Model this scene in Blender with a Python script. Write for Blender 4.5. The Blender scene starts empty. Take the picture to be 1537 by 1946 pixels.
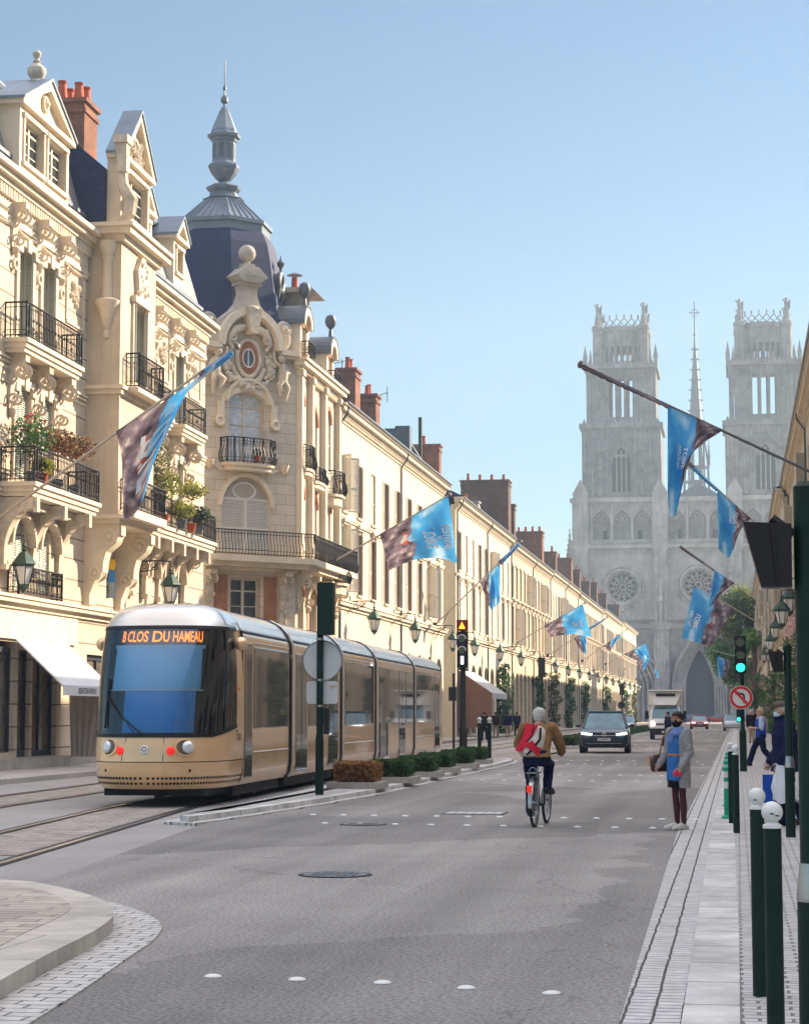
import bpy, math, random
from mathutils import Vector, Matrix
rnd = random.Random(7)
R = math.radians
S = bpy.context.scene
COL = S.collection
PI = math.pi
# ---------------------------------------------------------------- camera and the way a photo point reads as a place on the street
FPX, CX, CY, EYE = 3780.0, 768.5, 973.0, 1.6
PIT = math.atan(383 / FPX); YAW = math.atan(631.5 / FPX * math.cos(PIT))
CF = Vector((-math.sin(YAW) * math.cos(PIT), math.cos(YAW) * math.cos(PIT), math.sin(PIT)))
CR = Vector((math.cos(YAW), math.sin(YAW), 0)); CU = CR.cross(CF)
def ray(x, y): return CF + CR * ((x - CX) / FPX) - CU * ((y - CY) / FPX)
def G(x, y, z=0.0):
    d = ray(x, y); t = (z - EYE) / d.z; return Vector((d.x * t, d.y * t, z))
def atY(x, y, Y):
    d = ray(x, y); t = Y / d.y; return Vector((d.x * t, Y, EYE + d.z * t))
def atX(x, y, X):
    d = ray(x, y); t = X / d.x; return Vector((X, d.y * t, EYE + d.z * t))
# ---------------------------------------------------------------- mesh builder
class MB:
    def __init__(s): s.v = []; s.f = []; s.M = None
    def add(s, vs, fs):
        b = len(s.v)
        if s.M is not None: vs = [s.M @ Vector(p) for p in vs]
        s.v += [tuple(p) for p in vs]; s.f += [tuple(i + b for i in f) for f in fs]; return s
    def box(s, x0, y0, z0, x1, y1, z1):
        return s.add([(x0,y0,z0),(x1,y0,z0),(x1,y1,z0),(x0,y1,z0),(x0,y0,z1),(x1,y0,z1),(x1,y1,z1),(x0,y1,z1)],
                     [(0,3,2,1),(4,5,6,7),(0,1,5,4),(1,2,6,5),(2,3,7,6),(3,0,4,7)])
    def cbox(s, c, d): return s.box(c[0]-d[0]/2, c[1]-d[1]/2, c[2]-d[2]/2, c[0]+d[0]/2, c[1]+d[1]/2, c[2]+d[2]/2)
    def quad(s, a, b, c, d): return s.add([a, b, c, d], [(0, 1, 2, 3)])
    def prism(s, poly, ax, d0, d1):
        # poly: 2d points; ax 'x': poly=(y,z); 'y': poly=(x,z); 'z': poly=(x,y)
        def P(p, d): return (d, p[0], p[1]) if ax == 'x' else ((p[0], d, p[1]) if ax == 'y' else (p[0], p[1], d))
        n = len(poly)
        return s.add([P(p, d0) for p in poly] + [P(p, d1) for p in poly],
                     [tuple(range(n - 1, -1, -1)), tuple(range(n, 2 * n))] + [(i, (i + 1) % n, n + (i + 1) % n, n + i) for i in range(n)])
    def tube(s, pts, r, n=8, caps=True, flat=1.0):
        pts = [Vector(p) for p in pts]; rs = r if isinstance(r, (list, tuple)) else [r] * len(pts)
        up = None; vs = []; fs = []
        for i, p in enumerate(pts):
            t = (pts[min(i + 1, len(pts) - 1)] - pts[max(i - 1, 0)])
            t = t.normalized() if t.length > 1e-9 else Vector((0, 0, 1))
            if up is None: up = Vector((0, 0, 1)) if abs(t.z) < .9 else Vector((0, 1, 0))
            a = t.cross(up)
            if a.length < 1e-6: a = t.orthogonal()
            a.normalize(); b = a.cross(t).normalized(); up = b
            for k in range(n):
                w = 2 * PI * k / n
                vs.append(p + a * (math.cos(w) * rs[i]) + b * (math.sin(w) * rs[i] * flat))
        for i in range(len(pts) - 1):
            for k in range(n):
                fs.append((i*n+k, i*n+(k+1) % n, (i+1)*n+(k+1) % n, (i+1)*n+k))
        if caps: fs += [tuple(range(n - 1, -1, -1)), tuple(range((len(pts)-1)*n, len(pts)*n))]
        return s.add(vs, fs)
    def cyl(s, a, b, r, n=12, r2=None): return s.tube([a, b], [r, r if r2 is None else r2], n)
    def lathe(s, prof, c=(0, 0, 0), n=16, ph=0.0, sx=1.0, sy=1.0):
        vs = []; fs = []
        for (r, z) in prof:
            for k in range(n):
                w = 2 * PI * k / n + ph
                vs.append((c[0] + r * math.cos(w) * sx, c[1] + r * math.sin(w) * sy, c[2] + z))
        for i in range(len(prof) - 1):
            for k in range(n): fs.append((i*n+k, i*n+(k+1) % n, (i+1)*n+(k+1) % n, (i+1)*n+k))
        fs += [tuple(range(n - 1, -1, -1)), tuple(range((len(prof)-1)*n, len(prof)*n))]
        return s.add(vs, fs)
    def ball(s, c, r, n=12, m=8, sx=1, sy=1, sz=1):
        return s.lathe([(max(1e-4, r * math.sin(PI * i / m)) , -r * math.cos(PI * i / m) * sz) for i in range(m + 1)], c, n, 0, sx, sy)
    def ring(s, c, R0, r, ax='y', n=24, m=6, a0=0, a1=2*PI, ex=1, ez=1):
        pts = []
        for i in range(n + 1):
            w = a0 + (a1 - a0) * i / n; p = (R0 * math.cos(w) * ex, R0 * math.sin(w) * ez)
            pts.append((c[0]+p[0], c[1], c[2]+p[1]) if ax == 'y' else ((c[0], c[1]+p[0], c[2]+p[1]) if ax == 'x' else (c[0]+p[0], c[1]+p[1], c[2])))
        return s.tube(pts, r, m, caps=True)
    def grid(s, fn, nu, nv):
        vs = [fn(i / nu, j / nv) for j in range(nv + 1) for i in range(nu + 1)]
        fs = [(j*(nu+1)+i, j*(nu+1)+i+1, (j+1)*(nu+1)+i+1, (j+1)*(nu+1)+i) for j in range(nv) for i in range(nu)]
        return s.add(vs, fs)
    def mesh(s, name, mat, smooth=False, bevel=0):
        me = bpy.data.meshes.new(name); me.from_pydata(s.v, [], s.f); me.update()
        if mat is not None: me.materials.append(mat)
        if smooth:
            me.polygons.foreach_set('use_smooth', [True] * len(me.polygons))
            try: me.set_sharp_from_angle(angle=R(40 if smooth is True else smooth))
            except Exception: pass
        return me
    def build(s, name, mat, parent=None, smooth=False, loc=(0, 0, 0), rot=(0, 0, 0)):
        return part(name, s.mesh(name, mat, smooth), parent, loc, rot)
def part(name, me, parent=None, loc=(0, 0, 0), rot=(0, 0, 0), scale=None):
    o = bpy.data.objects.new(name, me); COL.objects.link(o)
    o.location = loc; o.rotation_euler = rot
    if scale: o.scale = scale
    if parent is not None: o.parent = parent
    return o
def tag(o, label, cat, group=None, kind=None):
    o['label'] = label; o['category'] = cat
    if group: o['group'] = group
    if kind: o['kind'] = kind
    return o
def thing(name, label, cat, loc=(0, 0, 0), rz=0, group=None):
    o = bpy.data.objects.new(name, None); COL.objects.link(o); o.empty_display_size = .2
    o.location = loc; o.rotation_euler = (0, 0, rz)
    return tag(o, label, cat, group)
def struct(name, mb, mat, label, cat, smooth=False):
    o = mb.build(name, mat, None, smooth); return tag(o, label, cat, None, 'structure')
def copy_tree(o, parent=None):
    c = o.copy(); COL.objects.link(c)
    if parent is not None: c.parent = parent
    for ch in list(o.children): copy_tree(ch, c)
    return c
_txt = {}
def text_geo(txt, bold=0.0):
    # lettering as flat faces, 1 unit high
    if (txt, bold) in _txt: return _txt[(txt, bold)]
    cu = bpy.data.curves.new('lettering', 'FONT'); cu.body = txt; cu.size = 1.0; cu.align_x = 'CENTER'; cu.align_y = 'CENTER'
    cu.resolution_u = 3; cu.offset = bold
    ob = bpy.data.objects.new('lettering', cu); COL.objects.link(ob)
    bpy.context.view_layer.update()
    me = ob.evaluated_get(bpy.context.evaluated_depsgraph_get()).to_mesh()
    vs = [tuple(v.co) for v in me.vertices]; fs = [tuple(p.vertices) for p in me.polygons]
    ob.to_mesh_clear(); bpy.data.objects.remove(ob); bpy.data.curves.remove(cu)
    _txt[(txt, bold)] = (vs, fs); return vs, fs
# ---------------------------------------------------------------- materials
def nmat(name):
    m = bpy.data.materials.new(name); m.use_nodes = True; nt = m.node_tree
    return m, nt, nt.nodes['Principled BSDF']
def mat(name, col, rough=.7, metal=0.0, var=.15, vs=2.0, bump=.15, bs=25.0, brick=None, spec=.5, coat=0.0, trans=0.0, emit=0.0, stain=0.0, sheen=0.0, fine=0.0, bdist=.02, cracks=False, streak=0.0):
    spec = min(spec, .5) * .5 if spec <= .5 else spec
    m, nt, b = nmat(name); N = nt.nodes; L = nt.links
    b.inputs['Roughness'].default_value = rough; b.inputs['Metallic'].default_value = metal
    b.inputs['Specular IOR Level'].default_value = spec; b.inputs['Coat Weight'].default_value = coat; b.inputs['Coat Roughness'].default_value = .03
    b.inputs['Transmission Weight'].default_value = trans
    tc = N.new('ShaderNodeTexCoord'); vec = tc.outputs['Object']
    colout = None
    rgb = N.new('ShaderNodeRGB'); rgb.outputs[0].default_value = (*col, 1); colout = rgb.outputs[0]
    height = None
    if brick:
        sx = N.new('ShaderNodeSeparateXYZ'); L.new(vec, sx.inputs[0]); cb = N.new('ShaderNodeCombineXYZ')
        ax = brick.get('ax', 'wall')
        if ax == 'wall':
            ad = N.new('ShaderNodeMath'); L.new(sx.outputs[0], ad.inputs[0]); L.new(sx.outputs[1], ad.inputs[1]); L.new(ad.outputs[0], cb.inputs[0]); L.new(sx.outputs[2], cb.inputs[1])
        elif ax == 'yx': L.new(sx.outputs[1], cb.inputs[0]); L.new(sx.outputs[0], cb.inputs[1])
        else: L.new(sx.outputs[0], cb.inputs[0]); L.new(sx.outputs[1], cb.inputs[1])
        vv = cb.outputs[0]
        if brick.get('warp'):
            nz = N.new('ShaderNodeTexNoise'); nz.inputs['Scale'].default_value = brick.get('wscale', 6); L.new(vec, nz.inputs['Vector'])
            sb = N.new('ShaderNodeVectorMath'); sb.operation = 'SUBTRACT'; L.new(nz.outputs['Color'], sb.inputs[0]); sb.inputs[1].default_value = (.5, .5, .5)
            sc = N.new('ShaderNodeVectorMath'); sc.operation = 'SCALE'; L.new(sb.outputs[0], sc.inputs[0]); sc.inputs['Scale'].default_value = brick['warp']
            av = N.new('ShaderNodeVectorMath'); L.new(vv, av.inputs[0]); L.new(sc.outputs[0], av.inputs[1]); vv = av.outputs[0]
        bt = N.new('ShaderNodeTexBrick'); L.new(vv, bt.inputs['Vector'])
        bt.inputs['Scale'].default_value = 1.0; bt.inputs['Brick Width'].default_value = brick['w']; bt.inputs['Row Height'].default_value = brick['h']
        bt.inputs['Mortar Size'].default_value = brick.get('mortar', .01); bt.inputs['Mortar Smooth'].default_value = brick.get('ms', .1)
        bt.offset = brick.get('off', .5)
        c2 = brick.get('c2', tuple(c * .85 for c in col)); mc = brick.get('mc', tuple(c * .55 for c in col))
        bt.inputs['Color1'].default_value = (*col, 1); bt.inputs['Color2'].default_value = (*c2, 1); bt.inputs['Mortar'].default_value = (*mc, 1)
        colout = bt.outputs['Color']; inv = N.new('ShaderNodeMath'); inv.operation = 'SUBTRACT'; inv.inputs[0].default_value = 1; L.new(bt.outputs['Fac'], inv.inputs[1]); height = inv.outputs[0]
    def mul(facout, lo, hi, src):
        mr = N.new('ShaderNodeMapRange'); mr.inputs['From Min'].default_value = .3; mr.inputs['From Max'].default_value = .7
        mr.inputs['To Min'].default_value = lo; mr.inputs['To Max'].default_value = hi; L.new(facout, mr.inputs['Value'])
        mx = N.new('ShaderNodeVectorMath'); mx.operation = 'SCALE'; L.new(src, mx.inputs[0]); L.new(mr.outputs[0], mx.inputs['Scale']); return mx.outputs[0]
    def noise(scale, det=4, rgh=.6):
        n = N.new('ShaderNodeTexNoise'); n.inputs['Scale'].default_value = scale; n.inputs['Detail'].default_value = det; n.inputs['Roughness'].default_value = rgh
        L.new(vec, n.inputs['Vector']); return n.outputs['Fac']
    if var: colout = mul(noise(vs), 1 - var, 1 + var, colout)
    if stain: colout = mul(noise(vs * .22, 6, .7), 1 - stain, 1 + stain * .3, colout)
    if fine: colout = mul(noise(bs, 2), 1 - fine, 1 + fine, colout)
    if streak:
        mp = N.new('ShaderNodeMapping'); mp.inputs['Scale'].default_value = (2.2, 2.2, .12); L.new(vec, mp.inputs[0]); nl = N.new('ShaderNodeTexNoise'); nl.inputs['Scale'].default_value = 1.3; nl.inputs['Detail'].default_value = 6; nl.inputs['Roughness'].default_value = .7; L.new(mp.outputs[0], nl.inputs['Vector']); colout = mul(nl.outputs['Fac'], 1 - streak, 1 + streak * .35, colout)
    if cracks:
        mp = N.new('ShaderNodeMapping'); mp.inputs['Scale'].default_value = (1.15, .035, 1); L.new(vec, mp.inputs[0]); nl = N.new('ShaderNodeTexNoise'); nl.inputs['Scale'].default_value = 1.0; nl.inputs['Detail'].default_value = 3; L.new(mp.outputs[0], nl.inputs['Vector']); colout = mul(nl.outputs['Fac'], .76, 1.2, colout)
        nw = N.new('ShaderNodeTexNoise'); nw.inputs['Scale'].default_value = .9; nw.inputs['Detail'].default_value = 4; L.new(vec, nw.inputs['Vector']); av2 = N.new('ShaderNodeVectorMath'); av2.operation = 'MULTIPLY_ADD'; L.new(nw.outputs['Color'], av2.inputs[0]); av2.inputs[1].default_value = (1.4, 1.4, 0); L.new(vec, av2.inputs[2])
        vo = N.new('ShaderNodeTexVoronoi'); vo.feature = 'DISTANCE_TO_EDGE'; vo.inputs['Scale'].default_value = .17; L.new(av2.outputs[0], vo.inputs['Vector']); cr_ = N.new('ShaderNodeMapRange'); cr_.inputs['From Min'].default_value = .001; cr_.inputs['From Max'].default_value = .003; cr_.inputs['To Min'].default_value = .8; cr_.inputs['To Max'].default_value = 1; L.new(vo.outputs['Distance'], cr_.inputs[0])
        sc2 = N.new('ShaderNodeVectorMath'); sc2.operation = 'SCALE'; L.new(colout, sc2.inputs[0]); L.new(cr_.outputs[0], sc2.inputs['Scale']); colout = sc2.outputs[0]
        vp = N.new('ShaderNodeTexVoronoi'); vp.inputs['Scale'].default_value = .11; L.new(av2.outputs[0], vp.inputs['Vector']); sv_ = N.new('ShaderNodeSeparateXYZ'); L.new(vp.outputs['Color'], sv_.inputs[0]); colout = mul(sv_.outputs[0], .84, 1.1, colout)
    L.new(colout, b.inputs['Base Color'])
    if bump:
        nb = noise(bs, 5); bp = N.new('ShaderNodeBump'); bp.inputs['Strength'].default_value = bump; bp.inputs['Distance'].default_value = bdist
        if height is not None:
            ma = N.new('ShaderNodeMath'); ma.operation = 'MULTIPLY_ADD'; L.new(nb, ma.inputs[0]); ma.inputs[1].default_value = .35; L.new(height, ma.inputs[2]); L.new(ma.outputs[0], bp.inputs['Height'])
        else: L.new(nb, bp.inputs['Height'])
        L.new(bp.outputs[0], b.inputs['Normal'])
    if emit: b.inputs['Emission Color'].default_value = (*col, 1); b.inputs['Emission Strength'].default_value = emit
    return m
def leafmat(name, c1, c2, sc=1.2, var=.55):
    m, nt, b = nmat(name); N = nt.nodes; L = nt.links
    tc = N.new('ShaderNodeTexCoord'); n = N.new('ShaderNodeTexNoise'); n.inputs['Scale'].default_value = sc; n.inputs['Detail'].default_value = 3; L.new(tc.outputs['Object'], n.inputs['Vector'])
    rp = N.new('ShaderNodeValToRGB'); rp.color_ramp.elements[0].position = .38; rp.color_ramp.elements[1].position = .64
    rp.color_ramp.elements[0].color = (*c1, 1); rp.color_ramp.elements[1].color = (*c2, 1); L.new(n.outputs['Fac'], rp.inputs[0])
    gi = N.new('ShaderNodeNewGeometry'); mr = N.new('ShaderNodeMapRange'); mr.inputs['To Min'].default_value = 1 - var; mr.inputs['To Max'].default_value = 1 + var
    L.new(gi.outputs['Random Per Island'], mr.inputs['Value']); mx = N.new('ShaderNodeVectorMath'); mx.operation = 'SCALE'; L.new(rp.outputs[0], mx.inputs[0]); L.new(mr.outputs[0], mx.inputs['Scale'])
    L.new(mx.outputs[0], b.inputs['Base Color']); b.inputs['Roughness'].default_value = .55
    tr = N.new('ShaderNodeBsdfTranslucent'); L.new(mx.outputs[0], tr.inputs['Color']); mxs = N.new('ShaderNodeMixShader'); mxs.inputs[0].default_value = .42
    out = N['Material Output']; L.new(b.outputs[0], mxs.inputs[1]); L.new(tr.outputs[0], mxs.inputs[2]); L.new(mxs.outputs[0], out.inputs['Surface'])
    return m
def flat(name, col, rough=.5, metal=0.0, **k):
    k.setdefault('var', .06); k.setdefault('bump', 0.0); return mat(name, col, rough, metal, **k)
M = {}
ST = (.63, .53, .395)
M['stone'] = mat('cut stone', ST, .85, var=.07, vs=1.2, bump=.4, bs=18, stain=.26, streak=.2)
M['ashlar'] = mat('coursed stone', ST, .85, var=.07, vs=1.5, bump=.6, bs=14, stain=.26, streak=.16, brick=dict(w=30, h=.62, mortar=.022, ms=.2, mc=(.22, .165, .115), c2=(.66, .54, .395)))
M['ashlar2'] = mat('squared stone blocks', (.60, .515, .405), .85, var=.08, vs=1.6, bump=.4, bs=14, stain=.2, brick=dict(w=.95, h=.42, mortar=.009, mc=(.27, .225, .17), c2=(.54, .455, .35)))
M['render'] = mat('pale lime render', (.66, .585, .445), .9, var=.05, vs=.9, bump=.2, bs=30, stain=.2, streak=.16)
M['render2'] = mat('cream lime render', (.63, .54, .40), .9, var=.05, vs=.9, bump=.2, bs=30, stain=.24, streak=.2)
M['render3'] = mat('ochre stone render', (.58, .48, .34), .9, var=.06, vs=.9, bump=.15, bs=30, stain=.16, brick=dict(w=1.1, h=.45, mortar=.008, mc=(.33, .27, .19), c2=(.545, .45, .315)))
M['trim'] = mat('moulded stone', (.67, .575, .435), .8, var=.08, vs=2, bump=.15, bs=20, stain=.14)
M['greystone'] = mat('weathered stone', (.50, .45, .375), .85, var=.2, vs=2, bump=.4, bs=14, stain=.4)
M['carved'] = mat('carved stone', (.60, .515, .40), .85, var=.2, vs=4, bump=.5, bs=12, stain=.35)
M['slate'] = mat('blue grey slate', (.010, .022, .075), .7, var=.2, vs=5, bump=.4, bs=20, brick=dict(w=.22, h=.14, mortar=.006, mc=(.006, .01, .03), c2=(.016, .03, .09)))
M['slate_pale'] = mat('pale slate', (.20, .20, .21), .5, var=.2, vs=5, bump=.4, bs=20, brick=dict(w=.3, h=.2, mortar=.01, mc=(.12, .12, .12), c2=(.25, .245, .25)))
M['zinc'] = mat('weathered zinc', (.16, .20, .25), .5, .15, var=.12, vs=2, bump=.08, bs=10, stain=.25)
M['zinc_dark'] = mat('dark zinc', (.10, .115, .135), .45, .3, var=.15, vs=2, bump=.08, bs=10)
M['brick'] = mat('red brick', (.30, .105, .06), .9, var=.2, vs=3, bump=.5, bs=20, stain=.4, brick=dict(w=.22, h=.075, mortar=.01, mc=(.24, .17, .13), c2=(.22, .075, .045)))
M['brick_or'] = mat('orange brick', (.46, .165, .07), .9, var=.2, vs=3, bump=.5, bs=20, stain=.3, brick=dict(w=.22, h=.075, mortar=.01, mc=(.34, .24, .17), c2=(.38, .125, .05)))
M['brick_dark'] = mat('sooty brick', (.17, .085, .062), .9, var=.25, vs=3, bump=.5, bs=20, stain=.4, brick=dict(w=.22, h=.075, mortar=.01, mc=(.15, .11, .09), c2=(.13, .065, .05)))
M['terracotta'] = mat('terracotta', (.40, .085, .04), .75, var=.15, vs=4, bump=.1)
M['iron'] = flat('black wrought iron', (.022, .022, .024), .45, .4)
M['shutter'] = flat('grey green painted shutter', (.46, .47, .40), .55)
M['shutter_w'] = flat('cream painted shutter', (.56, .53, .45), .55)
M['frame'] = flat('cream window joinery', (.55, .50, .40), .5)
M['frame_w'] = flat('white window joinery', (.62, .62, .60), .5)
M['recess_brown'] = flat('brown joinery with recess shade in the colour', (.27, .175, .10), .7)  # brown colour stands in for the shade on the window jambs
M['glass'] = flat('dark window glass', (.035, .045, .055), .04, 0, var=.5, vs=.5, spec=.8)
M['curtain'] = mat('white net curtain behind glass', (.50, .54, .58), .25, var=.2, vs=6, bump=.3, bs=3, coat=.6)
M['asphalt'] = mat('worn asphalt', (.305, .285, .265), .88, var=.10, vs=.35, bump=1.0, bs=34, fine=.45, stain=.28, bdist=.02, cracks=True)
M['bed'] = mat('grey concrete track bed', (.33, .31, .29), .85, var=.1, vs=.5, bump=.4, bs=50, fine=.2, stain=.2)
M['setts'] = mat('pale granite setts', (.60, .585, .56), .85, var=.16, vs=9, bump=1.0, bs=30, stain=.12, brick=dict(w=.125, h=.155, mortar=.009, ms=.5, mc=(.10, .095, .09), c2=(.52, .505, .485), ax='yx', off=.4, warp=.025, wscale=5))
M['setts_c'] = mat('granite setts of the corner', (.54, .52, .485), .85, var=.15, vs=9, bump=1.0, bs=30, brick=dict(w=.24, h=.14, mortar=.008, ms=.4, mc=(.13, .12, .115), c2=(.47, .45, .42), ax='xy', off=.4, warp=.03, wscale=4))
M['cobble'] = mat('pale cobble paving', (.56, .54, .52), .85, var=.15, vs=8, bump=1.0, bs=25, stain=.15, brick=dict(w=.17, h=.105, mortar=.010, ms=.6, mc=(.24, .23, .22), c2=(.47, .455, .44), ax='xy', off=.5, warp=.03, wscale=6))
M['cobble_w'] = mat('warm cobble paving', (.47, .42, .36), .85, var=.15, vs=4, bump=.7, bs=25, stain=.2, brick=dict(w=.2, h=.12, mortar=.012, ms=.5, mc=(.19, .165, .14), c2=(.30, .265, .225), ax='xy', off=.5, warp=.03, wscale=6))
M['slab'] = mat('pale limestone kerb', (.62, .60, .565), .8, var=.2, vs=3, bump=.3, bs=40, stain=.4, brick=dict(w=.9, h=9, mortar=.012, mc=(.2, .19, .18), c2=(.60, .59, .56), ax='yx'))
M['slab_p'] = mat('pale stone paving', (.42, .39, .345), .85, var=.1, vs=2, bump=.3, bs=40, stain=.2, brick=dict(w=.6, h=.4, mortar=.006, mc=(.22, .2, .18), c2=(.37, .345, .305), ax='xy'))
M['slab_c'] = mat('stone flags of the corner', (.53, .465, .39), .8, var=.12, vs=3, bump=.4, bs=30, stain=.2, brick=dict(w=.62, h=.17, mortar=.010, ms=.3, mc=(.17, .14, .115), c2=(.37, .325, .27), ax='xy', off=.35, warp=.02, wscale=3))
M['kerb_c'] = mat('smooth limestone kerb', (.57, .52, .45), .8, var=.14, vs=3, bump=.4, bs=30, stain=.35, brick=dict(w=1.15, h=1.3, mortar=.006, mc=(.22, .19, .16), c2=(.52, .475, .41), ax='xy'))
M['rail'] = flat('polished rail steel', (.35, .36, .38), .25, .9)
M['rail_dark'] = flat('dark rail groove', (.03, .03, .032), .6)
M['green'] = mat('dark green cast iron paint', (.005, .022, .016), .45, .0, var=.2, vs=6, bump=.06, bs=60, spec=.4)
M['greenlit'] = flat('bright green plastic', (.01, .30, .17), .4)
M['whitepaint'] = mat('chipped white paint', (.72, .71, .67), .4, var=.05, vs=6, bump=.1)
M['black'] = flat('black plastic', (.015, .015, .017), .45)
M['cathstone'] = mat('pale cathedral stone', (.45, .435, .415), .9, var=.25, vs=.5, bump=1.0, bs=2.2, stain=.4, streak=.3, bdist=.1)
M['cathsoot'] = mat('sooty cathedral stone', (.27, .265, .26), .9, var=.3, vs=.5, bump=1.0, bs=2.2, stain=.5, streak=.4, bdist=.1)
M['cathdark'] = flat('dark cathedral glass and painted opening shade', (.015, .017, .022), .8)
# ---------------------------------------------------------------- camera, world, sun, haze
cam_d = bpy.data.cameras.new('camera'); cam = bpy.data.objects.new('camera', cam_d); COL.objects.link(cam)
cam_d.sensor_fit = 'VERTICAL'; cam_d.sensor_height = 36; cam_d.sensor_width = 36; cam_d.lens = FPX / 1946 * 36
cam_d.clip_start = .1; cam_d.clip_end = 3000
m3 = Matrix((CR, CU, -CF)).transposed(); cam.matrix_world = Matrix.Translation((0, 0, EYE)) @ m3.to_4x4()
S.camera = cam
SUN_EL, SUN_AZ = 23.5, 46.0      # azimuth from straight up the street (+Y) towards its right side (+X)
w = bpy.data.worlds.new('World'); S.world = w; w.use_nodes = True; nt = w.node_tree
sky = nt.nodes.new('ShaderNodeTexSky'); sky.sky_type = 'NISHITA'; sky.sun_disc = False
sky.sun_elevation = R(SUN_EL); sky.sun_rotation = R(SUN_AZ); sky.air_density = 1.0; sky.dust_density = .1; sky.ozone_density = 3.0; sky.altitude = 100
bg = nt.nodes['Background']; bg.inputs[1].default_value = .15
# sky boosted overhead as added fill for the shaded street, dimmed low down
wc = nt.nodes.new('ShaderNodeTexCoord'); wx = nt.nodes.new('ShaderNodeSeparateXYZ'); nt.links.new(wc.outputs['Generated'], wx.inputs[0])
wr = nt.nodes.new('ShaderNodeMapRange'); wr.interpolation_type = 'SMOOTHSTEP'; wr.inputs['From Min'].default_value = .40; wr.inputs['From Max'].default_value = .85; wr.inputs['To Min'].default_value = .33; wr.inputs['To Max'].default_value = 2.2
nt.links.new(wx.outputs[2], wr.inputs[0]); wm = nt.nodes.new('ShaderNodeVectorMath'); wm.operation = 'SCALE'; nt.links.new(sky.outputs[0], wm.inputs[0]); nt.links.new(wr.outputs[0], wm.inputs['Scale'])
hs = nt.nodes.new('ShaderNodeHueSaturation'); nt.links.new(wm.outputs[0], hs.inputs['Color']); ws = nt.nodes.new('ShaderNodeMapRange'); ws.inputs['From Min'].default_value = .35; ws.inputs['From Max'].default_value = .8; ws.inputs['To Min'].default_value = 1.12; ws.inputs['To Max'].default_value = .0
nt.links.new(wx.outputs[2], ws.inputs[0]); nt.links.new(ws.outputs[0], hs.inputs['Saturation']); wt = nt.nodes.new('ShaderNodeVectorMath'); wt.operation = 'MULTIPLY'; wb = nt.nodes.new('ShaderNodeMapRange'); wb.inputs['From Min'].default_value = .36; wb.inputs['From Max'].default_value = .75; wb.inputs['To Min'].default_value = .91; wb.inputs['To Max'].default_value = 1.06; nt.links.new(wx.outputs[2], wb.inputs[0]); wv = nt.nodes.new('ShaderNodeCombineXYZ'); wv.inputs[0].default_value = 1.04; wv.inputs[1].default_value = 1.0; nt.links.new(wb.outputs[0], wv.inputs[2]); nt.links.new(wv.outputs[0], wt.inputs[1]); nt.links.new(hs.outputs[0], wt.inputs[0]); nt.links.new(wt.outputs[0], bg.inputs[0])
sd = bpy.data.lights.new('sun', 'SUN'); so = bpy.data.objects.new('sun', sd); COL.objects.link(so)
sd.energy = 5.0; sd.angle = R(.53); sd.color = (1, .80, .585)
sv = Vector((math.sin(R(SUN_AZ)) * math.cos(R(SUN_EL)), math.cos(R(SUN_AZ)) * math.cos(R(SUN_EL)), math.sin(R(SUN_EL))))
so.rotation_euler = sv.to_track_quat('Z', 'Y').to_euler(); so.location = (60, 60, 60)
S.view_settings.view_transform = 'Standard'; S.view_settings.look = 'None'; S.view_settings.exposure = 1.47; S.view_settings.gamma = 1
S.cycles.max_bounces = 6; S.cycles.diffuse_bounces = 5; S.cycles.glossy_bounces = 3; S.cycles.transmission_bounces = 4; S.cycles.transparent_max_bounces = 6; S.cycles.volume_bounces = 0
S.cycles.use_denoising = True
hz = MB().box(-330, -90, -1, 330, 620, 121).build('haze', None)
hm = bpy.data.materials.new('haze'); hm.use_nodes = True; hn = hm.node_tree; hn.nodes.clear()
ho = hn.nodes.new('ShaderNodeOutputMaterial'); hv = hn.nodes.new('ShaderNodeVolumePrincipled'); hn.links.new(hv.outputs[0], ho.inputs['Volume'])
hv.inputs['Color'].default_value = (.66, .84, 1, 1); hv.inputs['Density'].default_value = .00058; hv.inputs['Anisotropy'].default_value = .3
hz.data.materials.append(hm); tag(hz, 'pale morning haze filling the whole street down to the cathedral', 'haze', None, 'stuff')
# ================================================================ ground
gb = MB().quad((-325, -85, -.03), (325, -85, -.03), (325, 615, -.03), (-325, 615, -.03))
struct('ground', gb, M['cobble_w'], 'wide warm cobbled ground of the town square and street', 'ground')
rd = MB().prism([(-3.1, -10), (-.61, -10), (-.61, 10.5), (-.8, 27), (-.78, 60), (-.78, 330), (14, 334), (14, 384), (-30, 384), (-30, 334), (-7.2, 330), (-7.25, 39.2), (-7.8, 29.4), (-6.5, 17.7), (-4.4, 4), (-3.4, -10)], 'z', -.02, 0)
struct('road', rd, M['asphalt'], 'worn grey asphalt carriageway running up to the cathedral', 'road')
def trk(Y):       # right-hand rail of the near track
    P = [(-10, -4.5), (20.7, -7.87), (33.4, -9.3), (45, -9.85), (66, -10.6), (90, -10.9), (400, -10.9)]
    for (a, xa), (b, xb) in zip(P, P[1:]):
        if Y <= b: return xa + (xb - xa) * (Y - a) / (b - a)
    return P[-1][1]
ys = [-10 + i * 2 for i in range(60)] + [115 + i * 15 for i in range(19)]
def strip(mb, xf0, xf1, z, ylist): 
    for a, b in zip(ylist, ylist[1:]): mb.quad((xf0(a), a, z), (xf1(a), a, z), (xf1(b), b, z), (xf0(b), b, z))
bd = MB(); strip(bd, lambda y: trk(y) - 7.0, lambda y: trk(y) + 1.45, -.022, ys)
struct('tram_track_bed', bd, M['bed'], 'grey concrete bed carrying the two tram tracks', 'track bed')
inf = MB()
for a0, a1 in ((-1.30, -.14), (-4.65, -3.5)): strip(inf, lambda y: trk(y) + a0, lambda y: trk(y) + a1, -.014, [y for y in ys if y >= 22])
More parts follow.
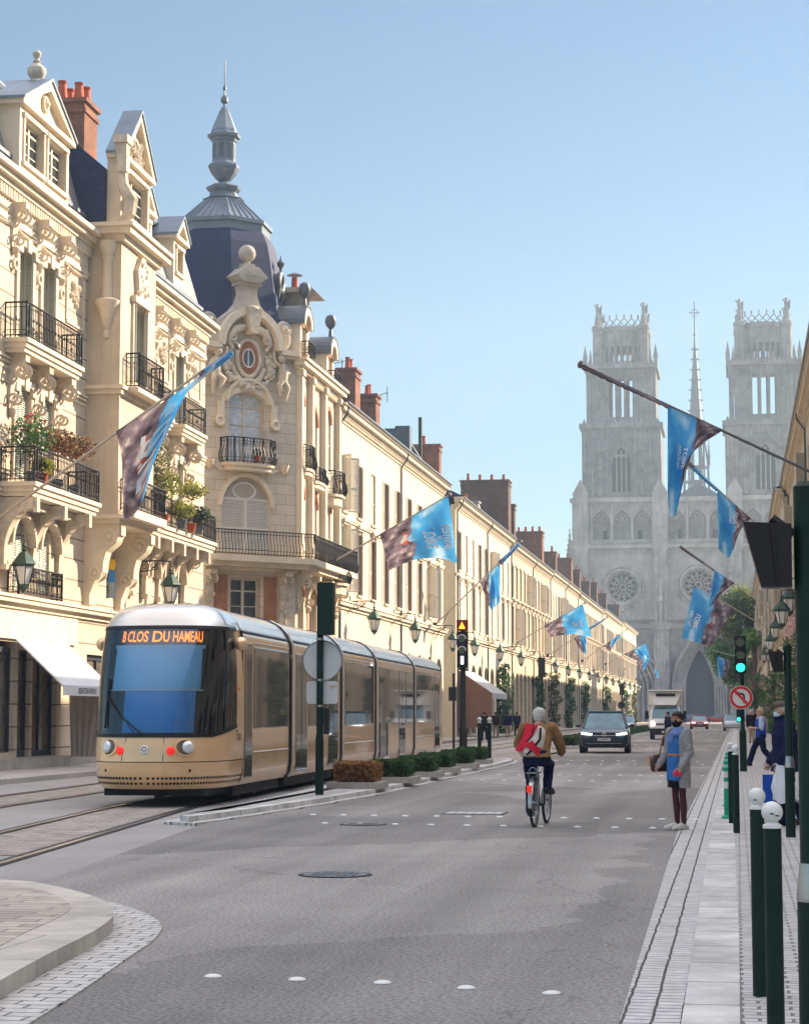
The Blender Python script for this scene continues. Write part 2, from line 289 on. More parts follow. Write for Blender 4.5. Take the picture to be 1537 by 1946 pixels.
struct('track_paving', inf, M['cobble_w'], 'cobbles laid between the rails of the tram tracks', 'paving')
rl = MB(); rg = MB()
for off in (0, -1.435, -3.35, -4.785):
    strip(rl, lambda y: trk(y) + off - .035, lambda y: trk(y) + off + .035, -.006, ys)
    strip(rg, lambda y: trk(y) + off - .13, lambda y: trk(y) + off + .09, -.010, ys)
struct('rail_groove', rg, M['rail_dark'], 'dark grooves beside the tram rails', 'rail groove')
struct('tram_rails', rl, M['rail'], 'polished steel tram rails curving across the foreground', 'rails')
# right pavement, kerb and gutter setts
st = MB().quad((-.63, -10, .004), (-.3, -10, .004), (-.3, 10.5, .004), (-.63, 10.5, .004)); st.quad((-.63, 10.5, .004), (-.3, 10.5, .004), (-.36, 27, .004), (-.82, 27, .004)); st.quad((-.82, 27, .004), (-.36, 27, .004), (-.33, 60, .004), (-.80, 60, .004)); st.quad((-.80, 60, .004), (-.33, 60, .004), (-.33, 330, .004), (-.8, 330, .004))
struct('gutter_setts', st, M['setts'], 'three rows of granite setts along the right kerb', 'setts')
kb = MB()
for y0, y1, xa, xb, h in ((-10, 10.5, -.30, -.30, .075), (10.5, 27, -.30, -.36, .075), (27, 60, -.36, -.33, .075), (60, 330, -.33, -.33, .075)):
    kb.add([(xa, y0, -.02), (xb, y1, -.02), (xb + .30, y1, -.02), (xa + .30, y0, -.02), (xa, y0, h), (xb, y1, h), (xb + .30, y1, h), (xa + .30, y0, h)], [(4, 5, 6, 7), (0, 1, 5, 4), (1, 2, 6, 5), (2, 3, 7, 6), (3, 0, 4, 7)])
struct('right_kerb', kb, M['slab'], 'pale limestone kerb edging the right pavement', 'kerb')
pv = MB()
for y0, y1, xa, xb, h in ((-10, 10.5, 0, 0, .07), (10.5, 27, 0, -.06, .07), (27, 60, -.06, -.03, .07), (60, 330, -.03, -.03, .07)):
    pv.quad((xa, y0, h), (3.6, y0, h), (3.6, y1, h), (xb, y1, h))
struct('right_pavement', pv, M['cobble'], 'cobbled pavement on the right of the street', 'pavement')
lp = MB().box(-19.8, 38, -.02, -16.6, 76, .10); lp.box(-18.2, 79, -.02, -15.9, 364, .10)
struct('left_pavement', lp, M['slab_p'], 'pale paved footway below the left facades', 'pavement')
# island between the tram track and the road, and the long median beyond the crossing
def island(pts_r, pts_l, mk, mp, nm, lab):
    pts = pts_r + pts_l[::-1]
    o = MB(); 
    def ins(k):
        def q(l, s): return [(p[0] + s*k, p[1] + (1.6*k if i == 0 else (-1.6*k if i == len(l) - 1 else 0))) for i, p in enumerate(l)]
        return q(pts_r, -1) + q(pts_l, 1)[::-1]
    o.prism(ins(0.0), 'z', -.02, .02); a = struct(nm + '_setts', o, M['setts'], lab + ', its gutter of pale setts', 'setts')
    o = MB().prism(ins(.18), 'z', -.02, .10); struct(nm + '_kerb', o, M['slab'], lab + ', its pale kerb', 'kerb')
    o = MB().prism(ins(.42), 'z', .0, .104); struct(nm + '_top', o, mp, lab + ', its paved top', 'paving')
IR = [(-7.75, 28.2), (-7.45, 31), (-7.15, 35), (-6.95, 39.2), (-6.95, 45), (-7.0, 52), (-6.95, 60), (-7.0, 64), (-7.25, 67), (-7.6, 68.4)]
IL = [(-8.35, 28.6), (-8.35, 31), (-8.45, 35), (-8.65, 39), (-8.8, 45), (-8.95, 52), (-9.05, 60), (-9.0, 64), (-8.8, 67), (-8.4, 68.4)]
island(IR, IL, None, M['cobble'], 'island', 'island between tram track and road')
MR = [(-7.6, 92), (-7.25, 94), (-7.2, 120), (-7.2, 318), (-7.5, 320)]; ML = [(-8.2, 92), (-8.6, 94), (-8.7, 120), (-8.7, 318), (-8.4, 320)]
island(MR, ML, None, M['cobble'], 'median', 'long median beyond the crossing')
# near left corner of the square: setts, kerb and flags
def arc_pts(pts, n=5):
    out = []
    P = [Vector(p) for p in pts]
    for i in range(len(P) - 1):
        a, b, c, d = P[max(i-1, 0)], P[i], P[i+1], P[min(i+2, len(P)-1)]
        for k in range(n):
            t = k / n; out.append(tuple(.5 * ((2*b) + (c-a)*t + (2*a-5*b+4*c-d)*t*t + (3*b-a-3*c+d)*t**3)))
    return out + [tuple(P[-1])]
def gp(l): return [tuple(G(x, y).xy) for x, y in l]
o1 = arc_pts(gp([(-320, 1672), (-150, 1678), (0, 1690), (90, 1694), (190, 1712), (262, 1732), (305, 1757), (296, 1785), (245, 1822), (160, 1882), (60, 1946), (-60, 2020), (-330, 2220)]))
o2 = arc_pts(gp([(-320, 1684), (-150, 1688), (0, 1697), (70, 1703), (150, 1722), (200, 1742), (215, 1766), (206, 1782), (170, 1808), (92, 1850), (0, 1905), (-110, 1980), (-330, 2130)]))
o3 = arc_pts(gp([(-320, 1700), (-150, 1704), (-20, 1712), (30, 1713), (85, 1722), (120, 1738), (135, 1752), (128, 1764), (100, 1782), (50, 1806), (0, 1835), (-90, 1890), (-330, 2030)]))
struct('corner_setts', MB().prism(o1, 'z', -.03, .012), M['setts_c'], 'curved band of setts round the near left corner', 'setts')
struct('corner_kerb', MB().prism(o2, 'z', -.03, .12), M['kerb_c'], 'smooth rounded kerb of the near left corner', 'kerb')
struct('corner_flags', MB().prism(o3, 'z', .0, .124), M['slab_c'], 'rough stone flags on the near left corner', 'paving')
# white studs marking the crossings
sm = MB().ball((0, 0, 0), .056, 12, 6, 1, .85, .3).mesh('crossing_stud', M['whitepaint'], True)
def stud(x, y, lab, grp):
    tag(part('crossing_stud', sm, None, (x, y, .004)), lab, 'road stud', grp)
for (x, y) in ((405, 1857), (565, 1863), (727, 1869), (886, 1879), (1048, 1889)):
    p = G(x, y); stud(p.x, p.y, 'white domed stud in the nearest row across the bare asphalt', 'nearest row of white road studs')
for i in range(11):
    p = G(912, 1569); stud(p.x - 2.3 + i * .53 * 1.0, p.y + .15 - i * .05, 'white stud in the row beneath the bicycle, nearer line of the pair', 'white studs of the line under the bicycle')
for i in range(13):
    p = G(1000, 1553); stud(p.x - 3.4 + i * .5, p.y + .1 - i * .04, 'white stud in the row passing just beyond the bicycle wheel', 'white studs of the line past the bicycle')
for gi_, (Y, n, x0) in enumerate(((48, 11, -6.6), (52.5, 11, -6.4), (64, 11, -6.4), (68, 11, -6.3), (98, 11, -6.3), (103, 11, -6.4))):
    for i in range(n): stud(x0 + i * .53 + (.2 if gi_ % 2 else 0), Y - .04 * i, ['white stud in a line beside the standing woman', 'white stud in a line level with the hedge end', 'white stud in a line just ahead of the dark car'][gi_ // 2], ['studs near the woman', 'studs by the hedge end', 'studs ahead of the dark car'][gi_ // 2])
for gi_, Y in enumerate((124, 133, 152, 163)):
    for i in range(9): stud(-5.9 + i * .6, Y, 'white stud in a far line between the van and the red car', 'far lines of white studs')
# manholes
def manhole(x, y, r, lab):
    p = G(x, y); t = thing('manhole_cover', lab, 'manhole', (p.x, p.y, .003))
    MB().lathe([(r, 0), (r, .006), (r * .88, .006)], n=28).build('ring', M['rail_dark'], t)
    c = MB().lathe([(r * .87, 0), (r * .87, .008)], n=28)
    for i in range(-4, 5):
        for j in range(-4, 5):
            if i*i + j*j < 15: c.cbox((i * r * .18, j * r * .18, .010), (r * .1, r * .1, .006))
    c.build('cover', M['manhole'], t)
M['manhole'] = flat('worn cast iron', (.16, .16, .16), .5, .5)
manhole(637, 1663, .37, 'round iron manhole cover in the asphalt, the nearer of two')
manhole(690, 1567, .34, 'round iron manhole cover in the asphalt near the island tip')
p = G(902, 1546); t = thing('inspection_cover', 'long pale rectangular cover set in the asphalt left of the bicycle', 'cover', (p.x, p.y, .003))
MB().box(-.5, -.35, 0, .5, .35, .005).build('frame', M['rail_dark'], t); MB().box(-.47, -.32, 0, .47, .32, .009).build('plate', M['setts'], t)
# ================================================================ facade kit.  In a facade's own frame x runs along it, -y points out to the street, z is up
def wall(mb, u0, u1, z0, z1, ops, depth=.3, thick=.6, y=0.0):
    us = sorted(set([u0, u1] + [v for o in ops for v in (o[0], o[2])])); zs = sorted(set([z0, z1] + [v for o in ops for v in (o[1], o[3])]))
    us = [u for u in us if u0 <= u <= u1]; zs = [z for z in zs if z0 <= z <= z1]
    for a, b in zip(us, us[1:]):
        for c, d in zip(zs, zs[1:]):
            mu, mz = (a + b) / 2, (c + d) / 2
            if any(o[0] < mu < o[2] and o[1] < mz < o[3] for o in ops): continue
            mb.quad((a, y, c), (b, y, c), (b, y, d), (a, y, d))
    for (a, c, b, d) in [o[:4] for o in ops]:
        e = y + depth
        mb.quad((a, y, c), (a, e, c), (a, e, d), (a, y, d)); mb.quad((b, e, c), (b, y, c), (b, y, d), (b, e, d))
        mb.quad((a, e, d), (b, e, d), (b, y, d), (a, y, d)); mb.quad((a, y, c), (b, y, c), (b, e, c), (a, e, c))
    t = y + thick
    mb.quad((u0, y, z0), (u0, y, z1), (u0, t, z1), (u0, t, z0)); mb.quad((u1, y, z0), (u1, t, z0), (u1, t, z1), (u1, y, z1)); mb.quad((u0, y, z1), (u1, y, z1), (u1, t, z1), (u0, t, z1))
def arch_fill(mb, u0, u1, z0, z1, y0, y1, n=10):
    # the two spandrels that round the top of an opening u0..u1 whose crown is at z1 and springing at z0
    c = (u0 + u1) / 2; a = (u1 - u0) / 2
    for s in (-1, 1):
        P = [(c + s * a, z1)] + [(c + s * a * math.cos(k * PI / 2 / n), z0 + (z1 - z0) * math.sin(k * PI / 2 / n)) for k in range(n + 1)]
        if s < 0: P = P[::-1]
        mb.prism(P, 'y', y0, y1)
def arch_band(mb, c, zb, a, h, t, y0, y1, n=14, a0=0, a1=PI):
    P = [(c + (a + t) * math.cos(a0 + (a1-a0)*k/n), zb + (h + t) * math.sin(a0 + (a1-a0)*k/n)) for k in range(n + 1)]
    Q = [(c + a * math.cos(a0 + (a1-a0)*k/n), zb + h * math.sin(a0 + (a1-a0)*k/n)) for k in range(n + 1)]
    for k in range(n): mb.prism([P[k], P[k+1], Q[k+1], Q[k]], 'y', y0, y1)
def mould(mb, u0, u1, steps):
    # stacked courses (z0, z1, projection)
    for (a, b, p) in steps: mb.box(u0 - (p * .6 if p > .12 else 0), -p, a, u1 + (p * .6 if p > .12 else 0), .05, b)
def dentils(mb, u0, u1, z0, z1, p, sp=.22, w=.12):
    n = max(1, int((u1 - u0) / sp))
    for i in range(n): mb.box(u0 + (i + .5) * (u1-u0) / n - w/2, -p, z0, u0 + (i + .5) * (u1-u0) / n + w/2, .02, z1)
def console(mb, u, wd, zt, pr, h, scroll=True):
    P = [(0.05, zt), (-pr, zt), (-pr, zt - .14 * h)]
    for k in range(9):
        t = k / 8; P.append((-pr * (.92 - .80 * math.sin(t * PI / 2) ** 1.0) , zt - .14 * h - (.80 * h) * (1 - math.cos(t * PI / 2))))
    P += [(-.06, zt - h), (.05, zt - h)]
    mb.prism(P, 'x', u - wd/2, u + wd/2)
    if scroll:
        r = h * .16
        for s in (-1, 1):
            mb.ring((u + s * (wd/2 + .004), -pr * .72, zt - .14*h - r), r * .75, r * .22, 'x', 14, 5); mb.ball((u + s * wd/2, -pr * .72, zt - .14*h - r), r * .3, 8, 6)
            mb.ring((u + s * (wd/2 + .004), -.16, zt - .82*h), r * .5, r * .18, 'x', 12, 5)
        mb.lathe([(.01, -h*.18), (wd*.34, -h*.1), (wd*.42, 0), (wd*.2, h*.05)], (u, -.07, zt - h), 8)
def railing(mb, pts, zb, zt, sp=.13, r=.013, bulge=0.0, orn=True):
    for (a, b) in zip(pts, pts[1:]):
        a = Vector(a); b = Vector(b); L = (b - a).length
        for z, rr in ((zt, .028), (zb + .06, .018), (zt - .13, .013), (zb + .2, .011)):
            mb.tube([(a.x, a.y, z), (b.x, b.y, z)], rr, 6)
        n = max(2, int(L / sp)); nrm = Vector(((b-a).y, -(b-a).x)).normalized()
        for i in range(n + 1):
            p = a + (b - a) * i / n
            if bulge:
                hh = zt - zb
                mb.tube([(p.x + nrm.x*bulge*w, p.y + nrm.y*bulge*w, zb + hh*k) for k, w in ((0, .2), (.12, .75), (.28, 1), (.45, .7), (.65, .1), (.85, -.05), (1, .12))], r, 5)
            else:
                mb.tube([(p.x, p.y, zb), (p.x, p.y, zt)], r, 5)
                if orn and i % 2 == 0:
                    mb.ball((p.x, p.y, zb + (zt-zb)*.55), r*2.2, 6, 4, 1, 1, 2.2); mb.ball((p.x, p.y, zb + (zt-zb)*.16), r*2, 6, 4)
        for p in (a, b):
            for dx in (-.05, .05): mb.tube([(p.x+dx*.7, p.y, zb), (p.x+dx*.7, p.y, zt + .03)], .017, 5)
_mc = {}
def cached(key, fn):
    if key not in _mc: _mc[key] = fn()
    return _mc[key]
def shutter_mesh(wd, h, m):
    def f():
        b = MB(); t = .035; fr = .07
        b.box(0, -t, 0, fr, 0, h); b.box(wd - fr, -t, 0, wd, 0, h)
        for z in (0, h * .42, h - fr): b.box(fr, -t, z, wd - fr, 0, z + fr)
        z = fr + .02
        while z < h - fr - .03:
            b.quad((fr, -t, z), (wd - fr, -t, z), (wd - fr, -.005, z + .055), (fr, -.005, z + .055)); z += .062
        return b.mesh('shutter', m)
    return cached(('sh', round(wd, 2), round(h, 2), m.name), f)
def win_mesh(wd, h, m, arch=0.0, lin=0.0):
    def f():
        b = MB(); t = .07
        if lin:  # lining boards added to darken the jambs like recess shade
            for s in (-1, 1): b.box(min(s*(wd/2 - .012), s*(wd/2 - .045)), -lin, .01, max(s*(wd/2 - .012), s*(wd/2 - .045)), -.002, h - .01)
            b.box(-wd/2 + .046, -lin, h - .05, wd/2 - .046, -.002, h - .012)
        b.box(-wd/2, 0, 0, -wd/2 + t, .08, h); b.box(wd/2 - t, 0, 0, wd/2, .08, h); b.box(-wd/2 + t, 0, 0, wd/2 - t, .08, t); b.box(-wd/2 + t, 0, h - t, wd/2 - t, .08, h)
        b.box(-.055, -.012, t, .055, .07, h - t)
        zt = h - .22 * h; b.box(-wd/2 + t, .004, zt, -.055, .07, zt + .06); b.box(.055, .004, zt, wd/2 - t, .07, zt + .06)
        for s in (-1, 1):
            for k in (1, 2):
                z = t + (zt - t) * k / 3; x0, x1 = sorted((s * .055, s * (wd/2 - t))); b.box(x0, .015, z, x1, .06, z + .03)
        return b.mesh('window', m)
    return cached(('wn', round(wd, 2), round(h, 2), m.name, lin), f)
def pane_mesh(wd, h, m):
    return cached(('pn', round(wd, 2), round(h, 2), m.name), lambda: MB().box(-wd/2 + .03, .05, .03, wd/2 - .03, .065, h - .03).mesh('pane', m))
def window(par, u, z, wd, h, dep=.22, fm=None, sh=None, sm=None, y=0.0, rot=0.0, org=(0, 0, 0), glass=None, detail=True, ang=None, lin=0.0):
    """a window in the opening centred on u; sh: None, 'open', 'closed', 'ajar'"""
    c, s_ = math.cos(rot), math.sin(rot)
    def L(a, b, zz): return (org[0] + a * c - b * s_, org[1] + a * s_ + b * c, org[2] + zz)
    w_ = part('window', win_mesh(wd, h, fm or M['frame'], 0, lin), par, L(u, y + dep - .06, z), (0, 0, rot))
    part('pane', pane_mesh(wd, h, glass or M['glass']), w_)
    if sh:
        sm = sm or M['shutter_w']; me = shutter_mesh(wd / 4 if sh == 'half' else wd / 2, h, sm)
        for k in (-1, 1):
            a = {'open': PI, 'closed': 0.0, 'ajar': 2.2, 'half': 1.45}[sh]
            if sh == 'closed': part('shutter', me, w_, (-wd/2 if k < 0 else 0, .06 - dep + .10, 0))
            else:
                o = part('shutter', me, w_, (k * wd/2, (-dep + .03) if sh != 'half' else -.02, 0), (0, 0, 0))
                o.rotation_euler = (0, 0, -a if k < 0 else PI + a)
    return w_
def dormer(par, u, wd, z0, z1, yf, dep, ph, nwin=1, m=None, over=.16, ball=False):
    m = m or M['trim']; b = MB(); x0, x1 = u - wd/2, u + wd/2; ww = (wd - .3 * (nwin + 1)) / nwin
    ops = [(x0 + .3 + i * (ww + .3), z0 + .55, x0 + .3 + i * (ww + .3) + ww, z1 - .3) for i in range(nwin)]
    wall(b, x0, x1, z0, z1, ops, .22, dep, yf)
    for o_ in ops:
        for k in (0, 2): b.box(o_[k] - .05, yf - .05, o_[1] - .1, o_[k] + .05, yf + .02, o_[3] + .02)
        b.box(o_[0] - .1, yf - .09, o_[3] + .021, o_[2] + .1, yf + .02, o_[3] + .14); b.box(o_[0] - .1, yf - .09, o_[1] - .12, o_[2] + .1, yf + .02, o_[1] - .001)
    b.box(x0 - over, yf - over, z1, x1 + over, yf + dep, z1 + .14)
    P = [(x0 - over, z1 + .14), (x1 + over, z1 + .14), (u, z1 + .14 + ph)]; b.prism([(x0 + .12, z1 + .141), (x1 - .12, z1 + .141), (u, z1 + ph - .02)], 'y', yf + .06, yf + dep)
    for (a, c) in ((P[0], P[2]), (P[1], P[2])):
        s = 1 if a[0] < c[0] else -1
        b.prism([(a[0], a[1]), (a[0] + s * .3, a[1]), (c[0], c[1] - .25), (c[0], c[1])], 'y', yf - over, yf + .1)
    if ball:
        b.ring((u, yf + .02, z1 + .3 + ph * .3), .2, .06, 'y', 14, 6); b.ball((u, yf, z1 + .3 + ph * .3), .13, 10, 6)
    d = b.build('dormer', m, par)
    r = MB()
    for s in (-1, 1):
        e = u + s * (wd/2 + over + .05); r.prism([(e, z1 + .12), (e, z1 + .2), (u, z1 + .26 + ph), (u, z1 + .17 + ph)], 'y', yf - over - .05, yf + dep)
    r.build('dormer_roof', M['zinc'], d)
    for o_ in ops:
        part('window', win_mesh(ww, o_[3] - o_[1], M['frame']), d, ((o_[0] + o_[2]) / 2, yf + .15, o_[1]))
        part('pane', pane_mesh(ww, o_[3] - o_[1], M['glass']), d, ((o_[0] + o_[2]) / 2, yf + .15, o_[1]))
    return d
def chimney(par, x0, y0, z0, x1, y1, z1, m, pots=4, pm=None, ph=.55, along='y'):
    b = MB().box(x0, y0, z0, x1, y1, z1); b.box(x0 - .06, y0 - .06, z1 - .35, x1 + .06, y1 + .06, z1 - .22); b.box(x0 - .1, y0 - .1, z1, x1 + .1, y1 + .1, z1 + .14)
    c = b.build('chimney', m, par)
    for i in range(pots):
        t = (i + .5) / pots; x = (x0 + x1) / 2 if along == 'y' else x0 + (x1-x0)*t; y = y0 + (y1 - y0) * t if along == 'y' else (y0 + y1) / 2
        h = ph * rnd.uniform(.85, 1.2); p = MB().lathe([(.15, 0), (.11, h * .8), (.12, h * .85), (.135, h), (.10, h), (.09, h*.7)], (x, y, z1 + .14), 10)
        p.build('chimney_pot', pm or M['terracotta'], c, True)
    return c
def leaves(mb, c, r, n, size, seed=None, flat=1.0, shell=.35):
    g = random.Random(seed if seed is not None else rnd.random())
    for _ in range(n):
        d = Vector((g.gauss(0, 1), g.gauss(0, 1), g.gauss(0, 1))).normalized(); k = (shell + (1 - shell) * g.random()) if g.random() < .8 else g.random()
        p = Vector((c[0] + d.x * r[0] * k, c[1] + d.y * r[1] * k, c[2] + d.z * r[2] * k)); leaf(mb, p, size * g.uniform(.6, 1.3), g)
def leaf(mb, p, s, g):
    a = Vector((g.gauss(0, 1), g.gauss(0, 1), g.gauss(0, .7))).normalized(); b = a.orthogonal().normalized(); b = (Matrix.Rotation(g.uniform(0, 6.28), 3, a) @ b); c = a.cross(b)
    mb.add([p - b*s, p + c*s*.5, p + b*s, p - c*s*.5], [(0, 1, 2, 3)])
# ================================================================ the near ornate building
B1 = thing('apartment_building', 'ornate cream stone apartment building with iron balconies and a white awning, at the left edge', 'building', (-19.45, 52, 0), R(90.83))
UL, UR = -6.0, 20.6
wins = []
for u in (.25, 2.25, 12.4, 16.7): wins += [(u - .6, 12.0, u + .6, 14.55), (u - .6, 8.05, u + .6, 10.65)]
low = [(.25 - .55, 5.0, .25 + .55, 7.0), (2.25 - .55, 5.0, 2.25 + .55, 7.0), (12.0, 5.0, 13.0, 7.0), (14.4, 5.0, 15.4, 7.0), (16.7, 5, 17.7, 7.0)]
a_ = MB(); wall(a_, UL, UR, 4.7, 15.0, wins + low, .32, .8)
for o_ in low: arch_fill(a_, o_[0], o_[2], 6.5, 7.0, 0.006, .318)
a_.build('wall', M['ashlar'], B1)
e_ = MB().box(UL, .8, 0, UR, 12, 16.3); e_.build('rear_wall', M['render2'], B1)
t_ = MB()
mould(t_, UL, 5.9, [(15.0, 15.12, .06), (15.9, 16.05, .18), (16.05, 16.2, .34), (16.2, 16.34, .5)]); mould(t_, 10.0, UR, [(15.0, 15.12, .06), (15.9, 16.05, .18), (16.05, 16.2, .34), (16.2, 16.34, .5)])
t_.box(UL, -.03, 15.121, 5.9, .3, 15.899); t_.box(10, -.03, 15.121, UR, .3, 15.899)
dentils(t_, UL, 5.9, 15.6, 15.88, .14, .2, .12); dentils(t_, 10.2, UR, 15.6, 15.88, .14, .2, .12)
mould(t_, UL, UR, [(4.45, 4.6, .12), (4.6, 4.72, .3), (4.72, 4.8, .36)])
t_.build('cornice', M['trim'], B1)
for ua, ub in ((-.55, 1.05), (1.45, 3.05), (11.6, 13.2), (13.6, 15.4), (15.8, 17.6), (-5.8, -1.0), (3.6, 5.7), (18.1, 20.4)):
    gl_ = MB(); n_ = max(3, int((ub - ua) / .16))
    for i in range(n_): x_ = ua + (i + .5) * (ub - ua) / n_; gl_.ball((x_, -.04, 14.95 - .10 * math.sin(PI * (i + .5) / n_)), .065, 7, 5); gl_.ring((x_, -.045, 15.28), .05, .018, 'y', 8, 4)
    gl_.box(ua, -.035, 15.12, ub, 0, 15.16); gl_.box(ua, -.035, 15.4, ub, 0, 15.45); gl_.build('garland', M['trim'], B1)
for ua, ub in ((-6.0, 5.95), (9.95, 20.6)):
    gl_ = MB()
    for z_, p_ in ((11.1, .06), (11.2, .1), (7.45, .06), (7.55, .1), (10.95, .03)): gl_.box(ua, -p_, z_, ub, .0, z_ + .07)
    gl_.build('string_course', M['trim'], B1)
f_ = MB()
for uc, us in ((1.25, (-.75, 1.25, 3.25)), (14.5, (11.4, 13.4, 15.6, 17.8))):
    for u in us:
        cf = MB(); console(cf, u, .34, 15.6, .42, 1.25); cf.ring((u, -.09, 13.9), .13, .05, 'y', 10, 5); cf.build('cornice_bracket', M['trim'], B1, 35)
for u in (.25, 2.25, 12.4, 16.7):
    for z, zt in ((12.0, 14.55), (8.05, 10.65)):
        f_ = MB()
        for s in (-1, 1): f_.box(u + s * .6 - (.16 if s < 0 else 0), -.07, z, u + s * .6 + (.16 if s > 0 else 0), .0, zt)
        f_.box(u - .8, -.12, zt + .001, u + .8, 0, zt + .18); f_.box(u - .14, -.16, zt - .12, u + .14, -.121, zt + .26)
        for s in (-1, 1): f_.box(u + s*.68 - .17, -.15, zt - .22, u + s*.68 + .17, -.071, zt)
        f_.build('window_surround', M['trim'], B1)
for u in (-2.9, 4.7, 10.9, 14.6, 19):
    f_ = MB(); f_.box(u - .8, -.05, 13.2, u + .8, -.0, 13.28); f_.box(u - .8, -.05, 15.02, u + .8, 0, 15.1 - .09)
    for s in (-1, 1): f_.box(u + s*.8 - .05, -.05, 13.281, u + s*.8 + .05, 0, 14.9)
    for i in range(26):
        an = rnd.uniform(0, 6.28); rr = rnd.uniform(.05, .42); f_.ball((u + rr*math.cos(an), -.03, 14.2 + rr*.9*math.sin(an)), rnd.uniform(.05, .11), 7, 5)
    f_.build('carved_panel', M['trim'], B1, 35)
for u in (.25, 2.25, 12.4, 16.7):
    window(B1, u, 12.0, 1.2, 2.55, .3, sh='half', sm=M['shutter'], y=0); window(B1, u, 8.05, 1.2, 2.6, .3, sh='closed', sm=M['shutter'])
for o_ in low: window(B1, (o_[0]+o_[2])/2, 5.0, o_[2]-o_[0], 2.0, .3, sh='closed', sm=M['shutter'])
def balcony(par, u0, u1, z, pr, cons, consh=1.2, rh=.95, pot_posts=(), m=None, consw=.34):
    b = MB(); b.box(u0, -pr, z - .26, u1, .02, z - .12); b.box(u0 - .06, -pr - .07, z - .12, u1 + .06, .02, z); b.box(u0 + .05, -pr + .06, z - .38, u1 - .05, .02, z - .26)
    o = b.build('balcony', m or M['trim'], par)
    for u in cons: c = MB(); console(c, u, consw, z - .38, pr - .12, consh); c.build('bracket', M['carved'], o, 35)
    r = MB(); railing(r, [(u0 + .03, 0), (u0 + .03, -pr), (u1 - .03, -pr), (u1 - .03, 0)], z + .02, z + rh)
    for u in (u0 + .12, u1 - .12):
        r.box(u - .13, -pr - .02, z, u - .10, -pr + .02, z + rh); r.box(u + .10, -pr - .02, z, u + .13, -pr + .02, z + rh); r.ring((u, -pr, z + rh - .13), .08, .014, 'y', 10, 5); r.ring((u, -pr, z + .2), .08, .014, 'y', 10, 5)
    r.build('railing', M['iron'], o)
    return o
balcony(B1, -1.25, 3.6, 11.75, .62, (-.75, 1.25, 3.25), 1.5, .98)
balcony(B1, -1.35, 4.4, 7.8, .95, (), .9, .95)
balcony(B1, 15.2, 18.3, 11.75, .62, (15.6, 17.8), 1.5, .98); balcony(B1, 10.6, 14.2, 11.75, .5, (11.0, 13.8), 1.3, .98)
balcony(B1, 10.2, 18.4, 7.8, 1.0, (), .9, .95)
# deep arched brackets below the long balconies
for u in (-1.1, 1.25, 3.5, 10.9, 12.6, 14.2, 15.9, 17.6):
    P = [(.05, 7.4), (-.9, 7.4), (-.9, 7.1)] + [(-.9 + .78 * math.sin(k/8*PI/2), 7.1 - 1.15 * (1 - math.cos(k/8*PI/2))) for k in range(9)] + [(-.12, 5.6), (.05, 5.6)]
    q = MB(); q.prism(P, 'x', u - .17, u + .17); q.box(u - .12, -1.0, 7.0, u + .12, -.9, 7.4); q.ring((u - .175, -.5, 7.0), .2, .03, 'x', 10, 5); q.box(u - .2, -.2, 5.45, u + .2, .02, 5.6); q.build('bracket', M['carved'], B1, 35)
for a, b in ((-.93, 1.08), (1.42, 3.33), (11.07, 12.43), (12.77, 14.03), (14.37, 15.73), (16.07, 17.43)): q = MB(); q.box(a, -.55, 7.18, b, .02, 7.4); arch_band(q, (a+b)/2, 6.2, (b-a)/2 - .12, .8, .12, -.25, .02); q.build('arch', M['carved'], B1, 35)
# small railing in front of the low pair of windows
lr = MB(); railing(lr, [(-.6, 0), (-.6, -.3), (3.1, -.3), (3.1, 0)], 4.82, 5.6, .12, .014); lr.build('railing', M['iron'], B1)
# the projecting bay
bay = MB(); bw = [(7.3, 12.0, 8.7, 14.4), (7.3, 8.1, 8.7, 10.6)]
wall(bay, 6.0, 9.9, 7.5, 16.3, bw, .3, 1.2, -1.05)
bay.build('bay', M['stone'], B1)
bt = MB()
def baymould(z0, z1, p): bt.box(6.0 - p, -1.05 - p, z0, 9.9 + p, 0, z1)
for a in ((11.35, 11.5, .08), (11.5, 11.62, .16), (7.36, 7.5, .1), (7.5, 7.62, .2), (16.1, 16.3, .15), (16.3, 16.5, .4), (16.5, 16.62, .5)): baymould(*a)
for u in (6.3, 9.6):
    P = [(.05, 7.36), (-1.1, 7.36), (-1.1, 7.0), (-1.0, 6.75), (-.7, 6.5), (-.62, 6.2), (-.6, 5.9), (-.35, 5.6), (-.2, 5.2), (-.2, 4.9), (.05, 4.85)]
    bt.prism(P, 'x', u - .28, u + .28)
    for s in (-1, 1):
        for (y, z, r) in ((-.8, 6.95, .22), (-.35, 5.85, .18)): bt.ring((u + s*.285, y, z), r, .05, 'x', 14, 6); bt.ball((u + s*.285, y, z), r*.45, 8, 6)
    bt.box(u - .22, -1.16, 7.0, u + .22, -1.101, 7.3)
# colonnette with a hanging corbel on the bay's corner, cartouche over the window
bt.lathe([(.02, 13.05), (.1, 13.1), (.12, 13.25), (.07, 13.35), (.16, 13.5), (.22, 13.75), (.3, 14.0), (.4, 14.15), (.42, 14.25), (.3, 14.3), (.17, 14.34), (.15, 15.5), (.2, 15.6), (.17, 15.65), (.26, 15.85), (.32, 16.0), (.32, 16.1)], (6.0, -.62, 0), 16)
for s in (-1, 1): bt.box(8 + s*.72 - .12, -1.13, 11.9, 8 + s*.72 + .12, -1.05, 14.5)
bt.box(7.1, -1.22, 14.45, 8.9, -1.05, 14.65); bt.prism([(7.6, 14.65), (8.4, 14.65), (8.6, 15.5), (8.2, 16.0), (7.8, 16.0), (7.4, 15.5)], 'y', -1.2, -1.05)
for i in range(20): bt.ball((8 + rnd.uniform(-.5, .5), -1.16, 15.3 + rnd.uniform(-.5, .5)), rnd.uniform(.06, .13), 7, 5)
bt.build('bay_mouldings', M['trim'], B1, 35)
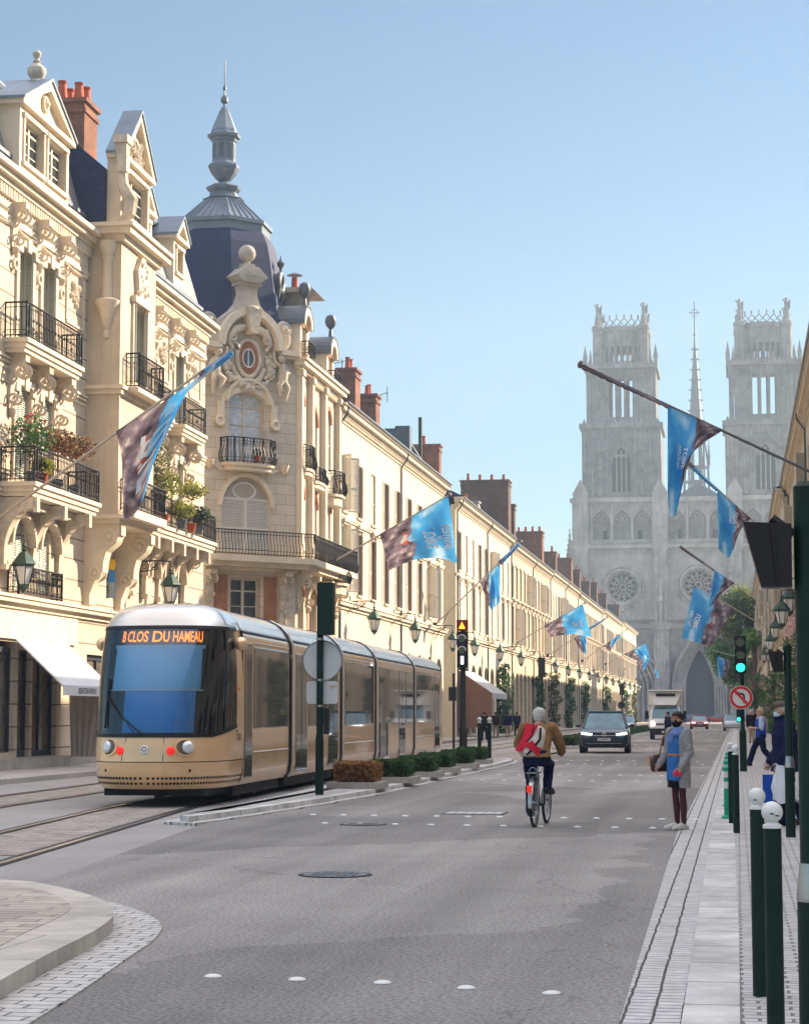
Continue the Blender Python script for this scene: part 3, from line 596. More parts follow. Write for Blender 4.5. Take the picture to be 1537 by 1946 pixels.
for z in (12.0, 8.1): window(B1, 8.0, z, 1.4, 2.4 if z > 10 else 2.5, .3, sh='half', sm=M['shutter'], y=-1.05)
bb = MB(); bb.box(6.5, -1.5, 11.5, 9.6, -1.2, 11.64); o_ = bb.build('balcony', M['trim'], B1)
r_ = MB(); railing(r_, [(6.7, -1.05), (6.7, -1.46), (9.5, -1.46), (9.5, -1.05)], 11.65, 12.72); r_.build('railing', M['iron'], o_)
bb = MB(); bb.box(6.1, -1.55, 7.55, 9.8, -1.26, 7.8); o_ = bb.build('balcony', M['trim'], B1)
r_ = MB(); railing(r_, [(6.3, -1.05), (6.3, -1.5), (9.7, -1.5), (9.7, -1.05)], 7.8, 8.75); r_.build('railing', M['iron'], o_)
# mansard, ridge roll, dormers, chimney
mr = MB(); mr.prism([(.25, 16.34), (.25, 17.0), (.95, 19.3), (6, 20.2), (11, 19.3), (11, 16.3)], 'x', UL, UR); mr.build('mansard_roof', M['slate_pale'], B1)
gt = MB(); gt.box(UL, -.12, 16.34, 5.9, .4, 16.5); gt.box(10, -.12, 16.34, UR, .4, 16.5); gt.box(UL, .1, 16.9, UR, .5, 17.02); gt.tube([(UL, .92, 19.35), (UR, .92, 19.35)], .14, 8); gt.build('gutter', M['zinc'], B1)
dormer(B1, 1.5, 4.3, 16.36, 18.45, -.1, 1.6, 1.15, 2, ball=True)
dormer(B1, 12.6, 1.5, 17.0, 18.7, .1, 1.6, .75); dormer(B1, 17.0, 1.5, 17.0, 18.7, .1, 1.6, .75)
# tall dormer over the bay with its dark slate side
dormer(B1, 7.95, 3.2, 16.62, 18.85, -.9, .45, 1.75, 1, ball=True)
sg = MB().prism([(-.44, 16.63), (-.44, 18.5), (.5, 19.3), (1.6, 19.4), (1.6, 16.63)], 'x', 6.05, 9.85); sg.build('slate_cheek', M['slate'], B1)
sc = MB()
sc.tube([(6.1, -1.0, 16.7), (6.1, -1.25, 17.0), (6.1, -1.3, 17.4), (6.1, -1.05, 17.9), (6.1, -1.0, 18.5), (6.1, -.95, 19.2)], [.12, .22, .24, .18, .16, .2], 8)
sc.ring((6.1, -1.22, 17.25), .22, .07, 'x', 14, 6); sc.box(5.9, -1.2, 18.3, 6.25, -.9, 19.2); sc.box(5.8, -1.25, 19.2, 6.4, -.8, 19.45)
for i in range(30): sc.ball((7.95 + rnd.gauss(0, .3), -.93, 19.4 + rnd.gauss(0, .28)), rnd.uniform(.06, .13), 7, 5)
sc.build('scrolls', M['carved'], B1, 35)
fn = MB().lathe([(.2, 0), (.24, .06), (.16, .1), (.14, .15), (.24, .25), (.28, .36), (.26, .48), (.15, .58), (.09, .64), (.13, .68), (.08, .73), (.07, .78), (.12, .85), (.13, .92), (.08, 1.0), (.02, 1.03)], (1.5, .2, 19.7), 14)
fn.build('urn_finial', M['greystone'], B1, 35)
chimney(B1, 10.0, 1.5, 17.5, 11.4, 3.9, 21.9, M['brick'], 0)
c_ = [o for o in B1.children if o.name.startswith('chimney')][0]
for i in range(8):
    x = 10.3 + (i % 2) * .8; y = 1.8 + (i // 2) * .58; h = rnd.uniform(.6, .8)
    MB().lathe([(.19, 0), (.13, h * .85), (.15, h * .88), (.16, h), (.10, h)], (x, y, 22.04), 10).build('chimney_pot', M['terracotta'], c_, True)
# ground floor: fascia of upright boards, shop window, glazed door, awning
gf = MB(); wall(gf, UL, UR, .1, 4.45, [(-3.2, .55, .05, 3.55), (.3, .4, 1.3, 3.35), (1.5, .4, 3.6, 3.35), (6.4, .4, 9.4, 3.4), (11, .4, 14, 3.4), (15.4, .4, 18.6, 3.4)], .35, .8, -.02)
gf.build('ground_floor', M['ashlar'], B1)
pb = MB(); pb.box(UL, -.3, .02, UR, 0, .38); pb.build('plinth', M['slab_p'], B1)
fb = MB()
for i in range(44): fb.box(-3.6 + i * .2, -.12, 3.62, -3.6 + i * .2 + .185, -.021, 4.4)
fb.build('fascia_boards', M['shutter_w'], B1)
M['shopdark'] = flat('dark shop interior glass', (.13, .105, .085), .05, spec=.8, var=.6, vs=.9)
M['navy'] = flat('navy shopfront paint', (.03, .04, .06), .4)
for (a, b) in ((-3.2, .05), (1.5, 3.6), (6.4, 9.4), (11, 14), (15.4, 18.6)):
    sf = MB(); sf.box(a, .12, .4, a + .08, .3, 3.4); sf.box(b - .08, .12, .4, b, .3, 3.4); sf.box(a, .12, 3.25, b, .3, 3.4); sf.box(a, .12, .4, b, .3, .58); sf.box((a+b)/2 - .03, .14, .58, (a+b)/2 + .03, .28, 3.25); s_ = sf.build('shop_window', M['navy'], B1); MB().box(a + .05, .2, .5, b - .05, .22, 3.3).build('glass', M['shopdark'], s_)
d_ = MB(); d_.box(.3, .1, .4, .4, .25, 3.35); d_.box(1.2, .1, .4, 1.3, .25, 3.35); d_.box(.4, .1, .4, 1.2, .25, .62); d_.box(.4, .1, 2.55, 1.2, .25, 2.65); d_.box(.4, .1, 3.25, 1.2, .25, 3.35); dd = d_.build('door', M['navy'], B1)
MB().box(.4, .17, .6, 1.2, .19, 3.26).build('pane', M['shopdark'], dd); MB().tube([(1.12, .06, 1.2), (1.12, .0, 1.25), (1.12, .0, 1.75), (1.12, .06, 1.8)], .02, 6).build('handle', M['rail'], dd)
def awning(par, u0, u1, zt, zb, pr, valh, m, txt=None, y0=-.02, sides=True, sidemat=None, lab=None, tp=0.5, ts=.2):
    a = MB(); a.quad((u0, y0, zt), (u1, y0, zt), (u1, y0 - pr, zb), (u0, y0 - pr, zb)); a.quad((u0, y0, zt - .03), (u0, y0 - pr, zb - .03), (u1, y0 - pr, zb - .03), (u1, y0, zt - .03))
    a.box(u0, y0 - pr - .02, zb - valh, u1, y0 - pr, zb + .02)
    for u in (u0, u1): a.tube([(u, y0, zt - .02), (u, y0 - pr, zb)], .03, 6)
    o = a.build('awning', m, par)
    if sides:
        c = MB(); n = 10
        for i in range(n):
            t0, t1 = i / n, (i + 1) / n; dy = .03 * (i % 2); dy2 = .03 * ((i + 1) % 2)
            c.quad((u1 - .02 - dy, y0 - pr * t0, zt + (zb-zt) * t0), (u1 - .02 - dy2, y0 - pr * t1, zt + (zb-zt) * t1), (u1 - .02 - dy2, y0 - pr * (.12 + t1*.55), .35), (u1 - .02 - dy, y0 - pr * (.12 + t0*.55), .35))
        c.build('side_curtain', sidemat or m, o)
    if txt:
        vs, fs = text_geo(txt, .01); b = MB(); b.add([(u0 + (u1-u0) * tp + v[0] * ts * .8, y0 - pr - .024, zb - valh * .52 + v[1] * ts) for v in vs], fs); b.build('lettering', M['black'], o)
    return o
M['awn'] = mat('white awning canvas', (.66, .67, .68), .8, var=.05, vs=2, bump=.2, bs=6); M['awn_b'] = mat('beige awning curtain', (.42, .36, .30), .85, var=.08, vs=2, bump=.2, bs=6); M['awn_br'] = mat('brown awning canvas', (.20, .115, .08), .85, var=.08, vs=2, bump=.2, bs=6)
awning(B1, -.25, 4.2, 3.62, 2.35, 1.35, .26, M['awn'], 'SEBASTIEN PAPION', -.14, True, M['awn_b'], tp=.47, ts=.24)
# ================================================================ the corner building with the slate dome
CX0, CY0 = -17.7, 79.3
B2 = thing('corner_building', 'corner building with a blue slate dome, zinc lantern spire and carved oval window', 'building', (CX0, CY0, 0), 0)
r45, r90 = R(45), R(90)
def P2(name, mb, m, rz, smooth=False, par=None): return mb.build(name, m, par or B2, smooth, (0, 0, 0), (0, 0, rz) if par is None else (0, 0, 0))
W = 4.3; uc = -2.35
c = MB(); ops = [(uc - 1.15, 8.1, uc + 1.15, 11.1), (uc - .85, 11.75, uc + .85, 14.55), (uc - .7, 4.6, uc + .7, 7.0), (uc - 1.0, .3, uc + 1.0, 3.8)]
wall(c, -W, 0, 0, 16.4, ops, .32, .8); arch_fill(c, ops[0][0], ops[0][2], 9.9, 11.1, .006, .318); arch_fill(c, ops[1][0], ops[1][2], 14.15, 14.55, .006, .318)
c.box(-W, .8, 0, 0, 6, 16.3)
P2('corner_wall', c, M['ashlar2'], r45)
t = MB()
arch_band(t, uc, 9.9, 1.15, 1.2, .16, -.08, .02); arch_band(t, uc, 14.1, .9, .45, .34, -.1, .02); arch_band(t, uc, 14.15, .95, .85, .12, -.2, .02)
for s in (-1, 1):
    t.box(uc + s*1.25 - .14, -.1, 13.2, uc + s*1.25 + .14, 0, 14.1); t.ring((uc + s*1.3, -.1, 13.3), .17, .07, 'y', 12, 6); t.lathe([(.04, 12.2), (.14, 12.35), (.2, 12.5), (.22, 12.6)], (uc + s*1.75, -.05, -.9), 10)
t.box(-W, -.12, 7.3, 0, .02, 7.5); t.box(-W, -.22, 7.5, 0.1, .02, 7.62)
for k in range(7): t.prism([(uc + (k-3)*.36 - .13, 11.28), (uc + (k-3)*.36 + .13, 11.28), (uc + (k-3)*.46 + .17, 11.42 + .05), (uc + (k-3)*.46 - .17, 11.42 + .05)], 'y', -.06, 0)
# cornice that bends up round the oval window, volutes, broken pediment and ball
arch_band(t, uc, 16.35, 1.25, 1.35, .28, -.42, .5, 20); arch_band(t, uc, 16.35, 1.18, 1.28, .1, -.25, .02, 20)
for s in (-1, 1): t.box(uc + s*1.83 - .42, -.42, 16.2, uc + s*1.83 + .42, .3, 16.42); t.box(uc + s*1.83 - .36, -.3, 16.08, uc + s*1.83 + .36, .2, 16.2)
fill = [(uc + 1.3 * math.cos(PI*k/20), 16.3 + 1.4 * math.sin(PI*k/20)) for k in range(21)]; t.prism(fill, 'y', .04, .6)
P2('stone_mouldings', t, M['trim'], r45, 35)
g = MB()
prof_ = [(.42, 18.95), (.36, 18.6), (.5, 18.2), (.8, 17.85), (1.25, 17.5), (1.55, 17.2)]
Pk = [(uc + x, z) for x, z in prof_] + [(uc + 1.5*math.cos(PI*k/12), 16.45 + 1.45*math.sin(PI*k/12)) for k in range(1, 12)] + [(uc - x, z) for x, z in prof_[::-1]]
g.prism(Pk, 'y', -.12, .35)
g.box(uc - .5, -.25, 18.95, uc + .5, .45, 19.05); g.prism([(uc - .72, 19.3), (uc + .72, 19.3), (uc + .4, 19.05), (uc - .4, 19.05)], 'y', -.35, .5); g.prism([(uc - .74, 19.3), (uc + .74, 19.3), (uc + .3, 19.7), (uc - .3, 19.7)], 'y', -.36, .52)
g.box(uc - .24, -.15, 19.7, uc + .24, .32, 19.85); g.lathe([(.12, 0), (.14, .15), (.1, .2)], (uc, .1, 19.85), 12); g.ball((uc, .1, 20.3), .36, 16, 10)
for s in (-1, 1): g.ring((uc + s*1.78, .1, 17.35), .24, .12, 'y', 16, 8); g.ball((uc + s*1.78, .05, 17.35), .2, 10, 8); g.tube([(uc + s*1.9, .1, 17.1), (uc + s*1.95, .1, 16.8), (uc + s*1.85, .1, 16.5)], [.2, .16, .1], 8)
P2('pediment', g, M['greystone'], r45, 35)
k = MB(); rr = random.Random(3)
k.prism([(uc - .16, 16.9), (uc + .16, 16.9), (uc + .34, 17.95), (uc - .34, 17.95)], 'y', -.6, .02); k.ball((uc, -.35, 17.9), .3, 10, 8, 1.2, 1, .6)
k.ring((uc, -.08, 15.95), .66, .09, 'y', 30, 8, 0, 2*PI, .82, 1.15); k.ring((uc, -.05, 15.95), .95, .13, 'y', 26, 8, R(200), R(340), .85, 1.1)
for s in (-1, 1):
    k.tube([(uc + s*.25, -.15, 17.2), (uc + s*.7, -.18, 17.05), (uc + s*1.0, -.12, 16.6), (uc + s*.8, -.12, 16.3)], [.16, .2, .14, .08], 8); k.ring((uc + s*.82, -.2, 16.75), .16, .07, 'y', 12, 6)
    for i in range(46):
        an = rr.uniform(-.4, 1.6); q_ = rr.uniform(.95, 1.35); k.ball((uc + s*q_*math.cos(an)*.95, -.1, 15.75 - q_*math.sin(an)*.85), rr.uniform(.06, .15), 7, 5)
    # a seated child figure in relief on either side
    X = uc + s * 1.55; k.ball((X - s*.05, -.22, 16.05), .19, 12, 8); k.tube([(X, -.15, 15.85), (X + s*.05, -.2, 15.5), (X, -.18, 15.1)], [.13, .22, .2], 10)
    k.tube([(X, -.22, 15.15), (X - s*.25, -.35, 14.95), (X - s*.1, -.25, 14.5)], [.16, .12, .06], 8); k.tube([(X + s*.05, -.2, 15.15), (X + s*.2, -.3, 14.85), (X + s*.15, -.2, 14.35)], [.15, .11, .06], 8)
    k.tube([(X - s*.1, -.2, 15.75), (X - s*.4, -.25, 15.9), (X - s*.45, -.25, 16.3)], [.09, .075, .06], 7); k.tube([(X + s*.15, -.2, 15.75), (X + s*.35, -.2, 15.45)], [.09, .06], 7)
P2('relief_carving', k, M['carved'], r45, 50)
ov = MB(); n = 40
for i in range(n):
    a0, a1 = 2*PI*i/n, 2*PI*(i + .82)/n
    ov.prism([(uc + a*math.cos(w)*.82, 15.95 + a*math.sin(w)*1.15) for a, w in ((.34, a0), (.62, a0), (.62, a1), (.34, a1))], 'y', -.1, .05)
oo = P2('oval_window', ov, M['brick_or'], r45)
MB().prism([(uc + .36*math.cos(2*PI*i/24)*.82, 15.95 + .36*math.sin(2*PI*i/24)*1.15) for i in range(24)], 'y', -.04, 0).build('pane', M['glass'], oo)
fr = MB(); fr.ring((uc, -.08, 15.95), .33, .035, 'y', 24, 6, 0, 2*PI, .82, 1.15); fr.box(uc - .02, -.08, 15.6, uc + .02, -.041, 16.3); fr.build('frame', M['frame_w'], oo)
# orange brick panels and carved drops on the lower corner
for s in (-1, 1):
    bp_ = MB(); bp_.box(uc + s*1.15 - .3, -.03, 4.9, uc + s*1.15 + .3, 0, 7.1); P2('brick_panel', bp_, M['brick_or'], r45)
    cd = MB(); cd.box(uc + s*1.75 - .2, -.12, 4.3, uc + s*1.75 + .2, 0, 7.3); console(cd, uc + s*1.75, .32, 7.28, .5, 1.2)
    for i in range(14): cd.ball((uc + s*1.75 + rr.uniform(-.12, .12), -.14, 6.0 - i*.1), .07, 7, 5)
    P2('carved_pier', cd, M['carved'], r45, 35)
for u in (2.45, 5.2): bp_ = MB(); bp_.box(u - .22, -.02, 4.6, u + .0, 0, 6.9); P2('brick_panel', bp_, M['brick_or'], r90)
# windows of the corner
def W2(u, z, wd, h, rz, sh=None, gl=None, dep=.3, y=0): return window(B2, u, z, wd, h, dep, M['frame'], sh, M['shutter_w'], y, rz, (0, 0, 0), gl)
W2(uc, 11.75, 1.7, 2.8, r45, gl=M['curtain']); W2(uc, 8.1, 2.3, 2.1, r45, 'closed'); W2(uc, 4.6, 1.4, 2.4, r45); W2(uc, .3, 2.0, 3.5, r45)
fan = MB(); fan.prism([(uc + 1.15*math.cos(PI*i/16), 10.2 + .9*math.sin(PI*i/16)) for i in range(17)], 'y', .2, .24); fo = P2('fanlight', fan, M['awn_b'], r45)
q = MB(); q.ring((uc, .18, 10.55), .42, .05, 'y', 24, 6, 0, 2*PI, 1.25, .8); q.box(uc - 1.12, .16, 10.18, uc + 1.12, .23, 10.26); q.build('oval_frame', M['frame_w'], fo)
# bowed balconies
def bow(u0, u1, z, pr, rz, h=1.0, n=8, name='balcony', bulge=.12, deep=.3):
    cu = (u0 + u1)/2; a = (u1-u0)/2
    pts = [(cu + a * math.cos(PI - PI*i/n) , -pr * (math.sin(PI*i/n) ** .45 if 0 < i < n else 0)) for i in range(n + 1)]
    s = MB(); s.prism(pts, 'z', z - .12, z); s.prism([(cu + (p[0]-cu)*.9, p[1]*.85) for p in pts], 'z', z - deep, z - .12)
    o = P2(name, s, M['trim'], rz); r = MB(); railing(r, pts, z, z + h, .14, .016, bulge); r.build('railing', M['iron'], o); return o
bow(uc - 1.2, uc + 1.2, 11.62, .55, r45)
# the long balcony that wraps the corner
s = MB(); L0 = [(-W * .7071, -W * .7071), (0, 0), (0, 8.6)]
def off(d): return [(-W*.7071 + d*.7071, -W*.7071 - d*.7071), (d * .95, -d * .35), (d, 8.6)]
A, Bq = off(0.0), off(.95); s.prism(A + Bq[::-1], 'z', 7.62, 7.85); A2 = off(.7); s.prism(A + A2[::-1], 'z', 7.42, 7.62)
lo = s.build('long_balcony', M['trim'], B2); r = MB(); railing(r, off(.9), 7.87, 8.85, .15, .016, .1); r.build('railing', M['iron'], lo)
# side facade towards the street
e = MB(); LU = 8.45
ops = [(.55, 12.3, 1.55, 14.9), (2.7, 11.9, 4.2, 14.6), (5.9, 12.3, 7.1, 15.0), (.5, 8.0, 1.6, 11.0), (2.7, 8.0, 4.2, 11.0), (5.9, 8.0, 7.1, 11.0), (.5, 4.4, 1.6, 6.9), (2.7, 4.4, 4.2, 6.9), (5.9, 4.4, 7.1, 6.9), (.5, .3, 2.2, 3.9), (2.8, .3, 5.0, 3.9), (5.6, .3, 7.9, 3.9)]
wall(e, 0, LU, 0, 16.0, ops, .4, .8)
for o_ in ops[:9]: arch_fill(e, o_[0], o_[2], o_[3] - (o_[2]-o_[0])*.45, o_[3], .006, .398)
e.box(0, .8, 0, LU, 8, 16.0)
P2('side_wall', e, M['stone'], r90)
for o_ in ops[:9]: hb = MB(); arch_band(hb, (o_[0]+o_[2])/2, o_[3] - (o_[2]-o_[0])*.45, (o_[2]-o_[0])/2, (o_[2]-o_[0])*.45, .2, -.05, .02, 10); P2('brick_arch', hb, M['brick_or'], r90)
for o_ in ops[:9]: W2((o_[0]+o_[2])/2, o_[1], o_[2]-o_[0], o_[3]-o_[1], r90, 'closed' if o_[1] > 7 else None, dep=.38)
for o_ in ops[9:]: W2((o_[0]+o_[2])/2, o_[1], o_[2]-o_[0], o_[3]-o_[1], r90, None, dep=.38)
for u in (.05, 2.15, 4.85, 7.95): pl = MB(); pl.box(u, -.25, 7.86, u + .38, .02, 16.0); pl.box(u - .05, -.32, 15.5, u + .43, .02, 15.75); P2('pilaster', pl, M['trim'], r90)
pl = MB(); mould(pl, 0, LU, [(15.75, 15.9, .2), (15.9, 16.1, .42), (16.1, 16.22, .52)]); dentils(pl, 2.4, LU, 15.55, 15.74, .18, .24, .12); mould(pl, 0, LU, [(7.3, 7.5, .12), (7.5, 7.61, .2)]); mould(pl, 0, LU, [(4.0, 4.15, .1), (4.15, 4.25, .2)])
P2('side_cornice', pl, M['trim'], r90)
for u in (.35, 2.25, 4.9, 8.1): pl = MB(); console(pl, u, .3, 7.3, .6, 1.3); P2('bracket', pl, M['trim'], r90, 35)
bow(.2, 1.9, 11.7, .5, r90, .95, 6); bow(2.2, 4.7, 11.4, .45, r90, .6, 6); bow(5.5, 7.6, 11.2, .7, r90, 1.0, 6, deep=.5); bow(5.4, 7.8, 7.3, .9, r90, .95, 6, deep=.5)
# domed dormers with ball finials above the side facade
for u, z in ((1.05, 16.2), (6.5, 15.9)):
    dm = MB(); ow = [(u - .4, z + .2, u + .4, z + 1.5)]; wall(dm, u - .8, u + .8, z, z + 1.7, ow, .25, 1.5, -.1); arch_band(dm, u, z + 1.5, .55, .5, .3, -.3, .3); dm.prism([(u + .55*math.cos(PI*i/10), z + 1.5 + .5*math.sin(PI*i/10)) for i in range(11)], 'y', .0, 1)
    do = P2('dormer', dm, M['trim'], r90); rb = MB(); arch_band(rb, u, z + 1.5, .86, .84, .08, -.32, 1.6); rb.lathe([(.1, 0), (.08, .3), (.05, .35), (.2, .5), (.27, .72), (.2, .94), (.03, 1.05)], (u, -.1, z + 2.4), 12); rb.build('dormer_roof', M['zinc_dark'], do, 35)
    ab = MB(); arch_band(ab, u, z + 1.35, .4, .2, .14, -.14, -.08); ab.box(u - .55, -.3, z + .2, u + .55, -.1, z + .25); ab.build('brick_arch', M['brick_or'], do)
    rr_ = MB(); railing(rr_, [(u - .6, -.1), (u - .6, -.42), (u + .6, -.42), (u + .6, -.1)], z + .25, z + .8, .14, .014); rr_.build('railing', M['iron'], do)
    part('window', win_mesh(.8, 1.3, M['frame']), do, (u, .12, z + .2)); part('pane', pane_mesh(.8, 1.3, M['glass']), do, (u, .12, z + .2))
sr = MB(); sr.prism([(.2, 16.2), (.35, 16.5), (1.5, 19.2), (6, 19.6), (6, 16.2)], 'x', 1.5, LU); P2('side_roof', sr, M['slate_pale'], r90)
# dome
dc = (-21.15 - CX0, 80.4 - CY0, 0); ph = R(22.5)
dm = MB().lathe([(3.25, 16.2), (3.2, 17.0), (3.0, 17.4), (2.75, 18.4), (2.6, 19.4), (2.45, 20.4), (2.3, 21.1), (2.15, 21.45), (1.85, 21.9)], dc, 8, ph); P2('dome', dm, M['slate'], 0)
zn = MB().lathe([(2.0, 21.45), (2.03, 21.95), (2.12, 22.0), (2.12, 22.15), (1.95, 22.2), (.86, 23.2), (.83, 23.28), (.9, 23.3), (.62, 23.4), (.58, 23.6), (.72, 23.72), (.76, 23.82), (.6, 23.92), (.24, 24.02), (.2, 24.1), (.35, 24.2), (.55, 24.45), (.66, 24.7), (.66, 24.8), (.5, 24.95), (.5, 25.8), (.56, 25.85), (.58, 25.95), (.7, 26.0), (.72, 26.12), (.56, 26.2), (.54, 26.35), (.36, 26.8), (.2, 27.2), (.12, 27.35), (.05, 27.4)], dc, 8, ph)
for i in range(8):
    for j in range(5):
        a0, a1 = ph + i*PI/4, ph + (i+1)*PI/4; f = j/5
        p0 = Vector((math.cos(a0)*(1-f)+math.cos(a1)*f, math.sin(a0)*(1-f)+math.sin(a1)*f, 0)); zn.tube([(dc[0]+p0.x*1.95, dc[1]+p0.y*1.95, 22.22), (dc[0]+p0.x*.87, dc[1]+p0.y*.87, 23.22)], .03, 5)
zo = P2('lantern_spire', zn, M['zinc'], 0)
sp = MB().lathe([(.04, 27.35), (.05, 27.5), (.15, 27.58), (.17, 27.7), (.12, 27.82), (.04, 27.9), (.03, 28.1), (.08, 28.15), (.08, 28.22), (.03, 28.3), (.02, 29.3), (.008, 29.45)], dc, 10); sp.build('finial', M['zinc_dark'], zo, 35)
lw = MB()
for i in range(8):
    a = i * PI/4; ca, sa = math.cos(a), math.sin(a); x, y = dc[0] + ca*.465, dc[1] + sa*.465
    lw.add([(x - sa*d + ca*o, y + ca*d + sa*o, z) for z in (25.1, 25.7) for d, o in ((-.11, .0), (.11, .0), (.11, .012), (-.11, .012))], [(0,1,2,3),(4,5,6,7),(0,1,5,4),(2,3,7,6),(1,2,6,5),(3,0,4,7)])
lw.build('louvres', M['zinc_dark'], zo)
# round eye dormer and the stone chimney behind it
ey = MB(); ey.M = Matrix.Translation((dc[0] + 2.45, dc[1] - .2, 19.6)) @ Matrix.Rotation(R(90), 4, 'Z'); ey.ring((0, -.1, 0), .36, .12, 'y', 18, 8); ey.lathe([(.05, 0), (.06, .2), (.14, .3), (.16, .42), (.05, .56), (.01, .75)], (0, -.1, .42), 10); ey.cyl((0, .5, 0), (0, -.08, 0), .4, 16); ey.tube([(-.3, -.1, -.3), (-.35, -.1, -.7)], [.12, .05], 8); ey.tube([(.3, -.1, -.3), (.35, -.1, -.7)], [.12, .05], 8)
P2('eye_dormer', ey, M['zinc_dark'], 0, 35)
st_ = MB(); st_.box(.1 - 1.4, 2.2, 16.5, .1 - .3, 3.4, 19.4); st_.box(-1.5, 2.1, 18.4, -.1, 3.5, 18.6); st_.prism([(-1.8, 19.4), (.4, 19.4), (.2, 19.6), (-1.6, 19.6)], 'y', 1.8, 3.9); so_ = P2('stone_chimney', st_, M['greystone'], 0)
MB().lathe([(.16, 0), (.13, .6)], (-.7, 2.7, 19.6), 10).build('chimney_pot', M['terracotta'], so_, True); MB().lathe([(.03, 0), (.35, 0), (.1, .12), (.02, .14)], (-.7, 2.7, 20.3), 12).build('cowl', M['zinc_dark'], so_, True)
tag(thing('potted_plant', '', 'plant', (CX0 + .7071 * (uc) + .45 * .7071 + .15, CY0 + .7071 * uc - .45 * .7071 + .15, 11.63)), 'small round shrub in a clay pot on the bowed balcony', 'plant')
pp = bpy.data.objects['potted_plant']; MB().lathe([(.1, 0), (.15, .25), (.16, .28)], n=10).build('pot', M['terracotta'], pp, True)
M['leafdark'] = leafmat('dark evergreen leaves', (.012, .028, .012), (.03, .06, .02))
lb = MB(); leaves(lb, (0, 0, .45), (.2, .2, .2), 160, .05); lb.build('foliage', M['leafdark'], pp)
# ================================================================ the long row of town houses on the left
def townhouse(name, lab, Y0, Y1, zc, m, X=-17.7, floors=((10.9, 2.55), (7.2, 2.95)), sp=3.45, hood=True, shop=None, near=True, side=False, seed=1, chim=(), ph=1.6, gz=6.5, mirror=False, roofm=None, gm=None, open_p=(.5, .3), trimm=None):
    g = random.Random(seed); L = Y1 - Y0
    T = thing(name, lab, 'building', (X, Y0, 0) if not mirror else (X, Y1, 0), R(90) if not mirror else R(-90))
    n = max(2, round(L / sp)); us = [(i + .5) * L / n for i in range(n)]; ww = 1.15
    ops = [(u - ww/2, z, u + ww/2, z + h) for u in us for z, h in floors]
    b = MB(); wall(b, 0, L, gz, zc - .5, ops, .34, .6); b.box(0, .6, 0, L, 9, zc - .5); b.build('wall', m, T)
    gops = []; 
    for i, u in enumerate(us): gops.append((u - 1.15, .25, u + 1.15, 4.9))
    b = MB(); wall(b, 0, L, 0, gz, gops, .45, .6, -.01)
    for o_ in gops: arch_fill(b, o_[0], o_[2], 4.1, 4.9, .0, .43)
    b.build('ground_floor', gm or m, T)
    t = MB(); mould(t, 0, L, [(zc - .62, zc - .5, .06), (zc - .35, zc - .2, .2), (zc - .2, zc, .4), (zc, zc + .1, .5)])
    if near: dentils(t, 0, L, zc - .5, zc - .36, .16, .22, .11)
    t.box(0, -.05, zc - .5, L, .3, zc - .35)
    mould(t, 0, L, [(gz - .15, gz, .1), (gz, gz + .16, .24), (gz + .16, gz + .24, .3)]); mould(t, 0, L, [(floors[0][0] - .45, floors[0][0] - .35, .08), (floors[0][0] - .35, floors[0][0] - .28, .12)])
    for u in us:
        for k, (z, h) in enumerate(floors):
            t.box(u - ww/2 - .1, -.1, z - .1, u + ww/2 + .1, .02, z)
            if hood and k == 1:
                t.box(u - .78, -.2, z + h + .22, u + .78, .02, z + h + .36); t.box(u - .7, -.12, z + h + .12, u + .7, .02, z + h + .22)
                if near:
                    for s in (-1, 1): console(t, u + s*.62, .12, z + h + .22, .16, .4, False)
            elif not hood:
                for s in (-1, 1): t.box(u + s*(ww/2 + .09) - .09, -.06, z, u + s*(ww/2 + .09) + .09, 0, z + h)
                t.box(u - ww/2 - .2, -.14, z + h, u + ww/2 + .2, 0, z + h + .2)
                if k == 1: console(t, u - .6, .16, z + h + .5, .25, .5, False); console(t, u + .6, .16, z + h + .5, .25, .5, False); t.box(u - .85, -.3, z + h + .5, u + .85, 0, z + h + .62)
    t.build('cornice', trimm or M['trim'], T)
    for u in us:
        for k, (z, h) in enumerate(floors):
            x = g.random(); sh = None if (not hood and g.random() < .7) else 'open' if x < open_p[0] else ('closed' if x < open_p[0] + open_p[1] else 'ajar')
            if near or k < 9: window(T, u, z, ww, h, .30, fm=M['recess_brown'], sh=sh, sm=M['shutter_w'], lin=.2)
    for i, o_ in enumerate(gops):
        fr_ = MB()
        fr_.box(o_[0], .26, o_[1], o_[0] + .1, .36, o_[3]); fr_.box(o_[2] - .1, .26, o_[1], o_[2], .36, o_[3]); fr_.box(o_[0], .24, 2.9, o_[2], .36, 3.35); fr_.box((o_[0]+o_[2])/2 - .04, .27, .25, (o_[0]+o_[2])/2 + .04, .36, o_[3]); fr_.box(o_[0], .26, o_[1], o_[2], .36, .6); sg_ = fr_.build('shop_front', shop or M[g.choice(['frame_w', 'navy', 'green', 'brownleather_', 'frame', 'shutter'])], T); MB().box(o_[0], .365, o_[1], o_[2], .38, o_[3]).build('glass', M['shopdark'], sg_)
    r = MB(); r.prism([(-.5, zc + .1), (-.5, zc + .16), (5.0, zc + ph + 1.3), (10, zc + .1)], 'x', 0, L); r.build('roof', roofm or M['slate'], T)
    MB().tube([(0, -.5, zc + .12), (L, -.5, zc + .12)], .09, 6).build('gutter', M['zinc_dark'], T)
    for u in ((.5, L * .52) if near else (.4,)): gt = MB(); gt.tube([(u, -.45, zc + .1), (u, -.4, zc - .3), (u, -.07, zc - .75), (u, -.07, .2)], .055, 6); gt.build('drainpipe', M['zinc_dark'], T)
    for (u0, y0, u1, y1, z1, mm, pots) in chim: chimney(T, u0, y0, zc - .2, u1, y1, z1, mm, pots, along='x' if (u1 - u0) > (y1 - y0) else 'y')
    return T
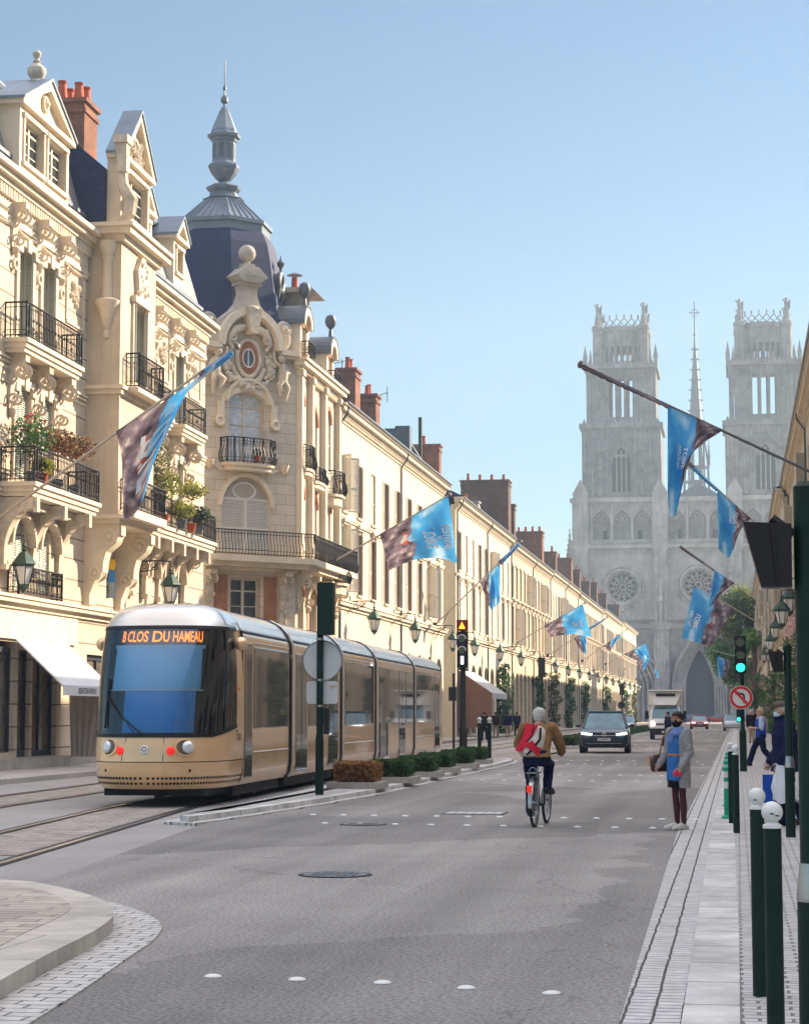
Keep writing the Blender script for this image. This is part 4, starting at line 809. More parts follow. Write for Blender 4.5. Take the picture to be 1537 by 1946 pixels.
BR, BD = M['brick'], M['brick_dark']; M['brownleather_'] = flat('brown shopfront paint', (.07, .035, .02), .4)
H3 = townhouse('town_house', 'long cream house with rows of pale shutters, adjoining the domed corner building', 87.8, 121.0, 15.55, M['render'], sp=3.6, seed=2, chim=((12.2, 1.5, 13.6, 2.45, 19.3, BR, 2), (18.2, 1.5, 19.4, 2.6, 18.9, BR, 2)), open_p=(.8, .12))
H4 = townhouse('town_house', 'cream house with an exposed tan end wall beyond the side street', 126.5, 158, 15.4, M['render'], sp=3.7, seed=3, chim=((1.0, 1.2, 2.0, 3.4, 19.0, BR, 1), (27, 2.0, 28.0, 4.0, 18.0, M['greystone'], 1)), shop=M['navy'], open_p=(.3, .6))
H5 = townhouse('town_house', 'stone house with pedimented windows under the broad brick chimney stack', 158, 192, 15.1, M['render3'], sp=3.1, hood=False, seed=4, chim=((6.0, .8, 8.0, 4.8, 20.9, BD, 4), (10.4, .8, 11.6, 3.4, 19.3, BD, 1)))
H6 = townhouse('town_house', 'narrow-windowed ochre house midway along the row', 192, 226, 15.3, M['render2'], sp=2.9, hood=True, seed=5, chim=((1.2, .8, 3.0, 4.2, 19.2, BR, 5), (16, .8, 17.5, 3.6, 18.4, BR, 3)))
H7 = townhouse('town_house', 'house with the row of red stacks, third from the far end of the row', 226, 268, 15.2, M['render'], sp=3.0, hood=False, seed=6, near=False, chim=((2, .8, 4, 3.8, 19.3, BR, 3), (14, .8, 16, 3.6, 18.8, BD, 3), (30, .8, 32, 3.6, 18.4, BD, 2)))
H8 = townhouse('town_house', 'far cream house next to the last of the row', 268, 314, 15.5, M['render2'], sp=3.0, seed=7, near=False, chim=((2, .8, 4, 3.8, 19.2, BD, 3), (22, .8, 24, 3.6, 18.9, BD, 2)))
H9 = townhouse('town_house', 'last house of the left row before the cathedral square', 314, 360, 15.9, M['render'], sp=3.0, hood=False, seed=8, near=False, chim=((8, .8, 10, 3.6, 19, BD, 2),))
# dark slate gable and tall flue pipe at the end of the shuttered house, quoined end wall
gd = MB().prism([(1.0, 15.6), (1.0, 17.0), (2.2, 18.9), (7, 18.9), (7, 15.6)], 'x', 30.6, 31.4); gd.box(29.6, 1.5, 15.4, 30.4, 2.4, 18.9); gd.build('slate_gable', M['zinc_dark'], H3)
tag(MB().tube([(-19.2, 121.5, 14), (-19.2, 121.5, 20.0)], .12, 8).build('flue_pipe', M['green']), 'thin tall green flue pipe rising beside the red stack past the shuttered house', 'flue pipe')
def aerial(x, y, z, h, lab, two):
    t = thing('tv_aerial', lab, 'aerial', (x, y, z)); MB().tube([(0, 0, 0), (0, 0, h)], .025, 5).build('mast', M['zinc_dark'], t)
    b = MB(); b.tube([(-.7, 0, h - .25), (.6, 0, h + (.15 if two else 0))], .02, 5)
    for i in range(6): b.tube([(-.6 + i*.22, -.25, h - .2 + (i*.06 if two else 0)), (-.6 + i*.22, .25, h - .2 + (i*.06 if two else 0))], .01, 4)
    if two: b.tube([(.55, 0, h - .4), (.55, 0, h + .5)], .02, 4); b.tube([(-1.2, .4, .6), (1.5, -.4, .5)], .018, 4)
    b.build('antenna', M['zinc_dark'], t)
aerial(-19.8, 99.5, 16.2, 3.6, 'thin television aerial on the roof just behind the brick stacks', False); aerial(-19.3, 107, 16.5, 2.6, 'wider television aerial leaning over the roof of the shuttered house', True)
awning(H4, 1.0, 9.0, 4.4, 2.9, 2.2, .35, flat('greyed awning canvas', (.42, .42, .42), .85), None, -.03, False); 
sc_ = MB(); sc_.add([(1.0, -.05, 4.35), (1.0, -2.2, 2.9), (1.0, -2.2, .9), (1.0, -.05, .5)], [(0, 1, 2, 3)]); sc_.build('side_curtain', M['awn_br'], H4)
# ================================================================ right-hand row, mostly edge-on
X3 = 3.3
Q1 = townhouse('town_house', 'dark-eaved ochre house at the right edge of the picture', 64, 121, 15.2, M['render3'], X=X3, mirror=True, seed=11, sp=3.4, chim=((24, .6, 25.5, 2.4, 20.3, BR, 2), (30, .5, 31.5, 2.2, 18.9, M['greystone'], 1)), trimm=M['trim'])
Q2 = townhouse('town_house', 'second house of the right side, with a lower pale eave', 121.5, 182, 15.0, M['render2'], X=X3 - .35, mirror=True, seed=12, sp=3.4, near=False)
Q3 = townhouse('town_house', 'farther right-hand house with a warm lit gable above the tree', 182.5, 262, 16.6, M['render'], X=X3 - .6, mirror=True, seed=13, sp=3.4, near=False)
Q4 = townhouse('town_house', 'right-hand house hidden behind ivy near the cathedral square', 262.5, 318, 15.4, M['render2'], X=X3 - .4, mirror=True, seed=14, sp=3.4, near=False)
Q0 = townhouse('town_house', 'house of the square beyond the right edge', 8, 63.5, 15.6, M['render2'], X=6.5, mirror=True, seed=15, sp=3.4, near=False)
# ================================================================ the cathedral at the end of the street
CT = thing('cathedral', 'pale gothic cathedral with twin towers, rose windows and a slender spire closing the street', 'cathedral', (-7.2, 400, 0))
K = M['cathstone']; KD = M['cathdark']
def lancet(c, w, z0, z1): return (c - w/2, z0, c + w/2, z1)
def point_fill(mb, o, y0, y1, frac=.9):
    # pointed head: two flanks filling the upper corners of an opening
    c = (o[0] + o[2]) / 2; hw = (o[2] - o[0]) / 2; zt = o[3]; zs = zt - hw * 2 * frac
    for s in (-1, 1):
        P = [(c + s*hw, zt)] + [(c + s * hw * (1 - (k/6) ** 1.7), zs + (zt - zs) * (k/6)) for k in range(7)]
        mb.prism(P if s > 0 else P[::-1], 'y', y0, y1)
def point_band(mb, c, hw, z0, zt, t, y0, y1, n=8):
    pr = [(hw * (1 - (k/n) ** 1.8), z0 + (zt - z0) * (k/n)) for k in range(n + 1)]
    for s in (-1, 1):
        for k in range(n):
            (a, za), (b, zb) = pr[k], pr[k+1]; mb.prism([(c + s*a, za), (c + s*(a + t), za + t*.3), (c + s*(b + t), zb + t*.6), (c + s*b, zb)], 'y', y0, y1)
def pinnacle(mb, x, y, z, h, r):
    mb.lathe([(r, 0), (r, h*.3), (r*1.3, h*.31), (r*.9, h*.36), (r*.45, h*.65), (r*.12, h*.93), (r*.35, h*.95), (.02, h)], (x, y, z), 4, PI/4)
    for k in range(4):
        zz = z + h * (.42 + k*.13); q = r * (.95 - k*.22)
        for a in range(4): w_ = PI/4 + a*PI/2; mb.cbox((x + math.cos(w_)*q, y + math.sin(w_)*q, zz), (r*.35, r*.35, r*.35))
bodyw = MB(); rose = [(-15, 26.8, 3.1), (0, 27.2, 3.1), (15, 26.8, 3.1)]
ops = [(c - r_, z - r_, c + r_, z + r_) for c, z, r_ in rose]
pops = [(-2.75, 0, 2.75, 14.2), (-17.6, 0, -12.4, 12.5), (12.4, 0, 17.6, 12.5)]
gal = [(bx + (k - 1) * 4.1 - 1.75, 36.4, bx + (k - 1) * 4.1 + 1.75, 42.2) for bx in (-15, 0, 15) for k in range(3)]
wall(bodyw, -25, 25, 0, 44, ops + pops + gal, 1.4, 3)
for c, z, r_ in rose:
    for q in range(4):
        a0 = q * PI/2; P = [(c + r_*math.sqrt(2)*math.cos(a0 + PI/4), z + r_*math.sqrt(2)*math.sin(a0 + PI/4))] + [(c + r_*math.cos(a0 + PI/2*k/8), z + r_*math.sin(a0 + PI/2*k/8)) for k in range(9)]
        bodyw.prism(P[:1] + P[1:][::-1], 'y', .01, 1.39)
for o_ in pops: point_fill(bodyw, o_, .02, 1.38)
for o_ in gal: point_fill(bodyw, o_, .02, 1.38, .5)
bodyw.box(-25, 3, 0, 25, 30, 43.9)
bodyw.build('front', K, CT)
rc = MB(); rc.box(-24, 2.2, 36, 24, 2.4, 43)
rc.build('gallery_recess', K, CT)
gw = MB()
for bx in (-15, 0, 15):
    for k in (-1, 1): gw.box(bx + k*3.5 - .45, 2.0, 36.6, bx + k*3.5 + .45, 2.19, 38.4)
gw.build('gallery_shade_panel', KD, CT)  # flat dark boxes stand in for the shade inside gallery openings
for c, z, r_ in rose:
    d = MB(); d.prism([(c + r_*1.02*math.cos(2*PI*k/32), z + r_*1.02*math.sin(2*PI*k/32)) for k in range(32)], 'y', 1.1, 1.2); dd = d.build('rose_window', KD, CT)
    t = MB(); t.ring((c, .75, z), .55, .14, 'y', 16, 5)
    for i in range(12):
        a = 2*PI*i/12 + .13; t.tube([(c + .6*math.cos(a), .75, z + .6*math.sin(a)), (c + 2.0*math.cos(a), .75, z + 2.0*math.sin(a))], .10, 5)
        a2 = a + PI/12; t.ring((c + 2.35*math.cos(a2), .75, z + 2.35*math.sin(a2)), .52, .10, 'y', 12, 5)
        t.ring((c + 1.55*math.cos(a2), .75, z + 1.55*math.sin(a2)), .34, .07, 'y', 10, 4)
    t.ring((c, .7, z), 3.02, .16, 'y', 36, 5); t.build('tracery', K, dd)
    t = MB(); t.ring((c, -.05, z), 3.5, .35, 'y', 40, 6); t.ring((c, -.1, z), 4.15, .25, 'y', 40, 6); t.build('rose_moulding', K, dd)
tr = MB()
for z0, z1, p in ((43.9, 44.8, .9), (34.6, 35.3, .9), (20.2, 20.9, .8), (35.3, 36.2, .4), (18.6, 19.4, .4)): tr.box(-25.4, -p, z0, 25.4, .0, z1)
tr.build('string_course', K, CT)
gt_ = MB()
for bx in (-15, 0, 15):
    for k in range(3):
        x = bx + (k-1)*4.1; point_band(gt_, x, 1.7, 40.3, 42.6, .28, -.3, .3)
        for a in (-1, 0, 1): gt_.ring((x + a*.75, .3, 41.2 - abs(a)*.5), .5, .12, 'y', 10, 4)
        gt_.ring((x, -.1, 42.9), .5, .14, 'y', 10, 4)
    for k in range(4): gt_.tube([(bx + (k-1.5)*4.1, -.1, 36), (bx + (k-1.5)*4.1, -.1, 43.5)], .3, 6)
    for k in range(20): gt_.ring((bx - 6 + k*.63, -.6, 35.75), .26, .08, 'y', 8, 4)
gt_.build('gallery_tracery', K, CT)
def buttress(x, top):
    b = MB(); b.box(x - 1.5, -2.2, 0, x + 1.5, .0, 19.5); b.box(x - 1.2, -1.6, 19.5, x + 1.2, 0, 34); b.box(x - 1.5, -1.2, 34, x + 1.5, 0, 45.5); b.box(x - 1.9, -2.5, 18.2, x + 1.9, 0, 19.6)
    for dx in (-.9, 0, .9): pinnacle(b, x + dx, -2.0 + abs(dx)*.3, 19.5, 14 if dx == 0 else 8.5, .62 if dx == 0 else .42)
    for dx in (-1.1, 1.1): pinnacle(b, x + dx, -1.4, 28, 5.5, .35)
    for z in range(3, 18, 3): b.tube([(x - 1.2, -2.3, z), (x - 1.2, -2.3, z + 2.4)], .25, 6); b.tube([(x + 1.2, -2.3, z), (x + 1.2, -2.3, z + 2.4)], .25, 6)
    b.prism([(x - 1.7, 45.5), (x + 1.7, 45.5), (x, 48.6)], 'y', -1.2, .3); pinnacle(b, x, -1.0, 35.5, 3.5, .5)
    b.build('buttress', K, CT)
for x in (-7.4, 7.4, -23.2, 23.2): buttress(x, 46)
for c, hw, zt, out in ((0, 2.75, 14.2, 4.2), (-15, 2.6, 12.5, 6.0), (15, 2.6, 12.5, 6.0)):
    b = MB()
    for k in range(5): point_band(b, c, hw + .12 + k*(out-2)/5*1.2, 6.5 if k else 6.2, zt + .3 + k*1.0, .5, -.35 - k*.35, .3 - k*.3)
    for k in range(5):
        for s in (-1, 1): b.tube([(c + s*(hw + .3 + k*(out-2)/5*1.2), -.2 - k*.35, 0), (c + s*(hw + .3 + k*(out-2)/5*1.2), -.2 - k*.35, 7)], .26, 6)
    # ogee hood rising to a finial
    P = [(out*(1 - t_)**1.6 + .05, 11 + (21 - 11)*t_) for t_ in [i/8 for i in range(9)]]
    for s in (-1, 1):
        for (x0, z0), (x1, z1) in zip(P, P[1:]): b.tube([(c + s*x0*1.1, -1.9, z0), (c + s*x1*1.1, -1.9, z1)], .28, 5)
    b.lathe([(.15, 0), (.2, 1), (.5, 1.3), (.2, 1.6), (.1, 2.4), (.02, 2.6)], (c, -1.9, 20.6), 8)
    b.build('portal', K, CT)
MB().box(-2.75, 1.15, 0, 2.75, 1.3, 14.3).build('door', flat('slate blue closed doors', (.085, .095, .125), .6), CT)
MB().box(-17.6, 1.15, 0, -12.4, 1.3, 12.6).build('door', bpy.data.materials['slate blue closed doors'], CT); MB().box(12.4, 1.15, 0, 17.6, 1.3, 12.6).build('door', bpy.data.materials['slate blue closed doors'], CT)
def angel(mb, x, y, z):
    mb.lathe([(.55, 0), (.5, .8), (.35, 1.6), (.3, 1.9), (.42, 2.5), (.3, 2.95), (.12, 3.1)], (x, y, z), 8); mb.ball((x, y, z + 3.4), .32, 8, 6)
    mb.prism([(x + .2, z + 2.8), (x + .9, z + 3.4), (x + .8, z + 1.4), (x + .25, z + 1.6)], 'y', y + .2, y + .4); mb.tube([(x - .2, y, z + 2.7), (x - .7, y - .2, z + 3.4)], .14, 6)
def tower(cx):
    t = MB(); hw = 7.9; y0, y1 = -.2, 15.2
    o1 = [(cx - 1.9, 46.0, cx + 1.9, 55.2)]
    wall(t, cx - hw, cx + hw, 44, 59.2, o1, .9, 1.2, y0); point_fill(t, o1[0], y0 + .02, y0 + .88)
    t.box(cx - hw, y0 + 1.2, 44, cx + hw, y1, 59.2)
    hm = 7.0; l3 = [lancet(cx + (k-1)*1.75, 1.15, 61.4, 69.8) for k in range(3)]; co = [(cx - hm + .4, 60.2, cx - hm + 1.1, 67.5), (cx + hm - 1.1, 60.2, cx + hm - .4, 67.5)]
    for yy in (1.0, 13.0):
        e = [lancet(cx + (k-1)*1.75, 1.15, 58 if yy > 5 else 61.4, 74 if yy > 5 else 69.8) for k in range(3)]
        wall(t, cx - hm, cx + hm, 59.2, 74.0 if yy > 5 else 72, e + co, .8, .9, yy)
        if yy < 5:
            for o_ in e: point_fill(t, o_, yy + .02, yy + .78)
        for k in range(8): t.tube([(cx - 6.2 + k*1.77, yy - .15, 60), (cx - 6.2 + k*1.77, yy - .15, 70)], .2, 6)
    for s in (-1, 1): t.box(cx + s*(hm - .45) - .45, 3.2, 59.2, cx + s*(hm - .45) + .45, 11.8, 72)
    # crown stage, an open drum of lancets
    n = 28; Rr = 5.5; cy = 7.5; z0, z1 = 72, 80.2
    def sect(a0, a1, za, zb):
        t.add([(cx + r_*math.cos(a), cy + r_*math.sin(a), z) for z in (za, zb) for a in (a0, a1) for r_ in (Rr - .7, Rr)], [(0, 1, 3, 2), (4, 6, 7, 5), (1, 5, 7, 3), (0, 2, 6, 4), (0, 4, 5, 1), (2, 3, 7, 6)])
    for i in range(n):
        a0 = 2*PI*i/n; a1 = 2*PI*(i+1)/n; am = (a0 + a1)/2; front = abs(math.sin(am)) > .55
        sect(a0, a1, z0, 73.0); sect(a0, a1, 76.2, z1)
        if front: sect(a0, a0 + (a1-a0)*.3, 73.0, 76.2)
        else: sect(a0, a1, 73.0, 76.2)
        t.tube([(cx + (Rr+.1)*math.cos(a0), cy + (Rr+.1)*math.sin(a0), 72.5), (cx + (Rr+.1)*math.cos(a0), cy + (Rr+.1)*math.sin(a0), 80)], .14, 5)
    for za, zb, p in ((71.4, 72.4, .35), (79.4, 80.3, .35)): t.lathe([(Rr - .4, za), (Rr + p, za), (Rr + p, zb), (Rr - .4, zb)], (cx, cy, 0), 28)
    for a in range(4):
        w_ = PI/4 + a*PI/2; px_, py_ = cx + math.cos(w_)*6.6, cy + math.sin(w_)*6.6
        t.lathe([(1.05, 72), (1.05, 79.6), (1.25, 79.7), (1.25, 80.4), (.7, 80.6), (.55, 82)], (px_, py_, 0), 8); angel(t, px_, py_, 81.6)
    t.build('tower', M['cathsoot'], CT)
    d = MB()
    for z0, z1, p, h in ((59.0, 60.0, .5, hw), (71.2, 72.0, .5, hm)): d.box(cx - h - p, y0 - p, z0, cx + h + p, y0 + 16, z1)
    for a in range(-7, 8): d.prism([(cx + a*1.05 - .42, 60), (cx + a*1.05 + .42, 60), (cx + a*1.05, 61.0)], 'y', -.5, -.2)
    for a in range(-6, 7): d.prism([(cx + a*1.05 - .42, 72), (cx + a*1.05 + .42, 72), (cx + a*1.05, 73.1)], 'y', .2, .5)
    for s in (-1, 1): pinnacle(d, cx + s*(hm + .1), .4, 72, 4.2, .55); pinnacle(d, cx + s*(hm - 1), .4, 72, 3.4, .4)
    m_ = 22
    for i in range(m_):
        a = 2*PI*i/m_; a2 = 2*PI*(i+1)/m_; p = lambda a, z: (cx + 5.4*math.cos(a), 7.5 + 5.4*math.sin(a), z)
        d.tube([p(a, 80.3), p(a2, 82.0)], .11, 4); d.tube([p(a2, 80.3), p(a, 82.0)], .11, 4); d.lathe([(.05, 0), (.2, .35), (.2, .5), (.04, .9)], p(a, 82.0), 6)
    # flanking panels, statues under canopies and the big ogee
    point_band(d, cx, 2.1, 52.4, 56.5, .3, -.7, .2)
    for s in (-1, 1):
        for z in (45.2, 50.6): d.lathe([(.5, 0), (.45, 1.2), (.3, 2.4), (.35, 2.7), (.15, 3.3)], (cx + s*4.2, -.4, z), 8); pinnacle(d, cx + s*4.2, -.35, z + 3.6, 2.6, .5)
        for x in (2.8, 5.7, 7.3): d.tube([(cx + s*x, -.35, 44.5), (cx + s*x, -.35, 58.6)], .3, 6)
        d.prism([(cx + s*4.2 - 1.2, 54.5), (cx + s*4.2 + 1.2, 54.5), (cx + s*4.2, 57.6)], 'y', -.5, .0)
        P = [(3.4*(1 - t_)**1.7 + .05, 54.3 + 4.4*t_) for t_ in [i/7 for i in range(8)]]
        for (x0, q0), (x1, q1) in zip(P, P[1:]): d.tube([(cx + s*x0, -.55, q0), (cx + s*x1, -.55, q1)], .2, 5)
    d.build('tower_tracery', M['cathsoot'], CT)
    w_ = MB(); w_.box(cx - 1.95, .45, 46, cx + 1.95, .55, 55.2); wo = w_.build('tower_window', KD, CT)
    m_ = MB()
    for k in range(1, 4): m_.box(cx - 1.9 + k*.95 - .12, .1, 46, cx - 1.9 + k*.95 + .12, .4, 54.5)
    for k in range(4): point_band(m_, cx - 1.43 + k*.95, .42, 52.4, 53.6, .12, .1, .4, 5)
    m_.build('mullions', K, wo)
for cx in (-15.0, 15.0 - 1.4): tower(cx)
sp = MB(); sx, sy = -1.45, 80
sp.lathe([(2.0, 66), (1.75, 69), (.15, 92.5), (.1, 93)], (sx, sy, 0), 8)
for i in range(8):
    a = PI/8 + i*PI/4
    sp.tube([(sx + 3.4*math.cos(a), sy + 3.4*math.sin(a), 50), (sx + 2.9*math.cos(a), sy + 2.9*math.sin(a), 62), (sx + 1.8*math.cos(a), sy + 1.8*math.sin(a), 69)], [.32, .26, .15], 5)
    sp.tube([(sx + 2.0*math.cos(a), sy + 2.0*math.sin(a), 50), (sx + 1.9*math.cos(a), sy + 1.9*math.sin(a), 67)], .22, 5)
    pinnacle(sp, sx + 3.2*math.cos(a), sy + 3.2*math.sin(a), 61, 6, .4)
    for k in range(9): r_ = 1.75 - k*.17; sp.cbox((sx + (r_+.25)*math.cos(a), sy + (r_+.25)*math.sin(a), 69.3 + k*2.5), (.7, .3, .16))
    a2 = a + PI/4
    for z in (53.5, 57, 60.5): sp.tube([(sx + 1.95*math.cos(a), sy + 1.95*math.sin(a), z), (sx + 1.95*math.cos(a2), sy + 1.95*math.sin(a2), z)], .25, 4); sp.tube([(sx + 3.2*math.cos(a), sy + 3.2*math.sin(a), z), (sx + 3.2*math.cos(a2), sy + 3.2*math.sin(a2), z)], .18, 4)
sp.lathe([(5.5, 47), (4.6, 49.5), (3.4, 50.6)], (sx, sy, 0), 12)
so_ = sp.build('spire', M['zinc_dark'], CT)
cr = MB(); cr.tube([(sx, sy, 92.5), (sx, sy, 101)], .13, 5); cr.tube([(sx - 1.4, sy, 98.3), (sx + 1.4, sy, 98.3)], .12, 5); cr.ring((sx, sy, 98.3), .85, .08, 'y', 20, 5); cr.ball((sx, sy, 93), .4, 8, 6); cr.build('cross', M['zinc_dark'], so_)
nv = MB(); nv.prism([(-9, 44), (9, 44), (0, 49.5)], 'y', 16, 110); nv.build('nave_roof', M['zinc'], CT)
pn = MB()
for x, y, h in ((-26, 20, 42), (-27.5, 24, 38), (26, 20, 42)): pn.box(x - .7, y - .7, 0, x + .7, y + .7, h - 5); pinnacle(pn, x, y, h - 5, 8, .8)
pn.build('side_pinnacles', K, CT)
# ================================================================ the tram
M['gold'] = mat('champagne gold metallic paint', (.86, .56, .30), .28, .4, var=.06, vs=2, bump=.0, coat=.6)
M['silver'] = mat('pale champagne roof paint', (.74, .69, .61), .24, .35, var=.05, vs=2, bump=.0, coat=.5)
M['tramglass'] = flat('tinted tram window glass', (.085, .08, .072), .03, 0, spec=1.0, var=.3, vs=.8)
M['cabblack'] = flat('black cab side glass', (.008, .008, .011), .05, 0, spec=.7)
M['bellows'] = flat('dark bellows rubber', (.025, .022, .026), .6)
M['blind_a'] = flat('light blue cab blind', (.30, .62, .85), .6); M['blind_b'] = flat('deep blue cab blind', (.07, .36, .76), .5)
M['led'] = flat('amber display diodes', (1.0, .20, .015), .5, emit=1.05, var=0)
M['lamp'] = flat('clear lamp glass', (.75, .76, .75), .08, .3, coat=1); M['redlamp'] = flat('red lamp lens', (.75, .02, .015), .25, coat=.6, emit=.25, var=0)
def clearglass(name, tint=(.75, .85, .9), rough=.02, f0=.05):
    m, nt_, b = nmat(name); N = nt_.nodes; L = nt_.links; out = N['Material Output']
    t = N.new('ShaderNodeBsdfTransparent'); t.inputs[0].default_value = (*tint, 1); g = N.new('ShaderNodeBsdfGlossy'); g.inputs['Roughness'].default_value = rough; g.inputs[0].default_value = (.9, .95, 1, 1)
    lw = N.new('ShaderNodeLayerWeight'); lw.inputs[0].default_value = .35; mr = N.new('ShaderNodeMapRange'); mr.inputs['To Min'].default_value = f0; mr.inputs['To Max'].default_value = .9; L.new(lw.outputs['Fresnel'], mr.inputs[0])
    mx = N.new('ShaderNodeMixShader'); L.new(mr.outputs[0], mx.inputs[0]); L.new(t.outputs[0], mx.inputs[1]); L.new(g.outputs[0], mx.inputs[2]); L.new(mx.outputs[0], out.inputs['Surface']); return m
M['windscreen'] = clearglass('clear windscreen glass')
TR = thing('tram', 'champagne gold tram with rounded cab and amber destination display coming down the track', 'tram', (-10.05, 33.2, 0), R(2.15))
ROWS = [(.30, .22, 1.10), (.36, .10, 1.14), (.50, .03, 1.18), (.78, .0, 1.2), (1.0, .03, 1.2), (1.2, .08, 1.2), (1.28, .10, 1.2), (1.7, .20, 1.2), (2.1, .32, 1.2), (2.5, .46, 1.19), (2.8, .58, 1.17), (3.1, .71, 1.14), (3.16, .74, 1.12), (3.28, .82, 1.06), (3.42, .98, .95), (3.52, 1.25, .78), (3.58, 1.6, .55), (3.6, 2.0, .3)]
def row_at(z):
    for a, b in zip(ROWS, ROWS[1:]):
        if z <= b[0]:
            t = (z - a[0]) / (b[0] - a[0]); return (a[1] + (b[1]-a[1])*t, a[2] + (b[2]-a[2])*t)
    return ROWS[-1][1:]
SE = 1.75
def nose(t, z, sh=0.0):
    """point of the cab shell: t in -1..1 runs from the left flank round the front to the right flank"""
    b, hw = row_at(z); a = abs(t); sg = 1 if t >= 0 else -1; hw -= sh; b += sh
    if a > .8: s = SE + (a - .8) / .2 * .75; return Vector((sg * hw, s, z))
    f = a / .8 * PI / 2; return Vector((sg * hw * math.sin(f) ** (2/2.5), SE - (SE - b) * max(0, math.cos(f)) ** (2/2.3), z))
NC = 56
def shell(t0, t1, z0, z1, nt_=None, nz=6, sh=0.0, zf=None):
    n = nt_ or max(2, int(abs(t1 - t0) / 2 * NC)); mb = MB()
    def f(u, v):
        t = t0 + (t1 - t0) * u; a, b = (zf(t) if zf else (z0, z1)); return nose(t, a + (b - a) * v, sh)
    return mb.grid(f, n, nz)
gz0 = lambda t: 1.22 + (.0 if abs(t) < .5 else (abs(t) - .5) * .45)
TG = .86
shell(-1, 1, .30, .76, nz=4).build('bumper', M['gold'], TR, True)
shell(-1, 1, .775, 0, nz=4, zf=lambda t: (.775, gz0(t))).build('nose_panel', M['gold'], TR, True)
shell(-1, 1, .72, .80, nz=1, sh=.02).build('seam', M['black'], TR, True)
shell(-1, 1, 3.13, 3.6, nz=10).build('cab_roof', M['silver'], TR, True)
for s in (-1, 1): shell(s * TG, s, 0, 0, 4, zf=lambda t: (gz0(t), 3.13), nz=6).build('door_post', M['gold'], TR, True)
shell(-.62, .48, 0, 0, zf=lambda t: (gz0(t) + .01, 3.11), nz=8).build('windscreen', M['windscreen'], TR, True)
shell(-TG, -.62, 0, 0, zf=lambda t: (gz0(t) + .01, 3.11), nz=8).build('cab_side_window', M['cabblack'], TR, True)
shell(.48, TG, 0, 0, zf=lambda t: (gz0(t) + .01, 3.11), nz=8).build('cab_side_window', M['cabblack'], TR, True)
shell(-TG, TG, 0, 0, zf=lambda t: (gz0(t) - .03, gz0(t) + .03), nz=1, sh=-.012).build('window_seal', M['black'], TR, True)
shell(-.9, .9, 3.09, 3.15, nz=1, sh=-.01).build('brow_seal', M['black'], TR, True)
iv = MB(); iv.add(shell(-1, 1, .4, 3.2, nz=8, sh=.28).v, shell(-1, 1, .4, 3.2, nz=8, sh=.28).f); iv.build('cab_interior', M['cabblack'], TR)
shell(-.30, .37, 2.02, 2.74, nz=4, sh=.05).build('upper_blind', M['blind_a'], TR, True); shell(-.16, .33, 1.27, 2.0, nz=4, sh=.055).build('lower_blind', M['blind_b'], TR, True)
shell(-.32, .40, 1.995, 2.02, nz=1, sh=.04).build('blind_rail', M['frame_w'], TR, True); shell(-.32, .40, 2.74, 2.80, nz=1, sh=.045).build('blind_rail', M['blind_a'], TR, True)
shell(-.46, .44, 2.80, 3.08, nz=2, sh=.06).build('display_board', M['cabblack'], TR, True)
vs, fs = text_geo('B CLOS DU HAMEAU', .012)
xs = [v[0] for v in vs]; x0, x1 = min(xs), max(xs)
def lm(v):
    t = -.25 + (v[0] - x0) / (x1 - x0) * .62; return nose(t, 2.94 + v[1] * .27, .045)
db = MB(); db.add([lm(v) for v in vs], fs); do_ = db.build('destination_lettering', M['led'], TR)
# lamps, badge, perforated skirt, wiper, tow covers
def on_nose(t, z, o=0.0):
    p = nose(t, z); e = nose(t + .01, z) - nose(t - .01, z); u_ = nose(t, z + .02) - nose(t, z - .02); n_ = e.cross(u_).normalized()
    if n_.y > 0: n_ = -n_
    return p + n_ * o, n_
for s in (-1, 1):
    p, n_ = on_nose(s * .255, 1.02); mb = MB(); mb.M = Matrix.Translation(p) @ n_.to_track_quat('Z', 'Y').to_matrix().to_4x4()
    mb.lathe([(.155, -.02), (.16, .006), (.13, .012), (.125, -.0)], n=22, sx=1.25); lo_ = mb.build('headlamp', M['gold'], TR, True)
    mb2 = MB(); mb2.M = mb.M; mb2.lathe([(.15, .004), (.14, .006)], n=22, sx=1.2); mb2.build('lamp_well', flat('brown lamp well', (.16, .11, .07), .4), lo_)
    mb2 = MB(); mb2.M = mb.M @ Matrix.Translation((s * .05, 0, 0)); mb2.lathe([(.105, .0), (.105, .03), (.09, .045), (.05, .06), (.01, .065)], n=20); mb2.build('lens', M['lamp'], lo_, True)
    p, n_ = on_nose(s * .15, .96); mb = MB(); mb.M = Matrix.Translation(p) @ n_.to_track_quat('Z', 'Y').to_matrix().to_4x4(); mb.lathe([(.075, 0), (.075, .02), (.05, .032), (.01, .035)], n=18); mb.build('tail_lamp', M['redlamp'], TR, True)
    p, n_ = on_nose(s * .3, .62); mb = MB(); mb.M = Matrix.Translation(p) @ n_.to_track_quat('Z', 'Y').to_matrix().to_4x4(); mb.lathe([(.025, 0), (.025, .01)], n=8); mb.build('tow_cover', M['black'], TR)
p, n_ = on_nose(0, .98); mb = MB(); mb.M = Matrix.Translation(p) @ n_.to_track_quat('Z', 'Y').to_matrix().to_4x4(); mb.ring((0, 0, .01), .06, .016, 'z', 18, 6); mb.ball((0, 0, .005), .03, 10, 6); mb.build('badge', M['lamp'], TR, True)
for t in (-.105, .10): q = MB(); q.tube([nose(t - (.03 if t < 0 else -.0), .79) + Vector((0, -.003, 0)), nose(t, 1.2) + Vector((0, -.003, 0))], .006, 4); q.build('panel_joint', M['bellows'], TR)
pf = MB()
